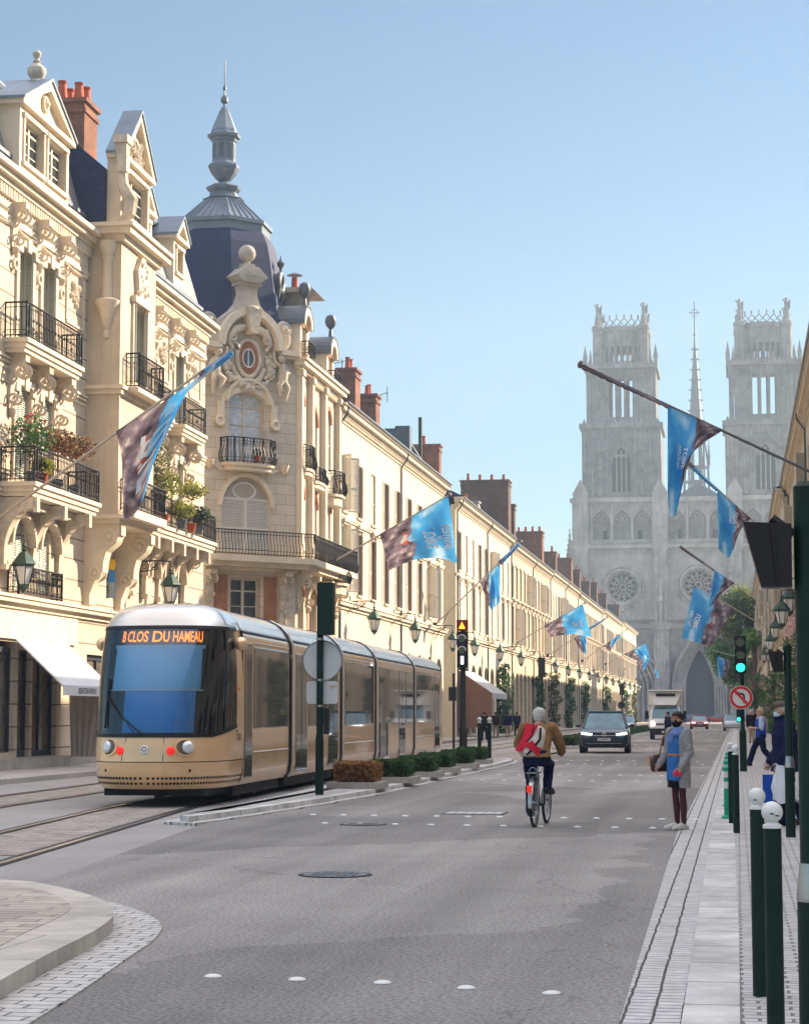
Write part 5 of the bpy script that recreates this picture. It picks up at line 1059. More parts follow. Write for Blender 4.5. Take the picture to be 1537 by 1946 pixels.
for k in range(2):
    for i in range(72):
        t = -.99 + i * 1.98 / 71; p, n_ = on_nose(t, .40 + k * .09, .002); r_ = .026; u = n_.cross(Vector((0, 0, 1))).normalized(); v_ = u.cross(n_)
        pf.add([p + u * (r_*math.cos(a)) + v_ * (r_*math.sin(a)) for a in [j*PI/4 for j in range(8)]], [tuple(range(8))])
pf.build('perforations', M['black'], TR)
wp = MB(); a_ = on_nose(-.30, 1.85, .03)[0]; b_ = on_nose(-.01, 1.24, .03)[0]; m_ = on_nose(-.16, 1.55, .05)[0]
wp.tube([a_, m_, b_], .014, 6); wp.tube([on_nose(-.29, 1.9, .035)[0], on_nose(-.04, 1.2, .035)[0]], .009, 5); wp.tube([on_nose(-.31, 1.35, .03)[0], on_nose(-.31, 2.2, .03)[0]], .02, 6); wp.build('wiper', M['black'], TR)
for s in (-1, 1):
    mb = MB(); mb.ball((s * 1.28, 1.9, 2.86), .14, 12, 8, .9, 1.5, .9); mb.build('camera_pod', M['gold'], TR, True)
    rl_ = MB(); 
    rl_.grid(lambda u, v: nose(s * (.70 + .24 * u), 3.2 + .26 * v - .04 * u, -.012), 6, 4); rl_.build('roof_marker', M['lamp'], TR, True)
ind = MB(); ind.ball((1.205, 2.1, 2.05), .035, 8, 6); ind.build('indicator', flat('amber lens', (.8, .25, .02), .3), TR, True)
vs, fs = text_geo('Tao', .012); tx = MB(); tx.add([(1.204, 2.12 + v[0]*.28, 1.2 + v[1]*.26) for v in vs], fs); tx.build('lettering', flat('brown lettering', (.20, .12, .06), .5), TR)
# carriages behind the cab
PROF = [(1.10, .30), (1.17, .40), (1.2, .6), (1.2, 2.95), (1.19, 3.04), (1.15, 3.12)]
ROOF = [(1.15, 3.13), (1.08, 3.26), (.95, 3.40), (.75, 3.51), (.45, 3.57), (0, 3.6)]
def sweep(prof, s0, s1, shrink=0.0, ns=1):
    P = [(x - shrink, z - shrink * .4) for x, z in prof]; mb = MB()
    for s in (1, -1): mb.add([(s*x, y, z) for y in (s0, s1) for x, z in P], [(i, i+1, len(P)+i+1, len(P)+i) for i in range(len(P) - 1)])
    return mb
BRK = [(2.5, 7.1), (7.5, 13.75), (14.15, 19.6), (20.0, 28.1), (28.5, 36.3)]
def glassbit(par, s0, s1, z0, z1, name='window', m=None, fr=True):
    x = 1.203; o = None
    for sd_ in (-1, 1):
        g = MB()
        for (a, b) in ((z0, z1),): g.add([(sd_*x, s0, a), (sd_*x, s1, a), (sd_*x, s1, b), (sd_*x, s0, b), (sd_*(x+.008), s0+.02, a+.02), (sd_*(x+.008), s1-.02, a+.02), (sd_*(x+.008), s1-.02, b-.02), (sd_*(x+.008), s0+.02, b-.02)], [(4,5,6,7),(0,1,5,4),(1,2,6,5),(2,3,7,6),(3,0,4,7)])
        o = g.build(name, m or M['tramglass'], par)
    return o
for i, (s0, s1) in enumerate(BRK):
    car = sweep(PROF, s0, s1).build('carriage_body', M['gold'], TR, 30)
    sweep(ROOF, s0, s1).build('carriage_roof', M['silver'], TR, 50)
    q = MB()
    for sd_ in (1, -1): q.tube([(sd_*1.165, s0, 3.10), (sd_*1.165, s1, 3.10)], .03, 5)
    q.build('roof_seam', M['black'], TR)
    if i in (0, 2, 4):
        a, b = (s0 + .95, s1 - .12) if i == 0 else (s0 + .3, s1 - .3 if i == 2 else s1 - 2.6)
        glassbit(car, a, b, 1.32, 2.86)
        if i == 0: glassbit(car, s0 + .12, s0 + .82, .42, 2.92, 'door')
        if i == 4: glassbit(car, s1 - 2.4, s1 - .9, .42, 2.86, 'door')
        l = MB()
        for sd_ in (1, -1): l.tube([(sd_*1.21, a, .88), (sd_*1.21, b, .88)], .012, 4); l.tube([(sd_*1.21, a, 2.93), (sd_*1.21, b, 2.93)], .012, 4)
        l.build('trim_line', M['frame_w'], car)
    else:
        L = s1 - s0; ds = [(.35, 1.7), (L - 1.75, L - .4)] if i == 1 else [(.4, 2.1), (4.6, 6.0)]
        for a, b in ds:
            d = glassbit(car, s0 + a, s0 + (a+b)/2 - .015, .42, 2.86, 'door'); glassbit(car, s0 + (a+b)/2 + .015, s0 + b, .42, 2.86, 'door')
            for sd_ in (1, -1): MB().box(min(sd_*1.2, sd_*1.26), s0 + a, .36, max(sd_*1.2, sd_*1.26), s0 + b, .41).build('door_step', M['lamp'], car)
        cuts = [1.85, L - 1.9] if i == 1 else [2.25, 4.45]
        glassbit(car, s0 + cuts[0], s0 + cuts[1], 1.32, 2.86)
        if i == 3: glassbit(car, s0 + 6.15, s1 - .2, 1.32, 2.86)
    sk = MB(); sk.box(-1.0, s0 + .1, .1, 1.0, s1 - .1, .34); sk.build('underframe', M['bellows'], car)
    if i in (0, 2, 4):
        for y in ((s0 + s1)/2 - .8, (s0 + s1)/2 + .8):
            for sd_ in (1, -1): MB().cyl((sd_*.66, y, .29), (sd_*.8, y, .29), .29, 20).build('wheel', M['rail_dark'], car)
for (a, b), (c, d) in zip(BRK, BRK[1:]):
    mb = sweep(PROF, b, c, .06); r_ = sweep(ROOF, b, c, .05); mb.add(r_.v, r_.f); mb.build('bellows', M['bellows'], TR)
for s in (BRK[0][1], BRK[1][0], BRK[1][1], BRK[2][0], BRK[2][1], BRK[3][0], BRK[3][1], BRK[4][0]):
    q = MB(); pr = [(x, z) for x, z in PROF + ROOF[1:]]
    for sd_ in (1, -1): q.tube([(sd_*x, s, z) for x, z in pr], .03, 5)
    q.build('end_trim', M['silver'] if s in (BRK[1][0], BRK[2][0], BRK[3][0], BRK[4][0]) else M['bellows'], TR)
bk = MB(); bk.add([(x, 36.3, z) for x, z in PROF + ROOF] + [(-x, 36.3, z) for x, z in (PROF + ROOF)[::-1]], [tuple(range(2 * len(PROF + ROOF)))]); bk.build('rear_end', M['cabblack'], TR)
MB().box(-.9, .75, .17, .9, 2.6, .36).build('front_underframe', M['bellows'], TR)
# ================================================================ banners on slanting poles
def bannermat():
    m, nt_, b = nmat('printed banner cloth'); N = nt_.nodes; L = nt_.links
    uv = N.new('ShaderNodeUVMap'); sx = N.new('ShaderNodeSeparateXYZ'); L.new(uv.outputs[0], sx.inputs[0])
    def noise(sc, det=3):
        n = N.new('ShaderNodeTexNoise'); n.inputs['Scale'].default_value = sc; n.inputs['Detail'].default_value = det; L.new(uv.outputs[0], n.inputs['Vector']); return n.outputs['Fac']
    def ramp(src, *st):
        r = N.new('ShaderNodeValToRGB'); e = r.color_ramp.elements
        while len(e) < len(st): e.new(.5)
        for q, (p, c) in zip(e, st): q.position = p; q.color = (*c, 1)
        L.new(src, r.inputs[0]); return r.outputs[0]
    def math_(op, a, b_):
        q = N.new('ShaderNodeMath'); q.operation = op
        for i, v in enumerate((a, b_)):
            if isinstance(v, (int, float)): q.inputs[i].default_value = v
            else: L.new(v, q.inputs[i])
        return q.outputs[0]
    def mix(f, a, b_):
        q = N.new('ShaderNodeMix'); q.data_type = 'RGBA'; L.new(f, q.inputs[0]); L.new(a, q.inputs[6]); L.new(b_, q.inputs[7]); return q.outputs[2]
    n1 = noise(2.2); n2 = noise(5, 4); n3 = noise(9, 2)
    skyc = ramp(n1, (.38, (.03, .25, .60)), (.52, (.07, .38, .70)), (.68, (.55, .74, .85)))
    pic = ramp(n2, (.36, (.035, .022, .03)), (.45, (.13, .095, .12)), (.54, (.24, .19, .22)), (.62, (.52, .45, .42)))
    red = ramp(n3, (.3, (.28, .02, .02)), (.7, (.50, .12, .07)))
    y = math_('ADD', sx.outputs[1], math_('MULTIPLY', math_('SUBTRACT', n1, .5), .5)); y = math_('ADD', y, math_('MULTIPLY', sx.outputs[0], .12))
    f1 = math_('GREATER_THAN', y, .47)
    dx = math_('SUBTRACT', sx.outputs[0], .42); dy = math_('SUBTRACT', sx.outputs[1], .32); d = math_('ADD', math_('MULTIPLY', dx, dx), math_('MULTIPLY', math_('MULTIPLY', dy, dy), 4.0)); d = math_('ADD', d, math_('MULTIPLY', math_('SUBTRACT', n2, .5), .12))
    f2 = math_('LESS_THAN', d, .012)
    c = mix(f1, mix(f2, pic, red), skyc); L.new(c, b.inputs['Base Color']); b.inputs['Roughness'].default_value = .7
    tr = N.new('ShaderNodeBsdfTranslucent'); L.new(c, tr.inputs[0]); mx = N.new('ShaderNodeMixShader'); mx.inputs[0].default_value = .35; L.new(b.outputs[0], mx.inputs[1]); L.new(tr.outputs[0], mx.inputs[2]); L.new(mx.outputs[0], N['Material Output'].inputs['Surface'])
    return m
M['banner'] = bannermat(); M['pole_w'] = flat('pale varnished flagpole', (.42, .37, .30), .5); M['pole_d'] = flat('dark grey flagpole', (.10, .095, .09), .45); M['printwhite'] = flat('white print', (.75, .78, .8), .7)
def poly_at(pts, t):
    n = len(pts) - 1; k = min(int(t * n), n - 1); f = t * n - k
    if n < 2: return (pts[0][0] + (pts[1][0]-pts[0][0]) * t, pts[0][1] + (pts[1][1]-pts[0][1]) * t)
    P = [pts[max(k-1, 0)], pts[k], pts[k+1], pts[min(k+2, n)]]
    return tuple(.5 * (2*P[1][i] + (P[2][i]-P[0][i])*f + (2*P[0][i]-5*P[1][i]+4*P[2][i]-P[3][i])*f*f + (3*P[1][i]-P[0][i]-3*P[2][i]+P[3][i])*f**3) for i in (0, 1))
def flagpole(lab, Y, base, tip, pe, fe, grp, wrap=None, amp=.14, fold=2.2, txt=True, ptxt=(.55, .74), pole='pole_w', r=.045, ts=1.0, seed=0, bow=0.0):
    """pe: where the cloth meets the pole (wall end to tip end); fe: its free edge; the cloth hangs in the plane across the street with folds along it"""
    B0, T0 = atY(*base, Y), atY(*tip, Y); t = thing('flag', lab, 'flag', B0, 0, grp)
    q = MB(); q.tube([(0, 0, 0), T0 - B0], [r, r * .7], 8); q.build('pole', M[pole], t, True)
    e = MB(); d = (T0 - B0).normalized(); e.lathe([(.02, 0), (.11, .02), (.12, .07), (.08, .12), (.01, .14)], n=12); me = e.mesh('finial', M['pole_d'], True); fo = part('finial', me, t, T0 - B0); fo.rotation_euler = d.to_track_quat('Z', 'Y').to_euler()
    bk = MB(); bk.cbox((0, 0, 0), (.25, .3, .3)); bk.tube([(0, 0, -.9), (T0 - B0) * .16], .02, 6); bk.build('bracket', M['iron'], t)
    def F(u, v):
        a = poly_at(pe, u); b_ = poly_at(fe, u); x = a[0] + (b_[0]-a[0]) * v; y = a[1] + (b_[1]-a[1]) * v + bow * math.sin(PI*u) * v
        p = atY(x, y, Y) - B0; k = math.sin(min(1, v * 1.6) * PI / 2)
        p.y += amp * k * math.sin(2*PI*(fold * u + .35 * v + seed)) + amp * .5 * k * math.sin(2*PI*(fold * 2.3 * u - .5 * v + seed * 2)) - .05
        return p
    nu, nv = 36, 20; g = MB().grid(F, nu, nv); me = g.mesh('banner', M['banner'], True); ul = me.uv_layers.new(name='UVMap')
    for l in me.loops: i = l.vertex_index; ul.data[l.index].uv = ((i // (nu + 1)) / nv, (i % (nu + 1)) / nu)
    bo = part('banner', me, t)
    if txt:
        b = MB()
        for s, size, du in (('FESTIVAL', .24 * ts, .09 * ts), ('DE', .10 * ts, .0), ('LOIRE', .33 * ts, -.12 * ts)):
            vs, fs = text_geo(s, .02)
            for o in (-1, 1):
                out = []
                for v in vs:
                    uu = min(.99, max(.01, ptxt[1] + du + v[1] * size * .62)); vv = min(.98, max(.02, ptxt[0] + v[0] * size * .38)); p = F(uu, vv); q1 = F(uu + .004, vv) - p; q2 = F(uu, vv + .01) - p; n = q1.cross(q2)
                    out.append(p + (n.normalized() * .012 * o if n.length > 1e-9 else Vector((0, -.012 * o, 0))))
                b.add(out, fs)
        b.build('lettering', M['printwhite'], bo)
    if wrap:
        a, b_ = atY(*wrap[0], Y) - B0, atY(*wrap[1], Y) - B0; n = 26; pts = []
        for i in range(n + 1):
            w_ = i / n; pts.append(a + (b_ - a) * w_ + Vector((0, 0, -.03)))
        rs = [(.05 + .05 * math.sin(i * 1.3 + seed) ** 2 + .05 * (1 - i / n)) * wrap[2] for i in range(n + 1)]; c = MB().tube(pts, rs, 10); me = c.mesh('furled_cloth', M['banner'], True); ul = me.uv_layers.new(name='UVMap')
        for l in me.loops: i = l.vertex_index; ul.data[l.index].uv = ((i % 10) / 10 * .5, (.35 + (i // 10) / n * .6) if len(wrap) < 4 else .02 + (i // 10) / n * .34)
        part('furled_cloth', me, t)
    return t
FG, FR = 'festival flags on the left facades', 'festival flags on the right facades'
flagpole('big nearest flag twisted round its pole, hanging in front of the iron balconies', 50, (-80, 1040), (447, 660), [(222, 820), (330, 752), (440, 672)], [(236, 925), (240, 985), (262, 965), (300, 862), (352, 762), (405, 706), (440, 678)], FG, amp=.16, fold=1.7, ptxt=(.52, .60), ts=1.7, wrap=((380, 712), (442, 668), .7), seed=.2)
flagpole('wide open blue flag with readable festival lettering over the shuttered house', 83, (595, 1090), (852, 941), [(722, 1016), (852, 943)], [(739, 1085), (785, 1066), (830, 1060), (868, 1070)], FG, amp=.16, fold=1.1, seed=.1, ptxt=(.60, .77), ts=1.15)
flagpole('drooping narrow flag with a red sail, below the broad brick stack', 117, (826, 1188), (988, 1030), [(912, 1107), (949, 1071)], [(925, 1138), (934, 1158), (950, 1145)], FG, amp=.12, seed=.5, txt=False, wrap=((949, 1070), (986, 1033), 1.2))
flagpole('open blue flag flying halfway along the left row', 154, (962, 1233), (1110, 1146), [(1034, 1189), (1107, 1148)], [(1046, 1211), (1085, 1205), (1124, 1211)], FG, amp=.15, fold=1.1, seed=.3, ts=.7)
flagpole('flag hanging straight down just under the open blue one', 186, (1040, 1246), (1152, 1174), [(1090, 1213), (1112, 1199)], [(1103, 1235), (1113, 1242), (1114, 1220)], FG, amp=.15, seed=.7, txt=False, wrap=((1112, 1199), (1150, 1175), 1.0))
flagpole('small three-cornered furled flag farther along the left row', 229, (1106, 1256), (1190, 1197), [(1145, 1228), (1180, 1204)], [(1160, 1238), (1163, 1230), (1180, 1207)], FG, amp=.15, seed=.4, txt=False)
flagpole('far pale blue open flag near the end of the left row', 268, (1150, 1262), (1232, 1220), [(1184, 1244), (1228, 1222)], [(1206, 1254), (1235, 1250)], FG, amp=.15, seed=.6, txt=False)
flagpole('far hanging pink and blue flag beside the end of the left row', 311, (1185, 1272), (1240, 1243), [(1209, 1259), (1236, 1246)], [(1218, 1276), (1224, 1272)], FG, amp=.15, seed=.9, txt=False)
flagpole('smallest flag of all, on a pale pole before the cathedral portal', 345, (1208, 1290), (1248, 1273), [(1237, 1277), (1249, 1272)], [(1242, 1285), (1252, 1289)], FG, amp=.15, seed=.9, txt=False)
flagpole('nearest right flag, furled dark on a long pole with a blue drop before the cathedral', 55, (1627, 938), (1106, 694), [(1372, 818), (1320, 795), (1268, 772)], [(1350, 832), (1303, 880), (1284, 975), (1272, 975), (1268, 930)], FR, pole='pole_d', wrap=((1105, 694), (1272, 773), .62, 1), amp=.14, fold=1.4, seed=.15, ptxt=(.42, .62), ts=.6)
flagpole('blue flag with white lettering and a red edge hanging beside the right tower', 87, (1543, 1092), (1308, 880), [(1426, 985), (1362, 931)], [(1405, 1008), (1385, 1058), (1365, 1045)], FR, pole='pole_w', wrap=((1308, 880), (1362, 931), .8), amp=.13, fold=1.2, seed=.3, ptxt=(.25, .5), ts=.75)
flagpole('dark red and grey flag above the white-lettered banner', 130, (1496, 1180), (1294, 1040), [(1395, 1108), (1357, 1083)], [(1370, 1128), (1343, 1157), (1352, 1112)], FR, wrap=((1294, 1040), (1356, 1083), .8, 1), amp=.13, seed=.55, txt=False)
flagpole('broad pale banner turned towards the street in front of the rose window', 155, (1481, 1208), (1318, 1111), [(1393, 1156), (1355, 1135), (1319, 1113)], [(1350, 1230), (1294, 1212)], FR, amp=.18, fold=1.2, seed=.8, ptxt=(.6, .78), ts=.85)
flagpole('far faded flag hanging low before the cathedral wall on the right', 215, (1449, 1262), (1352, 1235), [(1389, 1256), (1362, 1247)], [(1376, 1296), (1363, 1282)], FR, amp=.15, seed=.8, txt=False)
# small blue and yellow flag hanging between the big scroll brackets
p = atY(205, 1068, 60.5); t = thing('small_flag', 'small blue and yellow flag hanging between the big stone brackets above the tram', 'flag', p)
M['yellowcloth'] = flat('yellow cloth', (.75, .52, .05), .8); M['bluecloth'] = flat('pale blue cloth', (.05, .24, .60), .8); M['greycloth'] = flat('grey blue cloth', (.25, .33, .40), .8)
MB().tube([(-.9, 0, .1), (.25, 0, .12)], .02, 6).build('pole', M['pole_d'], t)
for nm_, m_, a, b_ in (('yellow_band', 'yellowcloth', 0, -.35), ('blue_band', 'bluecloth', -.35, -.75), ('grey_band', 'greycloth', -.75, -1.25)):
    q = MB().grid(lambda u, v: (-.2 + .42*u + .03*math.sin(v*3), .06*math.sin(u*9 + a*2), .1 + a + (b_ - a)*v), 12, 5); q.build(nm_, M[m_], t, True)
# ================================================================ street lanterns on brackets
M['lglass'] = flat('milky lantern glass', (.72, .72, .68), .15, coat=.6); M['verdigris'] = flat('green bronze lantern cap', (.045, .085, .065), .5, .3)
def lantern_proto():
    t = thing('street_lantern', '', 'lantern'); s = 1.0
    c = MB().lathe([(.05, 1.0), (.12, .98), (.34, .70), (.36, .66), (.30, .62), (.30, .58)], n=6); c.lathe([(.03, 1.0), (.10, 1.05), (.03, 1.1), (.07, 1.16), (.02, 1.24)], n=8)
    c.lathe([(.14, .02), (.15, .06), (.16, .10), (.14, .11)], n=6); c.lathe([(.01, -.14), (.05, -.06), (.12, .0), (.13, .02)], n=8); c.build('cap', M['verdigris'], t)
    for i in range(6):
        a = i * PI/3
    g = MB().lathe([(.145, .11), (.275, .58)], n=6); g.build('glass', M['lglass'], t)
    f = MB()
    for i in range(6): a = i*PI/3; f.tube([(.155*math.cos(a), .155*math.sin(a), .1), (.285*math.cos(a), .285*math.sin(a), .6)], .015, 5)
    f.build('frame', M['iron'], t)
    b = MB(); b.tube([(0, 0, 1.2), (0, 0, 1.42), (-.25, 0, 1.46), (-1.15, 0, 1.46)], .028, 6); b.box(-1.2, -.12, 1.0, -1.13, .12, 1.7)
    for x, r_ in ((-.9, .16), (-.55, .12)): b.ring((x, 0, 1.28), r_, .018, 'y', 16, 5); b.ring((x, 0, 1.28), r_*.5, .016, 'y', 12, 5)
    b.tube([(-1.13, 0, 1.1), (-.7, 0, 1.14), (-.4, 0, 1.4)], .02, 5); b.build('bracket', M['iron'], t)
    return t
LP = lantern_proto(); LG = 'wall lanterns along the street'; first = True
def lantern(X, Y, z, rz, lab, sc=1.0):
    global first
    o = LP if first else copy_tree(LP); first = False
    o.location = (X, Y, z); o.rotation_euler = (0, 0, rz); o.scale = (sc, sc, sc); o['label'] = lab; o['group'] = LG
p = atY(45, 1118, 51.5); lantern(p.x, p.y, p.z, 0, 'large bronze wall lantern at the left edge above the white awning', 1.0)
p = atY(318, 1185, 63.5); lantern(-18.3, 63.2, 5.15, 0, 'wall lantern on a scrolled bracket half hidden behind the tram roof')
xs = [(707, 91), (781, 103), (857, 117), (902, 127), (951, 141), (990, 155)]
nm = ['wall lantern over the third tram carriage', 'wall lantern over the fourth tram carriage', 'wall lantern just left of the orange signal', 'wall lantern just right of the orange signal', 'wall lantern between the orange signal and the first green column', 'wall lantern above the first green column']
for (x, Y), n_ in zip(xs, nm): lantern(-16.55, Y, 5.35, 0, n_)
for i in range(13): lantern(-16.5, 170 + i * 14.5, 5.4, 0, 'far wall lantern in the diminishing line along the left row')
nm = ['largest right-hand lantern, close beside the dark signal hoods', 'second right-hand lantern, hanging left of the largest', 'third right-hand lantern counting away from the camera', 'fourth right-hand lantern, above the ivy', 'fifth right-hand lantern, above the ivy and near the tree', 'sixth and smallest right-hand lantern, near the tree']
for (x, y0, y1), n_ in zip(((1500, 1125, 1166), (1485, 1148, 1190), (1473, 1184, 1215), (1463, 1210, 1237), (1456, 1228, 1247), (1451, 1238, 1258)), nm):
    sc = 1.0; Y = 1.10 * FPX / (y1 - y0) * .82; p = atY(x, y1, Y); lantern(p.x, p.y, p.z, PI, n_, 1.0)
# ================================================================ posts, bollards and signals
def bollard(x, y, h, r, lab, grp, z=.05):
    t = thing('bollard', lab, 'bollard', (x, y, z), 0, grp); hs = h - r * 3.0
    MB().lathe([(r, 0), (r, hs), (r * .9, hs + .004)], n=20).build('post', M['green'], t, True)
    b = MB().lathe([(r * 1.08, 0), (r * 1.08, r*.35), (r*.72, r*.55), (r*.6, r*.75)], (0, 0, hs), 20); b.ball((0, 0, h - r * 1.2), r * 1.2, 20, 14); b.build('ball_cap', M['whitepaint'], t, True)
    ch = MB(); c0 = Vector((0, 0, h - r*1.2)); 
    for i in range(1 + (h > 1.146)): d = Vector((rnd.uniform(-.6, .6), -1, rnd.uniform(-.5, .6))).normalized(); a = d.cross(Vector((0, 0, 1))).normalized(); b_ = a.cross(d); ch.add([c0 + d*r*1.204 + a*r*q[0] + b_*r*q[1] for q in ((-.3, -.05), (.1, -.1), (.3, .02), (.05, .1), (-.2, .06))], [(0, 1, 2, 3, 4)])
    ch.build('paint_chip', M['rail_dark'], t)
    return t
g_ = 'green bollards with white ball tops'
p = G(1444, 1900, .05); bollard(p.x, p.y, 1.145, .0395, 'near green bollard with a chipped white ball, left of the nearest pair', g_)
p = atY(1466, 1535, 9.35); bollard(p.x, 9.35, 1.15, .0405, 'closest green bollard with white ball, running out of the picture bottom', g_)
p = G(1390, 1565, .07); bollard(p.x, p.y, 1.13, .043, 'dark bollard with white ball beside the green and white marker posts', g_, .07)
p = G(1399, 1583, .07); bollard(p.x, p.y, 1.13, .043, 'green bollard with white ball in front of its darker neighbour by the marker posts', g_, .07)
for px, l in ((911, 'left of two dark bollards at the island tip'), (930, 'right of two dark bollards at the island tip')): p = G(px, 1447); bollard(p.x, p.y, 1.38, .065, l, g_, .1)
for i, (px, py, l) in enumerate(((1382, 1556, 'nearest green and white marker post on the kerb'), (1383, 1533, 'second green and white marker post behind the nearest'), (1384, 1516, 'third green and white marker post'), (1385, 1503, 'farthest green and white marker post in the kerb line'))):
    p = G(px, py, .07); t = thing('marker_post', l, 'marker post', (p.x, p.y, .07), 0, 'green and white flexible marker posts'); r_ = .05
    MB().lathe([(.09, 0), (.09, .03), (r_, .06), (r_, .44)], n=14).build('post', M['greenlit'], t, True)
    MB().lathe([(r_*.98, .44), (r_*.98, .54)], n=14).build('white_band', M['whitepaint'], t, True); MB().lathe([(r_, .54), (r_, .6)], n=14).build('green_band', M['greenlit'], t, True); MB().lathe([(r_*.98, .6), (r_*.98, .69)], n=14).build('white_band', M['whitepaint'], t, True)
    MB().lathe([(r_, .69), (r_*1.4, .70), (r_*1.4, .74), (r_*.8, .77), (.005, .78)], n=14).build('cap', M['greenlit'], t, True)
def signal_head(par, x, y, z0, n, w=.3, hmod=.34, lit=None, facing=-1, litmat=None, dep=.2, shape='disc', board=False):
    h = MB(); H = n * hmod; h.box(x - w/2, y - dep/2, z0, x + w/2, y + dep/2, z0 + H)
    if board: h.box(x - w/2 - .05, y + dep/2 * -facing * -1 - .012, z0 - .05, x + w/2 + .05, y + dep/2 * -facing * -1 + .012, z0 + H + .05)
    o = h.build('signal_head', M['black'], par); yf = y + facing * dep / 2
    for i in range(n):
        zc = z0 + (i + .5) * hmod; on = (lit == i)
        l = MB(); l.cyl((x, yf, zc), (x, yf + facing * .012, zc), hmod * .34, 18); l.build('lens', litmat if on else M['cabblack'], o)
        v = MB(); R_ = hmod * .38; pts = [(x + R_*math.cos(a), zc + R_*math.sin(a)) for a in [PI*k/8 for k in range(-1, 10)]]
        for (a, c), (b_, d) in zip(pts, pts[1:]): v.add([(a, yf, c), (b_, yf, d), (b_, yf + facing*.2, d - .02), (a, yf + facing*.2, c - .02)], [(0, 1, 2, 3)])
        v.build('visor', M['black'], o)
    return o
M['golit'] = flat('lit green lens', (.02, .95, .55), .4, emit=1.4, var=0); M['amberlit'] = flat('lit amber symbol', (1, .42, .02), .4, emit=1.3, var=0); M['whitelit'] = flat('lit white bar', (.8, .88, 1), .4, emit=1.6, var=0); M['redpaint'] = flat('red sign paint', (.62, .025, .025), .45); M['signwhite'] = flat('white sign face', (.68, .66, .60), .45); M['signback'] = flat('grey sign back', (.60, .61, .60), .5, .0)
def flared(mb, r, h, fl=.92, fr=1.45):
    mb.lathe([(r*fr, 0), (r*fr, fl - .06), (r*fr*.97, fl - .02), (r*1.05, fl + .06), (r, fl + .07), (r, h), (r*.6, h + .02)], n=22)
# signal with the no left turn sign
p = G(1412, 1466, .09); t = thing('traffic_signal', 'traffic signal showing green above a no left turn sign on the right pavement', 'traffic light', (p.x, p.y, .09))
q = MB(); flared(q, .055, 2.7, 1.05, 1.7); q.build('pole', M['green'], t, True)
signal_head(t, -.03, -.02, 2.55, 3, .29, .33, 0, -1, M['golit'])
sg = MB().cyl((-.03, -.16, 1.93), (-.03, -.14, 1.93), .31, 32); so_ = sg.build('sign', M['signwhite'], t); q = MB()
n = 36
for i in range(n):
    a, b_ = 2*PI*i/n, 2*PI*(i+1)/n; q.add([(-.03 + r_*math.cos(w_), -.166, 1.93 + r_*math.sin(w_)) for r_, w_ in ((.295, a), (.295, b_), (.225, b_), (.225, a))], [(0, 1, 2, 3)])
q.prism([(-.03 - .16 - .03, 1.93 + .16 - .01), (-.03 - .16 + .03, 1.93 + .16 + .03), (-.03 + .16 + .03, 1.93 - .16 + .01), (-.03 + .16 - .03, 1.93 - .16 - .03)], 'y', -.168, -.162); q.build('red_ring', M['redpaint'], so_)
ar = MB(); ar.prism([(.02, 1.78), (.07, 1.78), (.07, 1.97), (.05, 2.02), (0, 2.05), (-.08, 2.05), (-.08, 2.09), (-.19, 2.02), (-.08, 1.96), (-.08, 2.0), (-.01, 2.0), (.02, 1.97)], 'y', -.1645, -.160); ar.build('arrow', M['black'], so_)
o_ = MB().box(-.16, -.1, 1.28, -.04, .02, 1.62).build('side_signal', M['black'], t); MB().cyl((-.10, -.1, 1.36), (-.10, -.115, 1.36), .05, 14).build('lens', M['golit'], o_)
# pole with the backs of signs beside the tram
p = G(607, 1511, .1); t = thing('sign_pole', 'green pole beside the tram carrying the backs of a round and a square plate', 'sign post', (p.x, p.y, .1))
q = MB(); flared(q, .062, 3.9, 1.05, 1.25); q.build('pole', M['green'], t, True)
MB().box(-.02, -.2, 2.95, .28, .02, 3.92).build('signal_box', M['green'], t)
sb_ = MB(); sb_.cyl((.03, .06, 2.48), (.03, .08, 2.48), .375, 36); so_ = sb_.build('round_plate', M['signback'], t); MB().ring((.03, .06, 2.48), .372, .014, 'y', 36, 5).build('rim', M['rail'], so_)
sq = MB(); sq.prism([(-.27 + dx, 1.68 + dz) for dx, dz in ((.04, 0), (.56, 0), (.60, .04), (.60, .38), (.56, .42), (.04, .42), (0, .38), (0, .04))], 'y', .065, .08); sp_ = sq.build('square_plate', M['signback'], t); st = MB(); st.prism([(.20, 1.94), (.25, 1.99), (.30, 1.97), (.32, 2.02), (.18, 2.03), (.17, 1.98)], 'y', .058, .0645); st.build('sticker', M['carved'], sp_)
for z in (2.86, 2.1, 1.62): MB().lathe([(.072, 0), (.072, .04)], (0, 0, z), 16).build('clamp', M['rail'], t)
MB().box(.08, -.06, 1.12, .18, .06, 1.6).build('push_button', M['black'], t)
# tram signal with the orange triangle
p = G(880, 1447, .1); t = thing('tram_signal', 'tall tram signal with a lit orange triangle above a white bar', 'traffic light', (p.x, p.y, .1)); q = MB(); flared(q, .085, 4.4, 1.05, 1.5); q.build('pole', M['rail_dark'], t, True)
h = MB(); h.box(-.17, -.2, 2.95, .17, .02, 4.08); o_ = h.build('signal_head', M['black'], t); h = MB(); h.box(-.17, -.21, 4.1, .17, .02, 4.45); o2 = h.build('warning_box', flat('dark red housing', (.20, .02, .015), .5), t)
MB().prism([(-.10, 4.17), (.10, 4.17), (0, 4.38)], 'y', -.225, -.211).build('triangle', M['amberlit'], o2); MB().box(-.04, -.215, 3.05, .045, -.201, 3.3).build('bar', M['whitelit'], o_)
for z in (3.48, 3.85):
    MB().cyl((0, -.2, z), (0, -.212, z), .11, 16).build('lens', M['cabblack'], o_); v = MB(); v.ring((0, -.25, z), .125, .02, 'y', 14, 5, 0, PI); v.build('visor', M['signback'], o_)
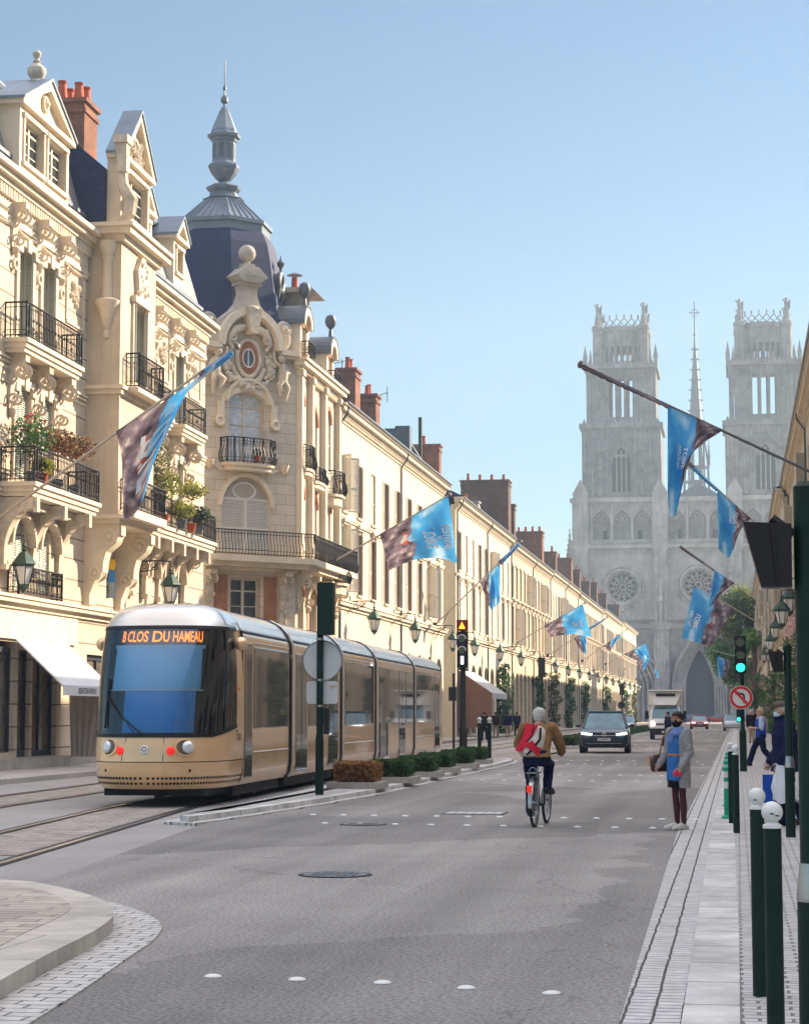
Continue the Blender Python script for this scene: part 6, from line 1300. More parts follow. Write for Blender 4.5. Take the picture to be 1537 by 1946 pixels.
# near pole at the right edge with hooded signal, and its twin farther on
def hooded(x, y, z, h, r, lab, headz, hs):
    t = thing('signal_pole', lab, 'signal post', (x, y, z)); q = MB(); flared(q, r, h, .92, 1.28); q.build('pole', M['green'], t, True); q = MB().lathe([(r*1.30, .86), (r*1.30, .885), (r*1.06, .99), (r*1.04, 1.0)], n=22); q.build('collar', M['rail'], t, True)
    o = MB(); w0, w1 = hs * .72, hs * .48
    o.add([(-r - .01, -w1/2, headz), (-r - .01 - w1, -w1/2, headz), (-r - .01 - w1, w1/2, headz), (-r - .01, w1/2, headz), (-r - .01, -w0/2, headz + hs), (-r - .01 - w0*1.05, -w0/2, headz + hs*1.04), (-r - .01 - w0*1.05, w0/2, headz + hs*1.04), (-r - .01, w0/2, headz + hs)], [(0, 3, 2, 1), (0, 1, 5, 4), (1, 2, 6, 5), (2, 3, 7, 6), (3, 0, 4, 7), (4, 5, 6, 7)])
    o.tube([(-r - w1*.55, -w1/2 - .003, headz + .01), (-r - w0*.5, -w0/2 - .003, headz + hs)], .008, 5); o.tube([(-r, 0, headz + hs*.85), (-r - .08, 0, headz + hs*1.12)], .02, 6)
    o.build('hood', M['black'], t); return t
p = atY(1537, 1678, 7.6); hooded(.2705, 7.6, .05, 2.40, .05, 'nearest dark green pole at the right edge with a tapering black hood', 2.02, .235)
p = G(1502, 1591, .07); hooded(p.x, p.y, .07, 2.38, .048, 'second dark green pole, standing in front of the man in the flat cap', 2.05, .25)
p = atY(1525, 1325, 30); t = thing('small_sign', 'small white plate with a dark symbol on a thin post near the ivy', 'sign', (p.x, 30, .07)); MB().cyl((0, .03, 0), (0, .03, p.z + .1), .02, 8).build('post', M['green'], t); o_ = MB().box(-.09, -.01, p.z - .17, .09, .01, p.z + .06).build('plate', M['signwhite'], t); MB().ball((0, -.012, p.z - .06), .03, 8, 5, 1, .3, 1).build('symbol', M['black'], o_)
# other poles far off
def back_signal(px, py, top, wpx, lab, disc=None, Y=None):
    p = G(px, py, .1); Y = p.y; k = Y / FPX; ht = 1.5 + (1356 - top) * k; t = thing('signal_pole', lab, 'signal post', (p.x, p.y, .1)); MB().cyl((0, 0, 0), (0, 0, ht), .06, 10).build('pole', M['green'], t)
    MB().box(-wpx*k/2, -.15, ht - 1.15, wpx*k/2, .02, ht).build('signal_back', M['rail_dark'], t)
    if disc: MB().cyl((-.08, .04, disc), (-.08, .07, disc), .38, 24).build('sign_back', M['rail_dark'], t)
back_signal(1030, 1404, 1250, 13, 'signal seen from behind, rising behind the cyclist head')
back_signal(1182, 1384, 1300, 9, 'distant signal seen from behind with a dark round sign, right of the dark car', 2.35)
p = G(862, 1428, .1); t = thing('signal_pole', 'thin dark pole with a small sign just past the tram rear', 'signal post', (p.x, p.y, .1)); MB().cyl((0, 0, 0), (0, 0, 3.1), .05, 10).build('pole', M['rail_dark'], t); MB().box(-.2, -.03, 2.0, .12, .0, 2.55).build('plate', M['rail_dark'], t)
# ================================================================ people
M['skin'] = mat('skin', (.50, .30, .22), .5, var=.06, vs=8); M['hair_g'] = mat('silver grey hair', (.50, .48, .44), .6, var=.2, vs=40, bump=.3, bs=120); M['hair_b'] = mat('dark brown hair', (.025, .016, .012), .5, var=.2, vs=40, bump=.3, bs=120); M['hair_y'] = mat('sandy hair', (.42, .30, .16), .6, var=.2, vs=40)
def cloth(n, c, **k): return mat(n, c, .9, spec=.15, var=k.pop('var', .12), vs=k.pop('vs', 7), bump=.35, bs=k.pop('bs', 60), **k)
M['denim'] = cloth('blue denim dress', (.045, .16, .42)); M['scarf'] = cloth('pale blue scarf', (.17, .26, .52), var=.3, vs=14); M['knit'] = cloth('grey marl knit', (.31, .30, .295), var=.3, vs=30, bs=110); M['tights'] = cloth('sheer dark tights', (.085, .032, .032)); M['blackcloth'] = cloth('black cloth', (.013, .013, .015)); M['navycoat'] = cloth('navy wool coat', (.014, .018, .055)); M['jean'] = cloth('dark blue trousers', (.010, .013, .045)); M['tan'] = cloth('camel jacket', (.27, .145, .065)); M['tanleather'] = flat('tan leather', (.42, .17, .055), .45); M['brownleather'] = flat('dark brown leather', (.05, .022, .014), .4); M['shoe'] = flat('pale trainers', (.62, .60, .54), .6); M['pink'] = flat('pink purse', (.70, .045, .11), .5); M['royal'] = cloth('royal blue cardigan', (.022, .085, .42)); M['paleblue'] = cloth('pale blue shirt', (.42, .55, .72)); M['mauve'] = cloth('mauve scarf', (.42, .30, .33)); M['tweed'] = cloth('brown tweed cap', (.14, .105, .085), var=.3, vs=60); M['bagw'] = mat('thin white plastic bag', (.74, .75, .78), .4, var=.05, bump=.5, bs=9, bdist=.05); M['beige'] = cloth('beige trousers', (.42, .32, .25)); M['mask_w'] = flat('pale surgical mask', (.62, .70, .78), .8); M['redcloth'] = cloth('red nylon', (.55, .025, .045)); M['offwhite'] = cloth('off white nylon', (.62, .54, .47)); M['lips'] = flat('lips', (.38, .10, .09), .5)
def limb(mb, pts, rs, n=12, flat=1.0): mb.tube(pts, rs, n, True, flat); [mb.ball(p, r, 10, 8) for p, r in zip(pts, rs)]
def ring_body(mb, secs, n=20):
    # secs: (cx, cy, z, rx, ry)
    vs = []; fs = []
    for (cx, cy, z, rx, ry) in secs:
        for k in range(n): a = 2*PI*k/n; vs.append((cx + rx*math.cos(a), cy + ry*math.sin(a), z))
    for i in range(len(secs) - 1):
        for k in range(n): fs.append((i*n+k, i*n+(k+1) % n, (i+1)*n+(k+1) % n, (i+1)*n+k))
    fs += [tuple(range(n - 1, -1, -1)), tuple(range((len(secs)-1)*n, len(secs)*n))]; mb.add(vs, fs)
def remesh(o, v, it=3):
    m = o.modifiers.new('skin', 'REMESH'); m.mode = 'VOXEL'; m.voxel_size = v; m.use_smooth_shade = True
    s = o.modifiers.new('soft', 'SMOOTH'); s.iterations = it; s.factor = .5; return o
def hand(mb, wr, d, side, palm_n, curl=.5, sc=1.0):
    """palm and five fingers from the wrist along d; palm_n is where the palm looks"""
    d = Vector(d).normalized(); n = Vector(palm_n); n = (n - d * n.dot(d)).normalized(); s = d.cross(n).normalized() * side; wr = Vector(wr)
    pc = wr + d * .045 * sc
    mb.tube([wr, wr + d*.03*sc, wr + d*.085*sc], [.026*sc, .040*sc, .038*sc], 10, True, .55); mb.ball(pc, .034*sc, 10, 8)
    for i, (o, L) in enumerate(((.03, .068), (.010, .078), (-.011, .073), (-.031, .057))):
        b = wr + d*.082*sc + s*o*sc; p = b; dd = d; pts = [wr + d*.05*sc + s*o*.8*sc, b]; a = curl * (.7 + .12 * i)
        for f in (.45, .32, .23): dd = (dd * math.cos(a) + n * math.sin(a)).normalized(); p = p + dd * L * f * sc; pts.append(p)
        mb.tube(pts, [.010*sc, .0095*sc, .0088*sc, .008*sc, .0065*sc], 7); mb.ball(pts[-1], .0065*sc, 6, 5)
    b = wr + d*.03*sc + s*.03*sc; t1 = b + (d*.55 + s*.8).normalized()*.032*sc; t2 = t1 + (d*.8 + s*.25 + n*.5).normalized()*.03*sc; t3 = t2 + (d*.8 + n*.6).normalized()*.022*sc
    mb.tube([wr + d*.02*sc + s*.015*sc, b, t1, t2, t3], [.014*sc, .013*sc, .0115*sc, .010*sc, .008*sc], 8); mb.ball(t3, .008*sc, 6, 5)
def head(mb, c, sc=1.0, rz=0.0, tilt=0.0):
    """head facing -y about its own frame; c is the skull centre"""
    T = Matrix.Translation(c) @ Matrix.Rotation(rz, 4, 'Z') @ Matrix.Rotation(tilt, 4, 'X') @ Matrix.Scale(sc, 4); o = mb.M; mb.M = T if o is None else o @ T
    ring_body(mb, [(0, -.03, -.122, .022, .02), (0, -.028, -.112, .042, .04), (0, -.022, -.085, .055, .062), (0, -.012, -.05, .065, .082), (0, -.004, 0, .073, .094), (0, .004, .04, .074, .097), (0, .008, .075, .064, .084), (0, .010, .1, .04, .055), (0, .010, .110, .014, .02)], 18)
    mb.tube([(0, -.095, .015), (0, -.108, -.012), (0, -.117, -.032), (0, -.1, -.042)], [.008, .010, .014, .008], 8)
    for s in (-1, 1):
        mb.ball((s*.034, -.083, .022), .013, 8, 6, 1.2, .6, .5); mb.tube([(s*.012, -.094, .025), (s*.038, -.09, .03), (s*.056, -.07, .022)], .007, 6)
        mb.ring((s*.076, .012, -.005), .022, .008, 'x', 12, 6, 0, 2*PI, .7, 1.25); mb.ball((s*.05, -.06, -.02), .024, 8, 6)
    mb.tube([(-.022, -.088, -.066), (0, -.096, -.063), (.022, -.088, -.066)], [.005, .008, .005], 6); mb.tube([(-.018, -.086, -.075), (0, -.094, -.077), (.018, -.086, -.075)], [.005, .0085, .005], 6)
    mb.M = o; return T
def in_head(par, T, name, fn, m, smooth=True, vox=None):
    mb = MB(); mb.M = T; fn(mb); o = mb.build(name, m, par, smooth)
    if vox: remesh(o, vox, 2)
    return o
def eyes(par, T):
    def f(mb):
        for s in (-1, 1): mb.ball((s*.034, -.092, .021), .0065, 8, 6)
    in_head(par, T, 'eyes', f, M['black'])
def hair_short(mb, back=-.07, vol=1.0):
    ring_body(mb, [(0, .045, back, .05*vol, .05), (0, .035, back + .03, .07*vol, .066), (0, .028, -.01, .081*vol, .082*vol), (0, .014, .035, .084*vol, .098*vol), (0, .008, .07, .080*vol, .100*vol), (0, .010, .098, .060*vol, .078*vol), (0, .012, .118, .028*vol, .04)], 18)
    g = random.Random(4)
    for i in range(70):
        a = g.uniform(0, PI); e = g.uniform(-.5, 1.4); mb.tube([(.084*vol*math.cos(a)*math.cos(e), .014 + .096*math.sin(a)*math.cos(e), .03 + .088*math.sin(e)), (.086*vol*math.cos(a + .2)*math.cos(e - .3), .016 + .1*math.sin(a + .2)*math.cos(e - .3), .02 + .09*math.sin(e - .3))], [.012, .008], 5)
FOLD = bpy.data.textures.new('cloth folds', 'CLOUDS'); FOLD.noise_scale = .11; FOLD.noise_depth = 2
def foot(mb, an, d, sc=1.0, z0=.0):
    d = Vector(d).normalized(); an = Vector(an); h = Vector((an.x, an.y, z0)); hl = h - d*.055*sc
    mb.tube([hl + Vector((0, 0, .035)), h + Vector((0, 0, .045)) + d*.03*sc, h + d*.12*sc + Vector((0, 0, .032)), h + d*.19*sc + Vector((0, 0, .022))], [.036*sc, .044*sc, .042*sc, .026*sc], 10); mb.ball(hl + Vector((0, 0, .034)), .035*sc, 10, 6); mb.ball(h + d*.19*sc + Vector((0, 0, .022)), .026*sc, 10, 6)
    mb.tube([an, h + Vector((0, 0, .05))], [.042*sc, .045*sc], 10)
def person(lab, loc, rz, J, outfit, vox=.02, sc=1.0, headrz=0.0, hairm=None, hairfn=None, tilt=0.0, body=True, grp=None, curl=.5):
    """J holds joints in the person's own frame (facing -y): hip, chest, head, l/r shoulder, elbow, wrist, hip joint, knee, ankle"""
    t = thing('person', lab, 'person', loc, rz, grp); t.scale = (sc, sc, sc); V = {k: Vector(v) for k, v in J.items() if k != 'legk'}
    mb = MB(); hp, ch, nk, hd = V['hip'], V['chest'], V['neck'], V['head']; md = (hp + ch) / 2
    ring_body(mb, [(hp.x, hp.y, hp.z - .10, .10, .08), (hp.x, hp.y, hp.z, .165, .115), (md.x, md.y, md.z, .135, .10), (ch.x, ch.y, ch.z, .165, .12), (ch.x*.5 + nk.x*.5, ch.y*.5 + nk.y*.5, ch.z*.4 + nk.z*.6, .13, .085), (nk.x, nk.y, nk.z, .06, .06)], 18)
    mb.tube([nk - Vector((0, 0, .03)), nk*.4 + hd*.6], [.058, .052], 12)
    for s, q in ((-1, 'l'), (1, 'r')):
        limb(mb, [V['sh_'+q], V['el_'+q], V['wr_'+q]], [.056, .042, .028]); limb(mb, [V['hp_'+q], V['kn_'+q], V['an_'+q]], [k_ * J.get('legk', (1,))[0] for k_ in (.085, .056, .038)])
        d = V['wr_'+q] - V['el_'+q]; hand(mb, V['wr_'+q], J.get('hd_'+q, d), -s, J.get('pn_'+q, (-s*1.0, .2, 0)), curl)
        if 'ft_'+q in J: foot(mb, V['an_'+q], J['ft_'+q], 1.0, V['an_'+q].z - .075)
    T = head(mb, hd, 1.0, headrz, tilt)
    b = mb.build('body', M['skin'], t); remesh(b, vox if vox > .012 else .0065, 2)
    eyes(t, T)
    if hairm: in_head(t, T, 'hair', hairfn or (lambda m_: hair_short(m_)), hairm, True, .01)
    for nm_, m_, fn in outfit:
        q = MB(); fn(q, V); o = remesh(q.build(nm_, m_, t), max(.011, vox), 3)
        if vox < .025 and nm_ != 'tights': d = o.modifiers.new('folds', 'DISPLACE'); d.texture = FOLD; d.strength = .035; d.mid_level = .5
    return t, T, V
def sleeves(q, V, e=1.0, t=.018, to=.96):
    for k in 'lr':
        w = V['el_'+k] + (V['wr_'+k] - V['el_'+k]) * to; limb(q, [V['sh_'+k], V['el_'+k], w], [.062 + t, .048 + t, .036 + t])
def torso(q, V, zlo, t=.02, flare=0.0, zc=None):
    hp, ch, nk = V['hip'], V['chest'], V['neck']; md = (hp + ch) / 2
    S_ = [(hp.x, hp.y, zlo, .17 + flare + t, .125 + flare*.7 + t)] if zlo < hp.z - .05 else []
    S_ += [(hp.x, hp.y, max(hp.z, zlo), .165 + t + flare*.3, .122 + t + flare*.3), (md.x, md.y, md.z, .145 + t, .112 + t), (ch.x, ch.y, ch.z, .17 + t, .125 + t), ((ch.x+nk.x)/2, (ch.y+nk.y)/2, ch.z*.4 + nk.z*.6, .135 + t, .09 + t), (nk.x, nk.y, nk.z, .07 + t*.5, .068 + t*.5)]
    ring_body(q, S_)
def legs(q, V, t=.012, to=1.0, flare=0.0):
    hp = V['hip']; ring_body(q, [(hp.x, hp.y, hp.z - .12, .14 + t, .11 + t), (hp.x, hp.y, hp.z + .02, .168 + t, .12 + t), (hp.x, hp.y, hp.z + .1, .15 + t, .11 + t)])
    for k in 'lr':
        a = V['kn_'+k] + (V['an_'+k] - V['kn_'+k]) * to; limb(q, [V['hp_'+k], V['kn_'+k], a], [.092 + t, .062 + t, .046 + t + flare])
def shoes(q, V, J, sc=1.12, boot=0.0):
    for k in 'lr':
        if 'ft_'+k in J:
            foot(q, V['an_'+k] + Vector((0, 0, -.02)), J['ft_'+k], sc, V['an_'+k].z - .078)
            if boot: q.tube([V['an_'+k], V['an_'+k] + (V['kn_'+k] - V['an_'+k]) * boot], [.06, .06], 10)
def stand(h=.0, lean=0.0):
    return dict(hip=(0, 0, .93), chest=(0, -.01 + lean, 1.24), neck=(0, .0 + lean, 1.44), head=(0, -.02 + lean*1.2, 1.575), sh_l=(-.185, 0, 1.38), sh_r=(.185, 0, 1.38), el_l=(-.225, .03, 1.10), el_r=(.225, .03, 1.10), wr_l=(-.22, -.03, .86), wr_r=(.22, -.03, .86),
                hp_l=(-.09, 0, .90), hp_r=(.09, 0, .90), kn_l=(-.09, -.01, .49), kn_r=(.09, -.01, .49), an_l=(-.09, .02, .08), an_r=(.09, .02, .08), ft_l=(-.1, -1, 0), ft_r=(.1, -1, 0))
# ---- the woman waiting at the kerb
J = stand(); J.update(legk=(.70,), el_l=(-.25, -.02, 1.12), wr_l=(-.24, -.20, .93), el_r=(.235, .02, 1.10), wr_r=(.21, -.14, .885), kn_l=(-.07, -.02, .49), an_l=(-.055, .0, .08), an_r=(.065, .03, .08), hp_l=(-.075, 0, .9), hp_r=(.075, 0, .9), pn_l=(1, 0, -.3), pn_r=(-1, 0, -.3))
p = G(1291, 1577)
def w_coat(q, V):
    torso(q, V, .62, .032, .03); sleeves(q, V, t=.022, to=.92)
def w_dress(q, V): 
    ring_body(q, [(0, -.045, .70, .175, .150), (0, -.045, .93, .165, .140), (0, -.045, 1.09, .135, .128), (0, -.05, 1.25, .15, .142), (0, -.03, 1.40, .10, .09)])
def w_coat_open(q, V):
    # knee length cardigan, left open down the front
    n = 22; secs = [(.60, .215, .165), (.80, .205, .158), (.95, .20, .152), (1.10, .178, .142), (1.26, .198, .152), (1.36, .20, .125), (1.43, .105, .095)]
    for rr in (0, .016):
        vs = []; 
        for z, rx, ry in secs:
            for k in range(n + 1): a = R(-48) + R(276) * k / n; vs.append(((rx - rr) * math.cos(a), .0 + (ry - rr) * math.sin(a), z))
        fs = [(i*(n+1)+k, i*(n+1)+k+1, (i+1)*(n+1)+k+1, (i+1)*(n+1)+k) for i in range(len(secs)-1) for k in range(n)]
        q.add(vs, fs)
    nn = (n + 1) * len(secs); b0 = len(q.v) - 2*nn
    for i in range(len(secs) - 1):
        for k in (0, n): q.f.append((b0 + i*(n+1)+k, b0 + (i+1)*(n+1)+k, b0 + nn + (i+1)*(n+1)+k, b0 + nn + i*(n+1)+k))
    for k in range(n):
        for i in (0, len(secs)-1): q.f.append((b0 + i*(n+1)+k, b0 + i*(n+1)+k+1, b0 + nn + i*(n+1)+k+1, b0 + nn + i*(n+1)+k))
    sleeves(q, V, t=.024, to=.95)
def w_scarf(q, V):
    for i in range(3): q.ring((0, -.025 - .008*i, 1.435 - i*.035), .085 + .018*i, .033, 'z', 20, 8)
    limb(q, [(-.03, -.13, 1.38), (-.04, -.175, 1.26), (-.05, -.18, 1.14)], [.045, .04, .015]); limb(q, [(.02, -.13, 1.38), (.02, -.17, 1.28), (.03, -.165, 1.2)], [.045, .035, .015])
def w_tights(q, V):
    for k in 'lr': limb(q, [V['hp_'+k], V['kn_'+k], V['kn_'+k]*.62 + V['an_'+k]*.38 + Vector((0, .012, 0)), V['an_'+k]], [.082, .052, .056, .038])
def w_skirt(q, V): ring_body(q, [(0, -.01, .60, .165, .125), (0, -.01, .72, .172, .13), (0, 0, .9, .17, .12)])
def w_shoes(q, V): shoes(q, V, J, 1.2)
def w_belt(q, V): ring_body(q, [(0, -.045, 1.045, .152, .142), (0, -.045, 1.085, .150, .140)])
WM, T, V = person('woman in a black mask, blue denim dress and long grey cardigan standing at the kerb', (p.x, p.y, 0), R(-47), J, [('tights', M['tights'], w_tights), ('skirt', M['blackcloth'], w_skirt), ('dress', M['denim'], w_dress), ('cardigan', M['knit'], w_coat_open), ('scarf', M['scarf'], w_scarf), ('belt', M['tanleather'], w_belt), ('trainers', M['shoe'], w_shoes)], .012, .965, R(18), M['hair_b'], lambda m_: hair_short(m_, -.065, 1.05), 0)
def f(mb): ring_body(mb, [(0, -.04, -.118, .035, .045), (0, -.035, -.09, .058, .072), (0, -.025, -.055, .070, .092), (0, -.02, -.025, .070, .094), (0, -.03, -.012, .05, .085)], 18)
in_head(WM, T, 'face_mask', f, M['blackcloth'])
def f(mb):
    for s in (-1, 1): mb.ring((s*.036, -.108, .02), .026, .0045, 'y', 18, 5); mb.tube([(s*.06, -.1, .022), (s*.078, -.02, .02), (s*.078, .02, .012)], .0035, 4)
    mb.tube([(-.012, -.11, .024), (.012, -.11, .024)], .004, 4)
in_head(WM, T, 'glasses', f, flat('red brown spectacle frames', (.30, .06, .04), .4))
WM.scale = (.87, .9, .965)
RW = Matrix.Translation((p.x, p.y, 0)) @ Matrix.Rotation(R(-47), 4, 'Z') @ Matrix.Scale(.965, 4)
hb = thing('handbag', 'tan and brown leather handbag hanging at the side of the masked woman', 'handbag', RW @ Vector((-.27, -.13, .96)), R(-47))
q = MB(); ring_body(q, [(0, 0, -.13, .055, .13), (0, 0, -.10, .068, .155), (0, 0, .02, .06, .15), (0, 0, .09, .045, .12), (0, 0, .11, .02, .08)]); b = q.build('bag', M['brownleather'], hb, True)
q = MB()
for k in range(3): q.tube([(-.068 + .004*k, -.11 + k*.07, .09), (-.078, -.10 + k*.065, .0), (-.068, -.09 + k*.06, -.09)], [.012, .024, .012], 8)
q.build('leather_panels', M['tanleather'], hb, True); q = MB(); q.tube([(.0, 0, .10), (.09, -.05, .2), (.18, -.09, .35), (.30, -.02, .48)], .011, 6); q.build('strap', M['tanleather'], hb)
pp_ = thing('purse', 'small pink purse held in the hand of the masked woman', 'purse', RW @ Vector((.19, -.19, .81)), R(-47)); q = MB(); q.cbox((0, 0, 0), (.03, .13, .085)); q.ball((0, -.045, 0), .045, 10, 8, .6, 1, .9); remesh(q.build('pouch', M['pink'], pp_), .008)
# ---- the man in the flat cap
J2 = stand(); J2.update(head=(0, -.035, 1.57), el_r=(.235, .0, 1.10), wr_r=(.20, -.12, .86), el_l=(-.235, .0, 1.09), wr_l=(-.21, -.16, .86), kn_l=(-.085, -.09, .50), an_l=(-.08, -.04, .08), kn_r=(.085, .03, .49), an_r=(.085, .22, .10), pn_l=(1, 0, 0), ft_l=(0, -1, 0), ft_r=(0, -1, 0))
p2 = G(1494, 1580)
def m_coat(q, V): torso(q, V, .74, .055, .03); sleeves(q, V, t=.035, to=.97); q.tube([(0, -.04, 1.42), (0, -.055, 1.50)], [.10, .105], 14)
def m_tr(q, V): legs(q, V, .02, 1.0, .012)
def m_sh(q, V): shoes(q, V, J2, 1.15)
MN, T2, V2 = person('man in a navy coat, brown flat cap and pale mask carrying a white bag', (p2.x, p2.y, .075), R(-78), J2, [('trousers', M['jean'], m_tr), ('coat', M['navycoat'], m_coat), ('shoes', M['brownleather'], m_sh)], .012, 1.0, R(-6), M['hair_g'], lambda m_: hair_short(m_, -.075, .98), 0)
def f(mb): ring_body(mb, [(0, -.045, -.108, .035, .045), (0, -.04, -.085, .054, .070), (0, -.03, -.05, .062, .088), (0, -.03, -.022, .055, .086)], 16)
in_head(MN, T2, 'face_mask', f, M['mask_w'])
def f(mb):
    ring_body(mb, [(0, .0, .045, .086, .108), (0, -.004, .065, .095, .120), (0, -.002, .092, .092, .118), (0, .006, .118, .065, .09), (0, .01, .127, .02, .03)], 20); mb.prism([(-.07, -.09), (.07, -.09), (.06, -.145), (.03, -.165), (-.03, -.165), (-.06, -.145)], 'z', .045, .058)
in_head(MN, T2, 'flat_cap', f, M['tweed'])
RM = Matrix.Translation((p2.x, p2.y, .075)) @ Matrix.Rotation(R(-78), 4, 'Z')
q = MB(); q.M = Matrix.Translation((.305, -.03, 1.22)); q.box(.0, -.03, -.035, .014, .03, .035); q.build('badge', flat('pale sleeve badge', (.65, .5, .46), .6), MN)
hx = RM @ Vector((.225, -.16, .80)); bg_ = thing('shopping_bag', 'thin white carrier bag held by the man in the flat cap', 'bag', hx, R(-78)); q = MB()
def bagf(u, v):
    w = .045 + .13 * min(1, v * 1.5) ** .8; a = 2*PI*u; k = 1 + .08*math.sin(5*a + v*4) + .05*math.sin(9*a - v*7); return (w*.42*k*math.cos(a), .04 + w*1.0*k*math.sin(a) + .08*v, .04 - .50*v + .03*math.sin(3*a)*v)
q.grid(bagf, 40, 14); q.add([bagf(i/40, 1) for i in range(40)], [tuple(range(40))]); q.tube([(0, .02, .03), (0, -.01, .075), (0, -.02, .03)], .008, 6); q.build('bag', M['bagw'], bg_, True)
b2 = thing('folder', 'blue folder carried next to the white carrier bag', 'folder', RM @ Vector((.15, -.27, .44)), R(-78)); q = MB(); q.box(-.02, -.08, -.12, .0, .06, .26); q.build('cover', M['royal'], b2)
# ---- walkers on the right pavement
def walkJ(k=1.0, arm=.2): 
    j = stand(); j.update(kn_l=(-.09, -.20*k, .52), an_l=(-.09, -.34*k, .10), kn_r=(.09, .06*k, .50), an_r=(.09, .36*k, .13), el_l=(-.235, .10*arm*3, 1.1), wr_l=(-.2, .12, .88), el_r=(.235, -.05, 1.1), wr_r=(.2, -.25, .92), ft_l=(0, -1, .2), ft_r=(0, -1, -.3), hip=(0, 0, .92)); return j
J3 = walkJ(); J3.update(el_r=(.25, -.02, 1.12), wr_r=(.08, -.25, 1.12), el_l=(-.25, -.02, 1.12), wr_l=(-.06, -.26, 1.10))
p3 = G(1446, 1457, .09)
def t3(q, V): torso(q, V, .86, .03, .01); sleeves(q, V, t=.02, to=.2)
PW, T3, _ = person('woman striding past in a royal blue top and dark trousers with sandy hair', (p3.x, p3.y, .09), R(-82), J3, [('trousers', M['jean'], lambda q, V: legs(q, V, .028, 1.0, .02)), ('top', M['royal'], t3), ('sleeves', M['paleblue'], lambda q, V: sleeves(q, V, t=.028, to=.05)), ('scarf', M['mauve'], lambda q, V: [q.ring((0, -.0, 1.43 - i*.04), .085 + .012*i, .035, 'z', 16, 8) for i in range(2)] + [limb(q, [(.0, .14, 1.36), (-.02, .17, 1.2), (0, .16, .95)], [.06, .05, .02])]), ('shoes', M['blackcloth'], lambda q, V: shoes(q, V, J3, 1.12))], .02, .98, 0, M['hair_y'], lambda m_: hair_short(m_, -.10, 1.12))
J4 = stand(); p4 = G(1424, 1412, .1)
person('older man in a black jacket and pale trousers walking behind the no left turn sign', (p4.x + .1, p4.y, .1), R(10), J4, [('trousers', M['beige'], lambda q, V: legs(q, V, .02)), ('jacket', M['blackcloth'], lambda q, V: [torso(q, V, .84, .04), sleeves(q, V, t=.03)]), ('shoes', M['blackcloth'], lambda q, V: shoes(q, V, J4))], .025, 1.0, 0, M['hair_g'])
J5 = walkJ(.6); p5 = G(1287, 1404)
person('dark figure in navy crossing the road just behind the masked woman', (p5.x + .42, p5.y - 30, 0), R(-60), J5, [('trousers', M['jean'], lambda q, V: legs(q, V, .02)), ('jacket', M['navycoat'], lambda q, V: [torso(q, V, .80, .05), sleeves(q, V, t=.03)]), ('shoes', M['blackcloth'], lambda q, V: shoes(q, V, J5))], .03, 1.0, 0, M['hair_b'])
# ---- far walkers on the left
def far(px, py, rz, lab, top, tr, hair, sc=1.0, k=.6):
    j = walkJ(k); p = G(px, py); person(lab, (p.x, p.y, 0.02), rz, j, [('trousers', tr, lambda q, V: legs(q, V, .02)), ('jacket', top, lambda q, V: [torso(q, V, .80, .045), sleeves(q, V, t=.03)]), ('shoes', M['blackcloth'], lambda q, V: shoes(q, V, j))], .03, sc, 0, hair)
far(920, 1409, R(170), 'person in black seen from behind between the two island bollards', M['blackcloth'], M['blackcloth'], M['hair_b'])
far(942, 1402, R(175), 'person in a dark jacket and brown trousers left of the walking pair', M['brownleather'], M['beige'], M['hair_b'])
far(965, 1402, R(185), 'person in a navy top and pale trousers, left one of the walking pair', M['navycoat'], M['beige'], M['hair_b'])
far(982, 1400, R(170), 'person in navy and black, right one of the walking pair', M['navycoat'], M['blackcloth'], M['hair_b'])
far(1064, 1384, R(190), 'person in a beige coat by the lit green column', M['tan'], M['blackcloth'], M['hair_g'])
# ---- the cyclist and the bicycle
pb = G(1015, 1572); RZ = R(180 - 4)
bk = thing('bicycle', 'silver town bicycle with mudguards ridden away up the street', 'bicycle', (pb.x, pb.y, 0), RZ)
def wheel(par, y, name='wheel'):
    w_ = MB(); w_.ring((0, y, .345), .33, .022, 'x', 40, 8); o = w_.build(name, M['black'], par, True); r_ = MB(); r_.ring((0, y, .345), .305, .012, 'x', 40, 6); r_.build('rim', M['rail'], o, True)
    s_ = MB(); s_.cyl((-.04, y, .345), (.04, y, .345), .022, 10)
    for k in range(18): a = 2*PI*k/18; s_.tube([(.02*(-1)**k, y, .345), (0, y + .3*math.cos(a), .345 + .3*math.sin(a))], .0022, 4)
    s_.build('spokes', M['rail'], o)
M['silverpaint'] = flat('silver bicycle paint', (.48, .49, .50), .3, .7)
wheel(bk, -.0); wheel(bk, -1.06)
q = MB(); q.tube([(0, 0, .345), (0, -.42, .30)], .013, 8); q.tube([(0, -.42, .30), (0, -.26, .85)], .017, 8); q.tube([(0, -.42, .30), (0, -.88, .72)], .019, 8); q.tube([(0, -.29, .72), (0, -.86, .88)], .015, 8); q.tube([(0, -.85, .95), (0, -.92, .66), (0, -1.06, .345)], .016, 8)
for s in (-1, 1): q.tube([(s*.045, 0, .345), (s*.03, -.25, .72)], .01, 6)
q.build('frame', M['silverpaint'], bk, True)
q = MB()
for y0 in (0, -1.06):
    for s in (-.03, .03): pass
    q.grid(lambda u, v: ((v - .5)*.055, y0 + .375*math.cos(R(-10 + 150*u)), .345 + .375*math.sin(R(-10 + 150*u))), 16, 2)
q.build('mudguard', M['silverpaint'], bk, True)
q = MB(); q.box(-.07, -.2, .76, .07, .22, .775)
for s in (-1, 1): q.tube([(s*.06, .12, .765), (s*.05, 0, .345)], .007, 5)
q.ring((0, .1, .79), .05, .006, 'y', 14, 5, 0, PI); q.build('rear_rack', M['rail'], bk)
q = MB(); q.box(-.035, .395, .50, .035, .41, .60); q.build('reflector', M['redlamp'], bk)
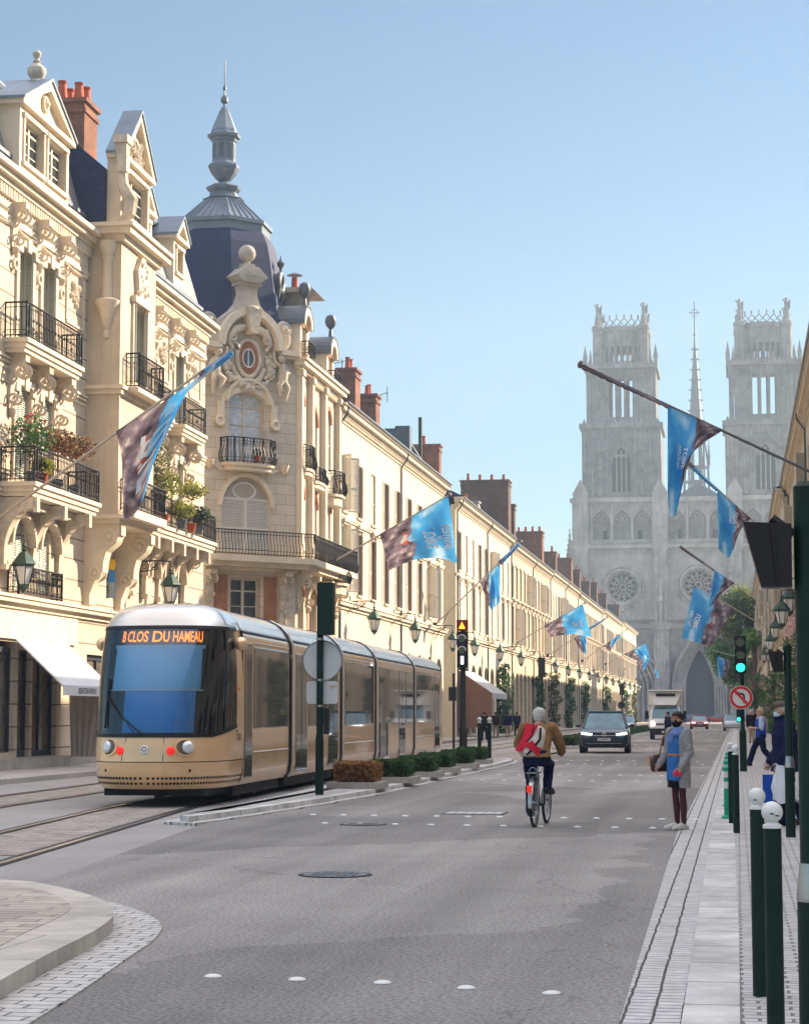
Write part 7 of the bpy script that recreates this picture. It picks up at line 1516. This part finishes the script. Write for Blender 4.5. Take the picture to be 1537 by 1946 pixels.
q = MB(); ring_body(q, [(0, -.22, .86, .03, .05), (0, -.19, .885, .10, .12), (0, -.2, .91, .085, .13), (0, -.2, .925, .05, .1)]); q.build('saddle', M['black'], bk, True)
q = MB(); q.tube([(-.29, -.70, 1.02), (-.2, -.80, 1.03), (0, -.86, 1.0), (.2, -.80, 1.03), (.29, -.70, 1.02)], .012, 8); q.tube([(0, -.85, .92), (0, -.86, 1.0)], .014, 8)
for s in (-1, 1): q.cyl((s*.26, -.73, 1.02), (s*.31, -.68, 1.018), .018, 8)
q.build('handlebar', M['black'], bk)
q = MB(); q.cyl((-.075, -.42, .30), (.075, -.42, .30), .02, 8); q.ring((.05, -.42, .30), .09, .008, 'x', 20, 5); q.tube([(.075, -.42, .30), (.085, -.47, .14)], .011, 6); q.tube([(-.075, -.42, .30), (-.085, -.37, .46)], .011, 6); q.cbox((.13, -.47, .135), (.09, .07, .02)); q.cbox((-.13, -.37, .465), (.09, .07, .02)); q.build('crank', M['black'], bk)
JC = dict(hip=(0, -.20, .98), chest=(.0, -.36, 1.26), neck=(0.0, -.44, 1.46), head=(.0, -.50, 1.565), sh_l=(-.19, -.40, 1.40), sh_r=(.19, -.40, 1.40), el_l=(-.29, -.50, 1.18), el_r=(.31, -.50, 1.16), wr_l=(-.28, -.68, 1.05), wr_r=(.28, -.68, 1.05),
          hp_l=(-.09, -.22, .95), hp_r=(.09, -.22, .95), kn_l=(-.12, -.58, .86), kn_r=(.12, -.46, .60), an_l=(-.13, -.34, .55), an_r=(.13, -.42, .235), ft_l=(-.25, -1, -.1), ft_r=(.35, -1, .0), pn_l=(0, -.2, -1), pn_r=(0, -.2, -1), hd_l=(.1, -1, -.1), hd_r=(-.1, -1, -.1))
JC.update({k: (-v[0], v[1], v[2]) if False else v for k, v in JC.items()})
CY_, TC, VC = person('grey haired cyclist in a camel jacket seen from behind', (pb.x, pb.y, 0), RZ, JC, [('trousers', M['jean'], lambda q, V: legs(q, V, .02, 1.0)), ('jacket', M['tan'], lambda q, V: [torso(q, V, .98, .045), sleeves(q, V, t=.03)]), ('shoes', M['black'], lambda q, V: shoes(q, V, JC, 1.15, .12))], .012, 1.0, 0, M['hair_g'], lambda m_: hair_short(m_, -.085, 1.12), R(8), curl=.9)
RC = Matrix.Translation((pb.x, pb.y, 0)) @ Matrix.Rotation(RZ, 4, 'Z')
bp = thing('backpack', 'red, white and black backpack slung over the left shoulder of the cyclist', 'backpack', RC @ Vector((.045, -.20, 1.20)), RZ)
tl = Matrix.Rotation(R(18), 4, 'X') @ Matrix.Rotation(R(-14), 4, 'Y'); q = MB(); q.M = tl; q.M = tl @ Matrix.Scale(.98, 4); ring_body(q, [(0, .0, -.25, .10, .06), (0, .02, -.22, .165, .10), (0, .03, -.05, .18, .115), (0, .02, .12, .165, .10), (0, .0, .22, .12, .07), (0, -.01, .25, .06, .04)]); remesh(q.build('pack', M['offwhite'], bp), .012)
q = MB(); q.M = tl @ Matrix.Scale(.98, 4)
def onp(x, z, o=.018): ry = .112 - .25*abs(z + .03)**1.6*.6; return (x, .02 + math.sqrt(max(.0001, 1 - (x/.19)**2)) * ry + o, z)
def band(mb, pts, w):
    for (a, b) in zip(pts, pts[1:]):
        d = Vector((b[0]-a[0], b[1]-a[1])).normalized(); n_ = Vector((-d.y, d.x)) * w/2
        K_ = 4
        for k in range(K_):
            A = Vector(a) + (Vector(b)-Vector(a))*k/K_; B_ = Vector(a) + (Vector(b)-Vector(a))*(k+1)/K_; mb.add([onp(*(A + n_)), onp(*(A - n_)), onp(*(B_ - n_)), onp(*(B_ + n_))], [(0, 1, 2, 3)])
band(q, [(.11, .22), (.08, .06), (.12, -.10), (.15, -.22)], .13); band(q, [(.16, -.13), (.02, -.07), (-.10, -.15), (-.17, -.15)], .12); band(q, [(-.02, .23), (.02, .08), (.06, -.02)], .05); q.build('red_panels', M['redcloth'], bp)
q = MB(); q.M = tl @ Matrix.Scale(.98, 4); band(q, [(.03, .22), (.0, .06), (.05, -.06)], .025); band(q, [(-.08, .2), (-.12, .02), (-.08, -.08)], .03); band(q, [(-.05, -.17), (.0, -.25)], .03); band(q, [(.16, .15), (.17, -.05)], .015); q.tube([(.0, -.02, .22), (-.12, -.12, .27), (-.2, -.2, .15), (-.2, -.2, -.05), (-.12, .0, -.2)], .018, 6); q.build('straps', M['blackcloth'], bp)
# ================================================================ vehicles
M['carglass'] = flat('car glass', (.07, .19, .25), .04, spec=.8, var=.4, vs=2); M['tyre'] = flat('tyre rubber', (.018, .018, .02), .8); M['alloy'] = flat('alloy wheel', (.42, .43, .44), .3, .8)  # car glass base carries the blue of reflected sky in its colour
def paint(n, c, metal=.2): return flat(n, c, .28, metal, coat=.7, var=.03)
M['p_dark'] = paint('dark blue grey car paint', (.012, .028, .045)); M['p_white'] = paint('white van paint', (.80, .80, .79), 0); M['p_red'] = paint('red car paint', (.42, .02, .02)); M['p_blue'] = paint('blue car paint', (.03, .12, .38)); M['p_silver'] = paint('silver car paint', (.42, .44, .46), .4)
M['headlit'] = flat('lit headlamp', (1, .97, .9), .3, emit=1.6, var=0); M['platew'] = flat('white number plate', (.62, .63, .66), .5)
def car(lab, x, y, rz, m, L=4.4, W=1.82, H=1.62, suv=True, lit=True, badge=True, plate='FX-788-FT', grp=None, detail=True, rear=False):
    t = thing('parked_car' if False else 'car', lab, 'car', (x, y, .004), rz, grp); hb = H * .60; hw = W/2
    # lower body: stations from nose (-y) to tail; each: y, half width, z of bonnet line, z of sill
    St = [(-L/2, hw*.80, hb*.62, .34), (-L/2 + .06, hw*.90, hb*.80, .25), (-L/2 + .25, hw*.97, hb*.885, .22), (-L/2 + .75, hw, hb*.95, .22), (-L/2 + 1.25, hw, hb*1.0, .22), (0, hw, hb*1.02, .22), (L/2 - .7, hw, hb*1.03, .22), (L/2 - .2, hw*.96, hb*1.0, .24), (L/2, hw*.86, hb*.8, .36)]
    mb = MB(); n = 9; vs = []
    for (yy, w_, zt, zl) in St:
        for s in (-1, 1):
            pr = [(w_*.80, zl), (w_*.96, zl + .10), (w_, zl + (zt - zl)*.45), (w_*.985, zl + (zt-zl)*.72), (w_*.94, zt - .03), (w_*.82, zt), (w_*.4, zt + .015)]
            if s > 0: vs += [(px, yy, pz) for px, pz in pr]
            else: vs += [(-px, yy, pz) for px, pz in pr[::-1]]
    k = 14; fs = []
    # reorder so that each ring runs from left bottom over the top to right bottom
    for i in range(len(St)):
        ring_ = vs[i*k:(i+1)*k]; vs[i*k:(i+1)*k] = ring_
    for i in range(len(St) - 1):
        for j in range(k): fs.append((i*k+j, i*k+(j+1) % k, (i+1)*k+(j+1) % k, (i+1)*k+j))
    fs += [tuple(range(k)), tuple(range((len(St)-1)*k, len(St)*k))[::-1]]; mb.add(vs, fs); body = mb.build('body', m, t, 50)
    yA, yB, yC, yD = -L/2 + 1.25, -L/2 + 1.95, L/2 - (.75 if suv else 1.1), L/2 - .22; zr = H
    g = MB(); g.add([(s*w_, yy, z) for (yy, w_, z) in ((yA, hw*.88, hb), (yB, hw*.70, zr - .05), (yC, hw*.70, zr - .07), (yD, hw*.84, hb)) for s in (-1, 1)], [(0, 1, 3, 2), (2, 3, 5, 4), (4, 5, 7, 6), (0, 2, 4, 6), (1, 7, 5, 3), (0, 6, 7, 1)]); g.build('windows', M['carglass'], t)
    r = MB(); r.add([(s*w_, yy, z + dz) for dz in (0, .05) for (yy, w_, z) in ((yB - .05, hw*.705, zr - .06), (yB + .3, hw*.70, zr - .035), (yC - .3, hw*.70, zr - .035), (yC + .05, hw*.70, zr - .075)) for s in (-1, 1)], [(0, 2, 10, 8), (2, 4, 12, 10), (4, 6, 14, 12), (1, 9, 11, 3), (3, 11, 13, 5), (5, 13, 15, 7), (8, 10, 11, 9), (10, 12, 13, 11), (12, 14, 15, 13), (0, 8, 9, 1), (6, 7, 15, 14)])
    for s in (-1, 1):
        for (a, b) in (((hw*.885, yA, hb), (hw*.71, yB, zr - .05)), ((hw*.845, yD, hb), (hw*.71, yC, zr - .07)), ((hw*.88, (yA+yC)/2 + .3, hb), (hw*.71, (yB+yC)/2 + .2, zr - .04))): r.tube([(s*a[0], a[1], a[2]), (s*b[0], b[1], b[2])], .04, 6)
    r.build('roof', m, t, 40)
    rw = .34 if suv else .31
    for (yy) in (-L/2 + .85, L/2 - .9):
        for s in (-1, 1):
            a = MB(); a.cyl((s*(hw - .21), yy, rw), (s*(hw + .012), yy, rw), rw, 26); w_ = a.build('wheel', M['tyre'], t, 40)
            if detail: a = MB(); a.cyl((s*(hw - .0), yy, rw), (s*(hw + .02), yy, rw), rw*.62, 20); a.build('rim', M['alloy'], w_)
    if detail:
        for s in (-1, 1):
            a = MB(); a.add([(s*px, py, pz) for px, py, pz in ((hw*.46, -L/2 - .005, hb*.70), (hw*.93, -L/2 + .10, hb*.74), (hw*.95, -L/2 + .16, hb*.86), (hw*.90, -L/2 + .08, hb*.85), (hw*.48, -L/2 + .02, hb*.80))], [(0, 1, 2, 3, 4)]); a.M = Matrix.Translation((0, -.012, 0)); 
            q = MB(); q.M = Matrix.Translation((0, -.03, 0)); q.tube([(s*hw*.48, -L/2 + .03, hb*.75), (s*hw*.72, -L/2 + .03, hb*.765), (s*hw*.9, -L/2 + .09, hb*.79)], [.035, .045, .05], 8, True, .9); q.build('headlight', M['headlit'] if lit else M['lamp'], t, True)
            mi = MB(); mi.ball((s*(hw + .10), yA + .25, hb + .08), .10, 10, 8, 1.15, .7, .75); mi.tube([(s*hw*.9, yA + .22, hb + .02), (s*(hw + .05), yA + .25, hb + .06)], .03, 6); mi.build('mirror', M['black'] if s > 0 else m, t, True)
        q = MB(); q.prism([(-hw*.50, hb*.70), (hw*.50, hb*.70), (hw*.46, hb*.80), (-hw*.46, hb*.80)], 'y', -L/2 - .02, -L/2 + .1); q.build('grille', M['black'], t)
        q = MB(); q.prism([(-hw*.78, .34), (hw*.78, .34), (hw*.84, .48), (-hw*.84, .48)], 'y', -L/2 - .012, -L/2 + .15); q.build('lower_bumper', M['black'], t)
        q = MB(); q.box(-hw*.72, -L/2 - .02, .39, hw*.72, -L/2 - .008, .405); q.tube([(-hw*.5, -L/2 - .02, hb*.70), (hw*.5, -L/2 - .02, hb*.70)], .012, 5); q.build('chrome_strip', M['alloy'], t)
        q = MB(); q.box(-.26, -L/2 - .035, .50, .26, -L/2 - .02, .615); pl_ = q.build('number_plate', M['platew'], t)
        if plate: vs_, fs_ = text_geo(plate, .01); q = MB(); q.add([(v[0]*.095, -L/2 - .037, .557 + v[1]*.1) for v in vs_], fs_); q.build('lettering', M['black'], pl_)
        if badge:
            q = MB(); c_ = (0, -L/2 - .03, hb*.755); q.ring(c_, .075, .009, 'y', 22, 6); q.tube([(-.055, c_[1], c_[2] + .045), (-.018, c_[1], c_[2] - .055), (0, c_[1], c_[2]), (.018, c_[1], c_[2] - .055), (.055, c_[1], c_[2] + .045)], .008, 5); q.tube([(-.025, c_[1], c_[2] + .065), (0, c_[1], c_[2] + .012), (.025, c_[1], c_[2] + .065)], .008, 5); q.build('badge', M['lamp'], t)
        if suv:
            q = MB()
            for s in (-1, 1): q.tube([(s*hw*.66, yB + .1, zr - .02), (s*hw*.67, yB + .4, zr + .03), (s*hw*.67, yC - .3, zr + .03), (s*hw*.66, yC, zr - .05)], .018, 6)
            q.build('roof_rail', M['black'], t)
        q = MB(); q.ball((-.32, -.2, hb + .22), .11, 8, 6); q.ball((.35, -.2, hb + .24), .11, 8, 6); q.build('head_rests', M['black'], t)
    return t
p = G(1144, 1432); car('dark blue grey sport utility car coming down the street with lit headlamps', p.x, p.y + 2.2, R(2), M['p_dark'], 4.5, 2.0, 1.70)
p = G(1327, 1386); car('bright red hatchback coming down the street with lit headlamps', p.x, p.y + 2, R(3), M['p_red'], 4.2, 1.78, 1.46, False, True, False, None)
p = G(1197, 1384); car('silver car standing far off between the dark car and the white truck', -8.75, 158, R(0), M['p_silver'], 4.3, 1.8, 1.5, False, False, False, None)
car('blue car crossing in front of the cathedral door', -7.6, 352, R(90), M['p_blue'], 4.6, 1.8, 1.5, False, False, False, None, detail=False)
car('distant red car crossing before the cathedral', -3.6, 352, R(-90), M['p_red'], 4.4, 1.8, 1.45, False, False, False, None, detail=False)
car('dark car beyond the red one at the far end of the road', -1.2, 300, R(4), M['p_dark'], 4.4, 1.8, 1.6, True, False, False, None, detail=False)
car('pale blue car parked at the kerb beyond the green signal', -.4, 190, R(0), M['p_silver'], 4.3, 1.78, 1.6, False, False, False, None, detail=False)
# box truck
p = G(1265, 1406); t = thing('truck', 'white box truck with a wind deflector following the dark car', 'truck', (p.x, p.y, .004), R(2))
MB().box(-1.08, 2.0, .75, 1.08, 6.2, 3.05).build('cargo_box', M['p_white'], t)
q = MB(); q.add([(-.62, .75, 2.12), (.62, .75, 2.12), (1.08, 1.95, 2.12), (-1.08, 1.95, 2.12), (-1.0, 1.0, 2.95), (1.0, 1.0, 2.95), (1.08, 1.98, 3.05), (-1.08, 1.98, 3.05)], [(0, 1, 5, 4), (1, 2, 6, 5), (3, 0, 4, 7), (4, 5, 6, 7)]); q.box(-1.05, .7, 2.97, 1.05, 1.98, 3.06); de = q.build('wind_deflector', M['p_white'], t)
q = MB(); q.add([(-.55, .83, 2.66), (.55, .83, 2.66), (.62, .80, 2.82), (-.62, .80, 2.82)], [(0, 1, 2, 3)]); q.M = None; q.build('cooling_grille', M['black'], de)
q = MB(); pr = [(.0, .45), (-.05, .75), (.05, 1.12), (.55, 1.30), (1.0, 2.02), (1.2, 2.12), (2.0, 2.12), (2.0, .45)]; vs = [(s*(.98 if z < 1.5 else .82), y, z) for s in (-1, 1) for y, z in pr]; n = len(pr); q.add(vs, [tuple(range(n))[::-1], tuple(range(n, 2*n))] + [(i, (i+1) % n, n + (i+1) % n, n + i) for i in range(n)]); q.build('cab', M['p_white'], t)
q = MB(); q.add([(-.86, .56, 1.31), (.86, .56, 1.31), (.76, .99, 1.98), (-.76, .99, 1.98)], [(0, 1, 2, 3)]); q.M = None; w_ = q.build('windscreen', M['carglass'], t); w_.location = (0, -.03, .02)
q = MB()
for s in (-1, 1): q.add([(s*.985, .75, 1.33), (s*.985, 1.7, 1.33), (s*.84, 1.7, 1.98), (s*.84, 1.1, 1.98)], [(0, 1, 2, 3)])
q.build('side_windows', M['carglass'], t)
q = MB(); q.box(-.98, -.10, .30, .98, .1, .68); q.build('bumper', M['black'], t); q = MB(); q.prism([(-.62, .92), (.62, .92), (.55, 1.0), (-.55, 1.0)], 'y', -.06, .1); q.build('grille', M['black'], t)
for s in (-1, 1):
    q = MB(); q.ball((s*.80, .02, .95), .16, 10, 8, 1.0, .5, 1.2); q.build('headlight', M['headlit'] if s < 0 else M['lamp'], t, True); q = MB(); q.box(s*1.15 - .1, .55, 1.25, s*1.15 + .1, .68, 1.75); q.tube([(s*.95, .65, 1.4), (s*1.1, .62, 1.4)], .03, 5); q.build('mirror', M['black'], t)
    for y in (.75, 4.9): q = MB(); q.cyl((s*.70, y, .34), (s*.97, y, .34), .34, 22); q.build('wheel', M['tyre'], t, 40)
MB().box(-.26, -.125, .42, .26, -.101, .54).build('number_plate', M['platew'], t); MB().box(-.9, 1.9, .45, .9, 6.0, .75).build('chassis', M['black'], t)
# ================================================================ plants
M['box'] = leafmat('clipped box leaves', (.03, .075, .02), (.075, .16, .04), 6); M['straw'] = leafmat('dried brown shrub leaves', (.20, .085, .025), (.42, .22, .07), 10, .4); M['ivy'] = leafmat('climbing ivy leaves', (.025, .08, .015), (.085, .19, .04), 1.6); M['ivyw'] = leafmat('climbing leaves with sunlight in the colour', (.05, .07, .015), (.16, .16, .045), 1.6); M['ash'] = leafmat('green street tree leaves', (.06, .17, .035), (.19, .33, .06), .35); M['ashy'] = leafmat('yellow green tree leaves', (.10, .15, .02), (.26, .28, .04), .5); M['yel'] = leafmat('yellow green balcony leaves', (.12, .15, .015), (.34, .33, .04), 3); M['rus'] = leafmat('rusty rose leaves', (.07, .05, .015), (.26, .10, .035), 3); M['petal'] = leafmat('pale pink petals', (.55, .32, .30), (.75, .60, .55), 3, .2); M['redpetal'] = leafmat('red petals', (.5, .02, .02), (.6, .05, .04), 3, .2); M['bark'] = mat('grey brown bark', (.16, .12, .085), .9, var=.25, vs=8, bump=.6, bs=30); M['hdark'] = flat('dark hedge heart', (.008, .016, .006), .9)  # the ivyw leaves are ivy with sunlight put into the colour
def hedge_box(px, py, w, d, h, m, lab, grp, n=2600, size=.022):
    p = G(px, py, .104); t = thing('box_hedge', lab, 'hedge', (p.x, p.y + d/2 + .12, .10), 0, grp)
    b = MB(); b.box(-w/2 - .13, -d/2 - .13, 0, w/2 + .13, d/2 + .13, .13); b.build('stone_base', M['slab_p'], t)
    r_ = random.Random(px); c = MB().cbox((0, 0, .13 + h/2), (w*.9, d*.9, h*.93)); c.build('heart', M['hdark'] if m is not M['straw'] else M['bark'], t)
    f = MB()
    for _ in range(n):
        q = r_.random(); x, y, z = r_.uniform(-w/2, w/2), r_.uniform(-d/2, d/2), .15 + r_.uniform(0, h)
        k = r_.random()
        if k < .38: y = -d/2
        elif k < .55: y = d/2
        elif k < .65: x = -w/2
        elif k < .75: x = w/2
        else: z = .15 + h
        j = .03; leaf(f, Vector((x + r_.gauss(0, j*.5), y + r_.gauss(0, j*.5), z + r_.gauss(0, j*.5))), size * r_.uniform(.6, 1.4), r_)
    f.build('foliage', m, t); return t
gh = 'clipped shrubs in low stone planters along the island'
hedge_box(671, 1499, .82, .8, .36, M['straw'], 'withered straw brown shrub in the nearest stone planter by the tram', gh, 3600, .026)
for (px, py), l in zip(((737, 1488), (788, 1477), (824, 1468), (864, 1460), (893, 1452)), ('largest green clipped shrub, next to the withered one', 'second green clipped shrub along the island', 'third green clipped shrub along the island', 'fourth green clipped shrub along the island', 'last green clipped shrub, beside the tram signal')):
    hedge_box(px, py, .85, .85, .33, M['box'], l, gh, 3000, .024)
def long_hedge(Y0, Y1, lab):
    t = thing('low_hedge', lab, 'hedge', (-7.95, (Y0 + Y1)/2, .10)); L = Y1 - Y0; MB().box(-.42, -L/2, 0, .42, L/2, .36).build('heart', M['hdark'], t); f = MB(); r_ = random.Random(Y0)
    for _ in range(int(L * 110)):
        x, y, z = r_.uniform(-.45, .45), r_.uniform(-L/2, L/2), r_.uniform(.05, .4); k = r_.random()
        if k < .4: x = .45
        elif k < .5: y = -L/2
        else: z = .4
        leaf(f, Vector((x + r_.gauss(0, .02), y, z + r_.gauss(0, .025))), r_.uniform(.035, .07), r_)
    f.build('foliage', M['box'], t)
long_hedge(94, 116, 'low green hedge on the median left of the dark car'); long_hedge(119, 152, 'low green hedge on the median between the dark car and the truck'); long_hedge(156, 210, 'far low green hedge on the median behind the truck')
# climbing columns on the left facades
def column(x, y, z0, z1, rx, ry, n, m, lab, grp, size=.075, kind='climbing_plant'):
    t = thing(kind, lab, 'climbing plant', (x, y, z0), 0, grp); r_ = random.Random(int(y*7)); f = MB(); H = z1 - z0
    MB().tube([(0, 0, 0), (.05, .03, H*.5), (0, 0, H*.95)], [.06, .05, .02], 7).build('stem', M['bark'], t)
    K_ = 16; cl = [(r_.gauss(0, rx*.35), r_.gauss(0, ry*.35), H * (i + .5) / K_ , r_.uniform(.6, 1.1)) for i in range(K_)]
    for _ in range(n):
        c = r_.choice(cl); d = Vector((r_.gauss(0, 1), r_.gauss(0, 1), r_.gauss(0, 1))).normalized() * r_.uniform(.55, 1) * c[3]; leaf(f, Vector((c[0] + d.x*rx, c[1] + d.y*ry, max(.05, c[2] + d.z*H/K_*1.25))), size * r_.uniform(.6, 1.4), r_)
    f.build('foliage', m, t); return t
gc = 'climbing plants on the left facade piers'
for (px, Y, z1, m, l) in ((969, 150, 5.2, M['ivy'], 'tall dark green climber on the pier above the walking pair'), (1027, 176, 5.2, M['ivy'], 'dark climber on the pier left of the sunlit one'), (1053, 190, 5.4, M['ivyw'], 'climber behind the cyclist, coloured yellow green as if sunlit'), (1083, 209, 5.2, M['ivy'], 'dark climber right of the sunlit one'), (1113, 231, 5.2, M['ivy'], 'climber above the left mirror of the dark car'), (1152, 268, 5.2, M['ivy'], 'climber above the roof of the dark car'), (1190, 316, 5.2, M['ivy'], 'climber near the far end of the left row'), (1206, 343, 5.4, M['ivyw'], 'climber coloured golden as if lit, on the last pier of the left row')):
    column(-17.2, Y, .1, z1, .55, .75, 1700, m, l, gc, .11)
gr = 'climbing plants on the right facade'
for i, (Y, z1, l) in enumerate(((70, 4.9, 'nearest mass of ivy at the right edge behind the dark pole'), (84, 5.0, 'second mass of flowering ivy on the right facade'), (99, 5.1, 'third mass of flowering ivy on the right facade'), (116, 4.6, 'ivy behind the cap of the man with the carrier bag'), (138, 4.4, 'ivy right of the traffic signal'), (165, 4.6, 'farthest ivy on the right facade under the tree'))):
    xw = 2.85 if Y < 121 else 2.5; t = column(xw, Y, .1, z1, .55, 2.6, 5200, M['ivy'] if i % 2 else M['ivyw'] if i == 3 else M['ivy'], l, gr, .085); f = MB(); r_ = random.Random(i)
    for _ in range(220): leaf(f, Vector((r_.uniform(-.65, -.1), r_.uniform(-2.6, 2.6), (z1 - .1) * r_.uniform(.05, 1.0) ** .6)), .06 * r_.uniform(.6, 1.3), r_)
    f.build('blossom', M['petal'], t)
    if Y in (84, 99):
        f = MB(); leaves(f, (-.1, 0, z1 + .5), (.55, 2.2, .9), 900, .09, i); f.build('blossom', M['petal'], t)
# street trees
def tree(x, y, h, cw, lab, m, n=9000, size=.30, m2=None, seed=1, ch=None, th=.3):
    t = thing('street_tree', lab, 'tree', (x, y, .05), 0); r_ = random.Random(seed); tr = MB(); z0 = h * th; ch = ch or h * (1 - th)
    tr.tube([(0, 0, 0), (.1, 0, z0*.6), (0, .1, z0*1.3), (.1, 0, h*.75)], [.32, .25, .2, .08], 9); ends = []
    for i in range(26):
        a = r_.uniform(0, 6.28); zz = z0 + ch * r_.uniform(.05, .95); q = math.sin(PI * min(1, max(.12, (zz - z0)/ch*.85 + .12))) * cw * r_.uniform(.45, 1.0); e = Vector((q*math.cos(a), q*math.sin(a), zz)); s = Vector((0, 0, z0*.8 + (zz - z0)*.45)); tr.tube([s, (s + e)/2 + Vector((0, 0, .4)), e], [.11, .07, .03], 6); ends.append(e)
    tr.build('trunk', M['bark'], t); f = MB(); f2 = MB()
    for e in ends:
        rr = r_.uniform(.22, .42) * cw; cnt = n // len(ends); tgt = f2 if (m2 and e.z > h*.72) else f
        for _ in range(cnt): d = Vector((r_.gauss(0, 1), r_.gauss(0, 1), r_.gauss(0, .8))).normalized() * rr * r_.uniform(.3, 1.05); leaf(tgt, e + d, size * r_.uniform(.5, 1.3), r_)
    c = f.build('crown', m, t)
    if m2 and f2.v: f2.build('sun_coloured_crown', m2, t)  # upper leaves get a yellower colour to imitate sunlight on the top
    return t
tree(.3, 268, 17.6, 4.9, 'broad green tree with its top coloured yellow as sunlit, standing in front of the cathedral', M['ash'], 26000, .24, M['ashy'], 3, None, .32)
tree(1.9, 215, 10.5, 2.0, 'slim dark tree beside the green signal under the broad tree', M['ash'], 4500, .17, None, 5, None, .2)
tree(3.2, 330, 17, 3.5, 'pale distant tree behind the broad one beside the right facades', M['ashy'], 5000, .26, None, 6, None, .3)
# balcony plants on the near building
def potted(x, y, z, kind, lab, m, h, r, n, size=.05, grp='plants on the iron balconies', stem=.0, dx=0, m2=None):
    t = thing('potted_plant', lab, 'plant', (x, y, z), 0, grp); MB().lathe([(.12, 0), (.17, .28), (.19, .30), (.17, .31)], n=12).build('pot', M['terracotta'] if kind else M['zinc_dark'], t, True); r_ = random.Random(int(y*13))
    f = MB()
    if stem:
        s_ = MB(); s_.tube([(0, 0, .3), (.02, 0, .3 + stem*.5), (0, .02, .3 + stem)], [.025, .02, .018], 6)
        for k in range(7): a = k*.9; s_.tube([(0, .02, .25 + stem), (r*.7*math.cos(a), r*.7*math.sin(a), .35 + stem + h*.4)], [.014, .006], 5)
        s_.build('stem', M['bark'], t)
    leaves(f, (0, 0, .3 + stem + h*.5), (r, r, h*.55), n, size, int(y*31)); f.build('foliage', m, t)
    if m2: b = MB(); leaves(b, (0, 0, .35 + stem + h*.7), (r*.8, r*.8, h*.3), 40, size, 5); b.build('blossom', m2, t)
def on_b(px, py, X): p = atX(px, py, X); return p
for (px, py, X, kd, lab, m, h, r, n, st, m2) in ((60, 905, -18.75, 0, 'trailing rose bush with red flowers on the lower left balcony', M['box'], .9, .55, 500, .45, M['redpetal']), (108, 912, -18.7, 0, 'rust coloured shrub in the middle of the lower left balcony', M['rus'], .6, .5, 420, .7, None), (142, 920, -18.65, 0, 'rust and green standard shrub at the right of the lower left balcony', M['rus'], .6, .5, 420, .7, None), (80, 912, -18.6, 1, 'spiky green grass plant low on the left balcony', M['yel'], .35, .3, 260, 0, None),
        (298, 955, -18.6, 1, 'tall thin tree on the balcony right of the twisted flag', M['ivyw'], 1.6, .38, 420, .5, None), (312, 965, -18.5, 1, 'pale yellow shrub spreading along the balcony right of the twisted flag', M['yel'], .8, .45, 420, .5, None), (345, 975, -18.45, 0, 'round yellow green bush in a dark tub on the long balcony', M['yel'], .5, .42, 420, .05, None), (364, 980, -18.45, 1, 'small yellow standard tree at the end of the long balcony', M['yel'], .5, .45, 380, .85, None), (378, 992, -18.4, 0, 'dark round bush at the end of the long balcony', M['leafdark'], .5, .35, 420, .05, None)):
    p = on_b(px, py + 40, X); zb = 7.82; potted(X, p.y, zb, kd, lab, m, h * 1.25, r * 1.3, int(n * 1.5), .065, 'plants on the iron balconies', st, 0, m2)
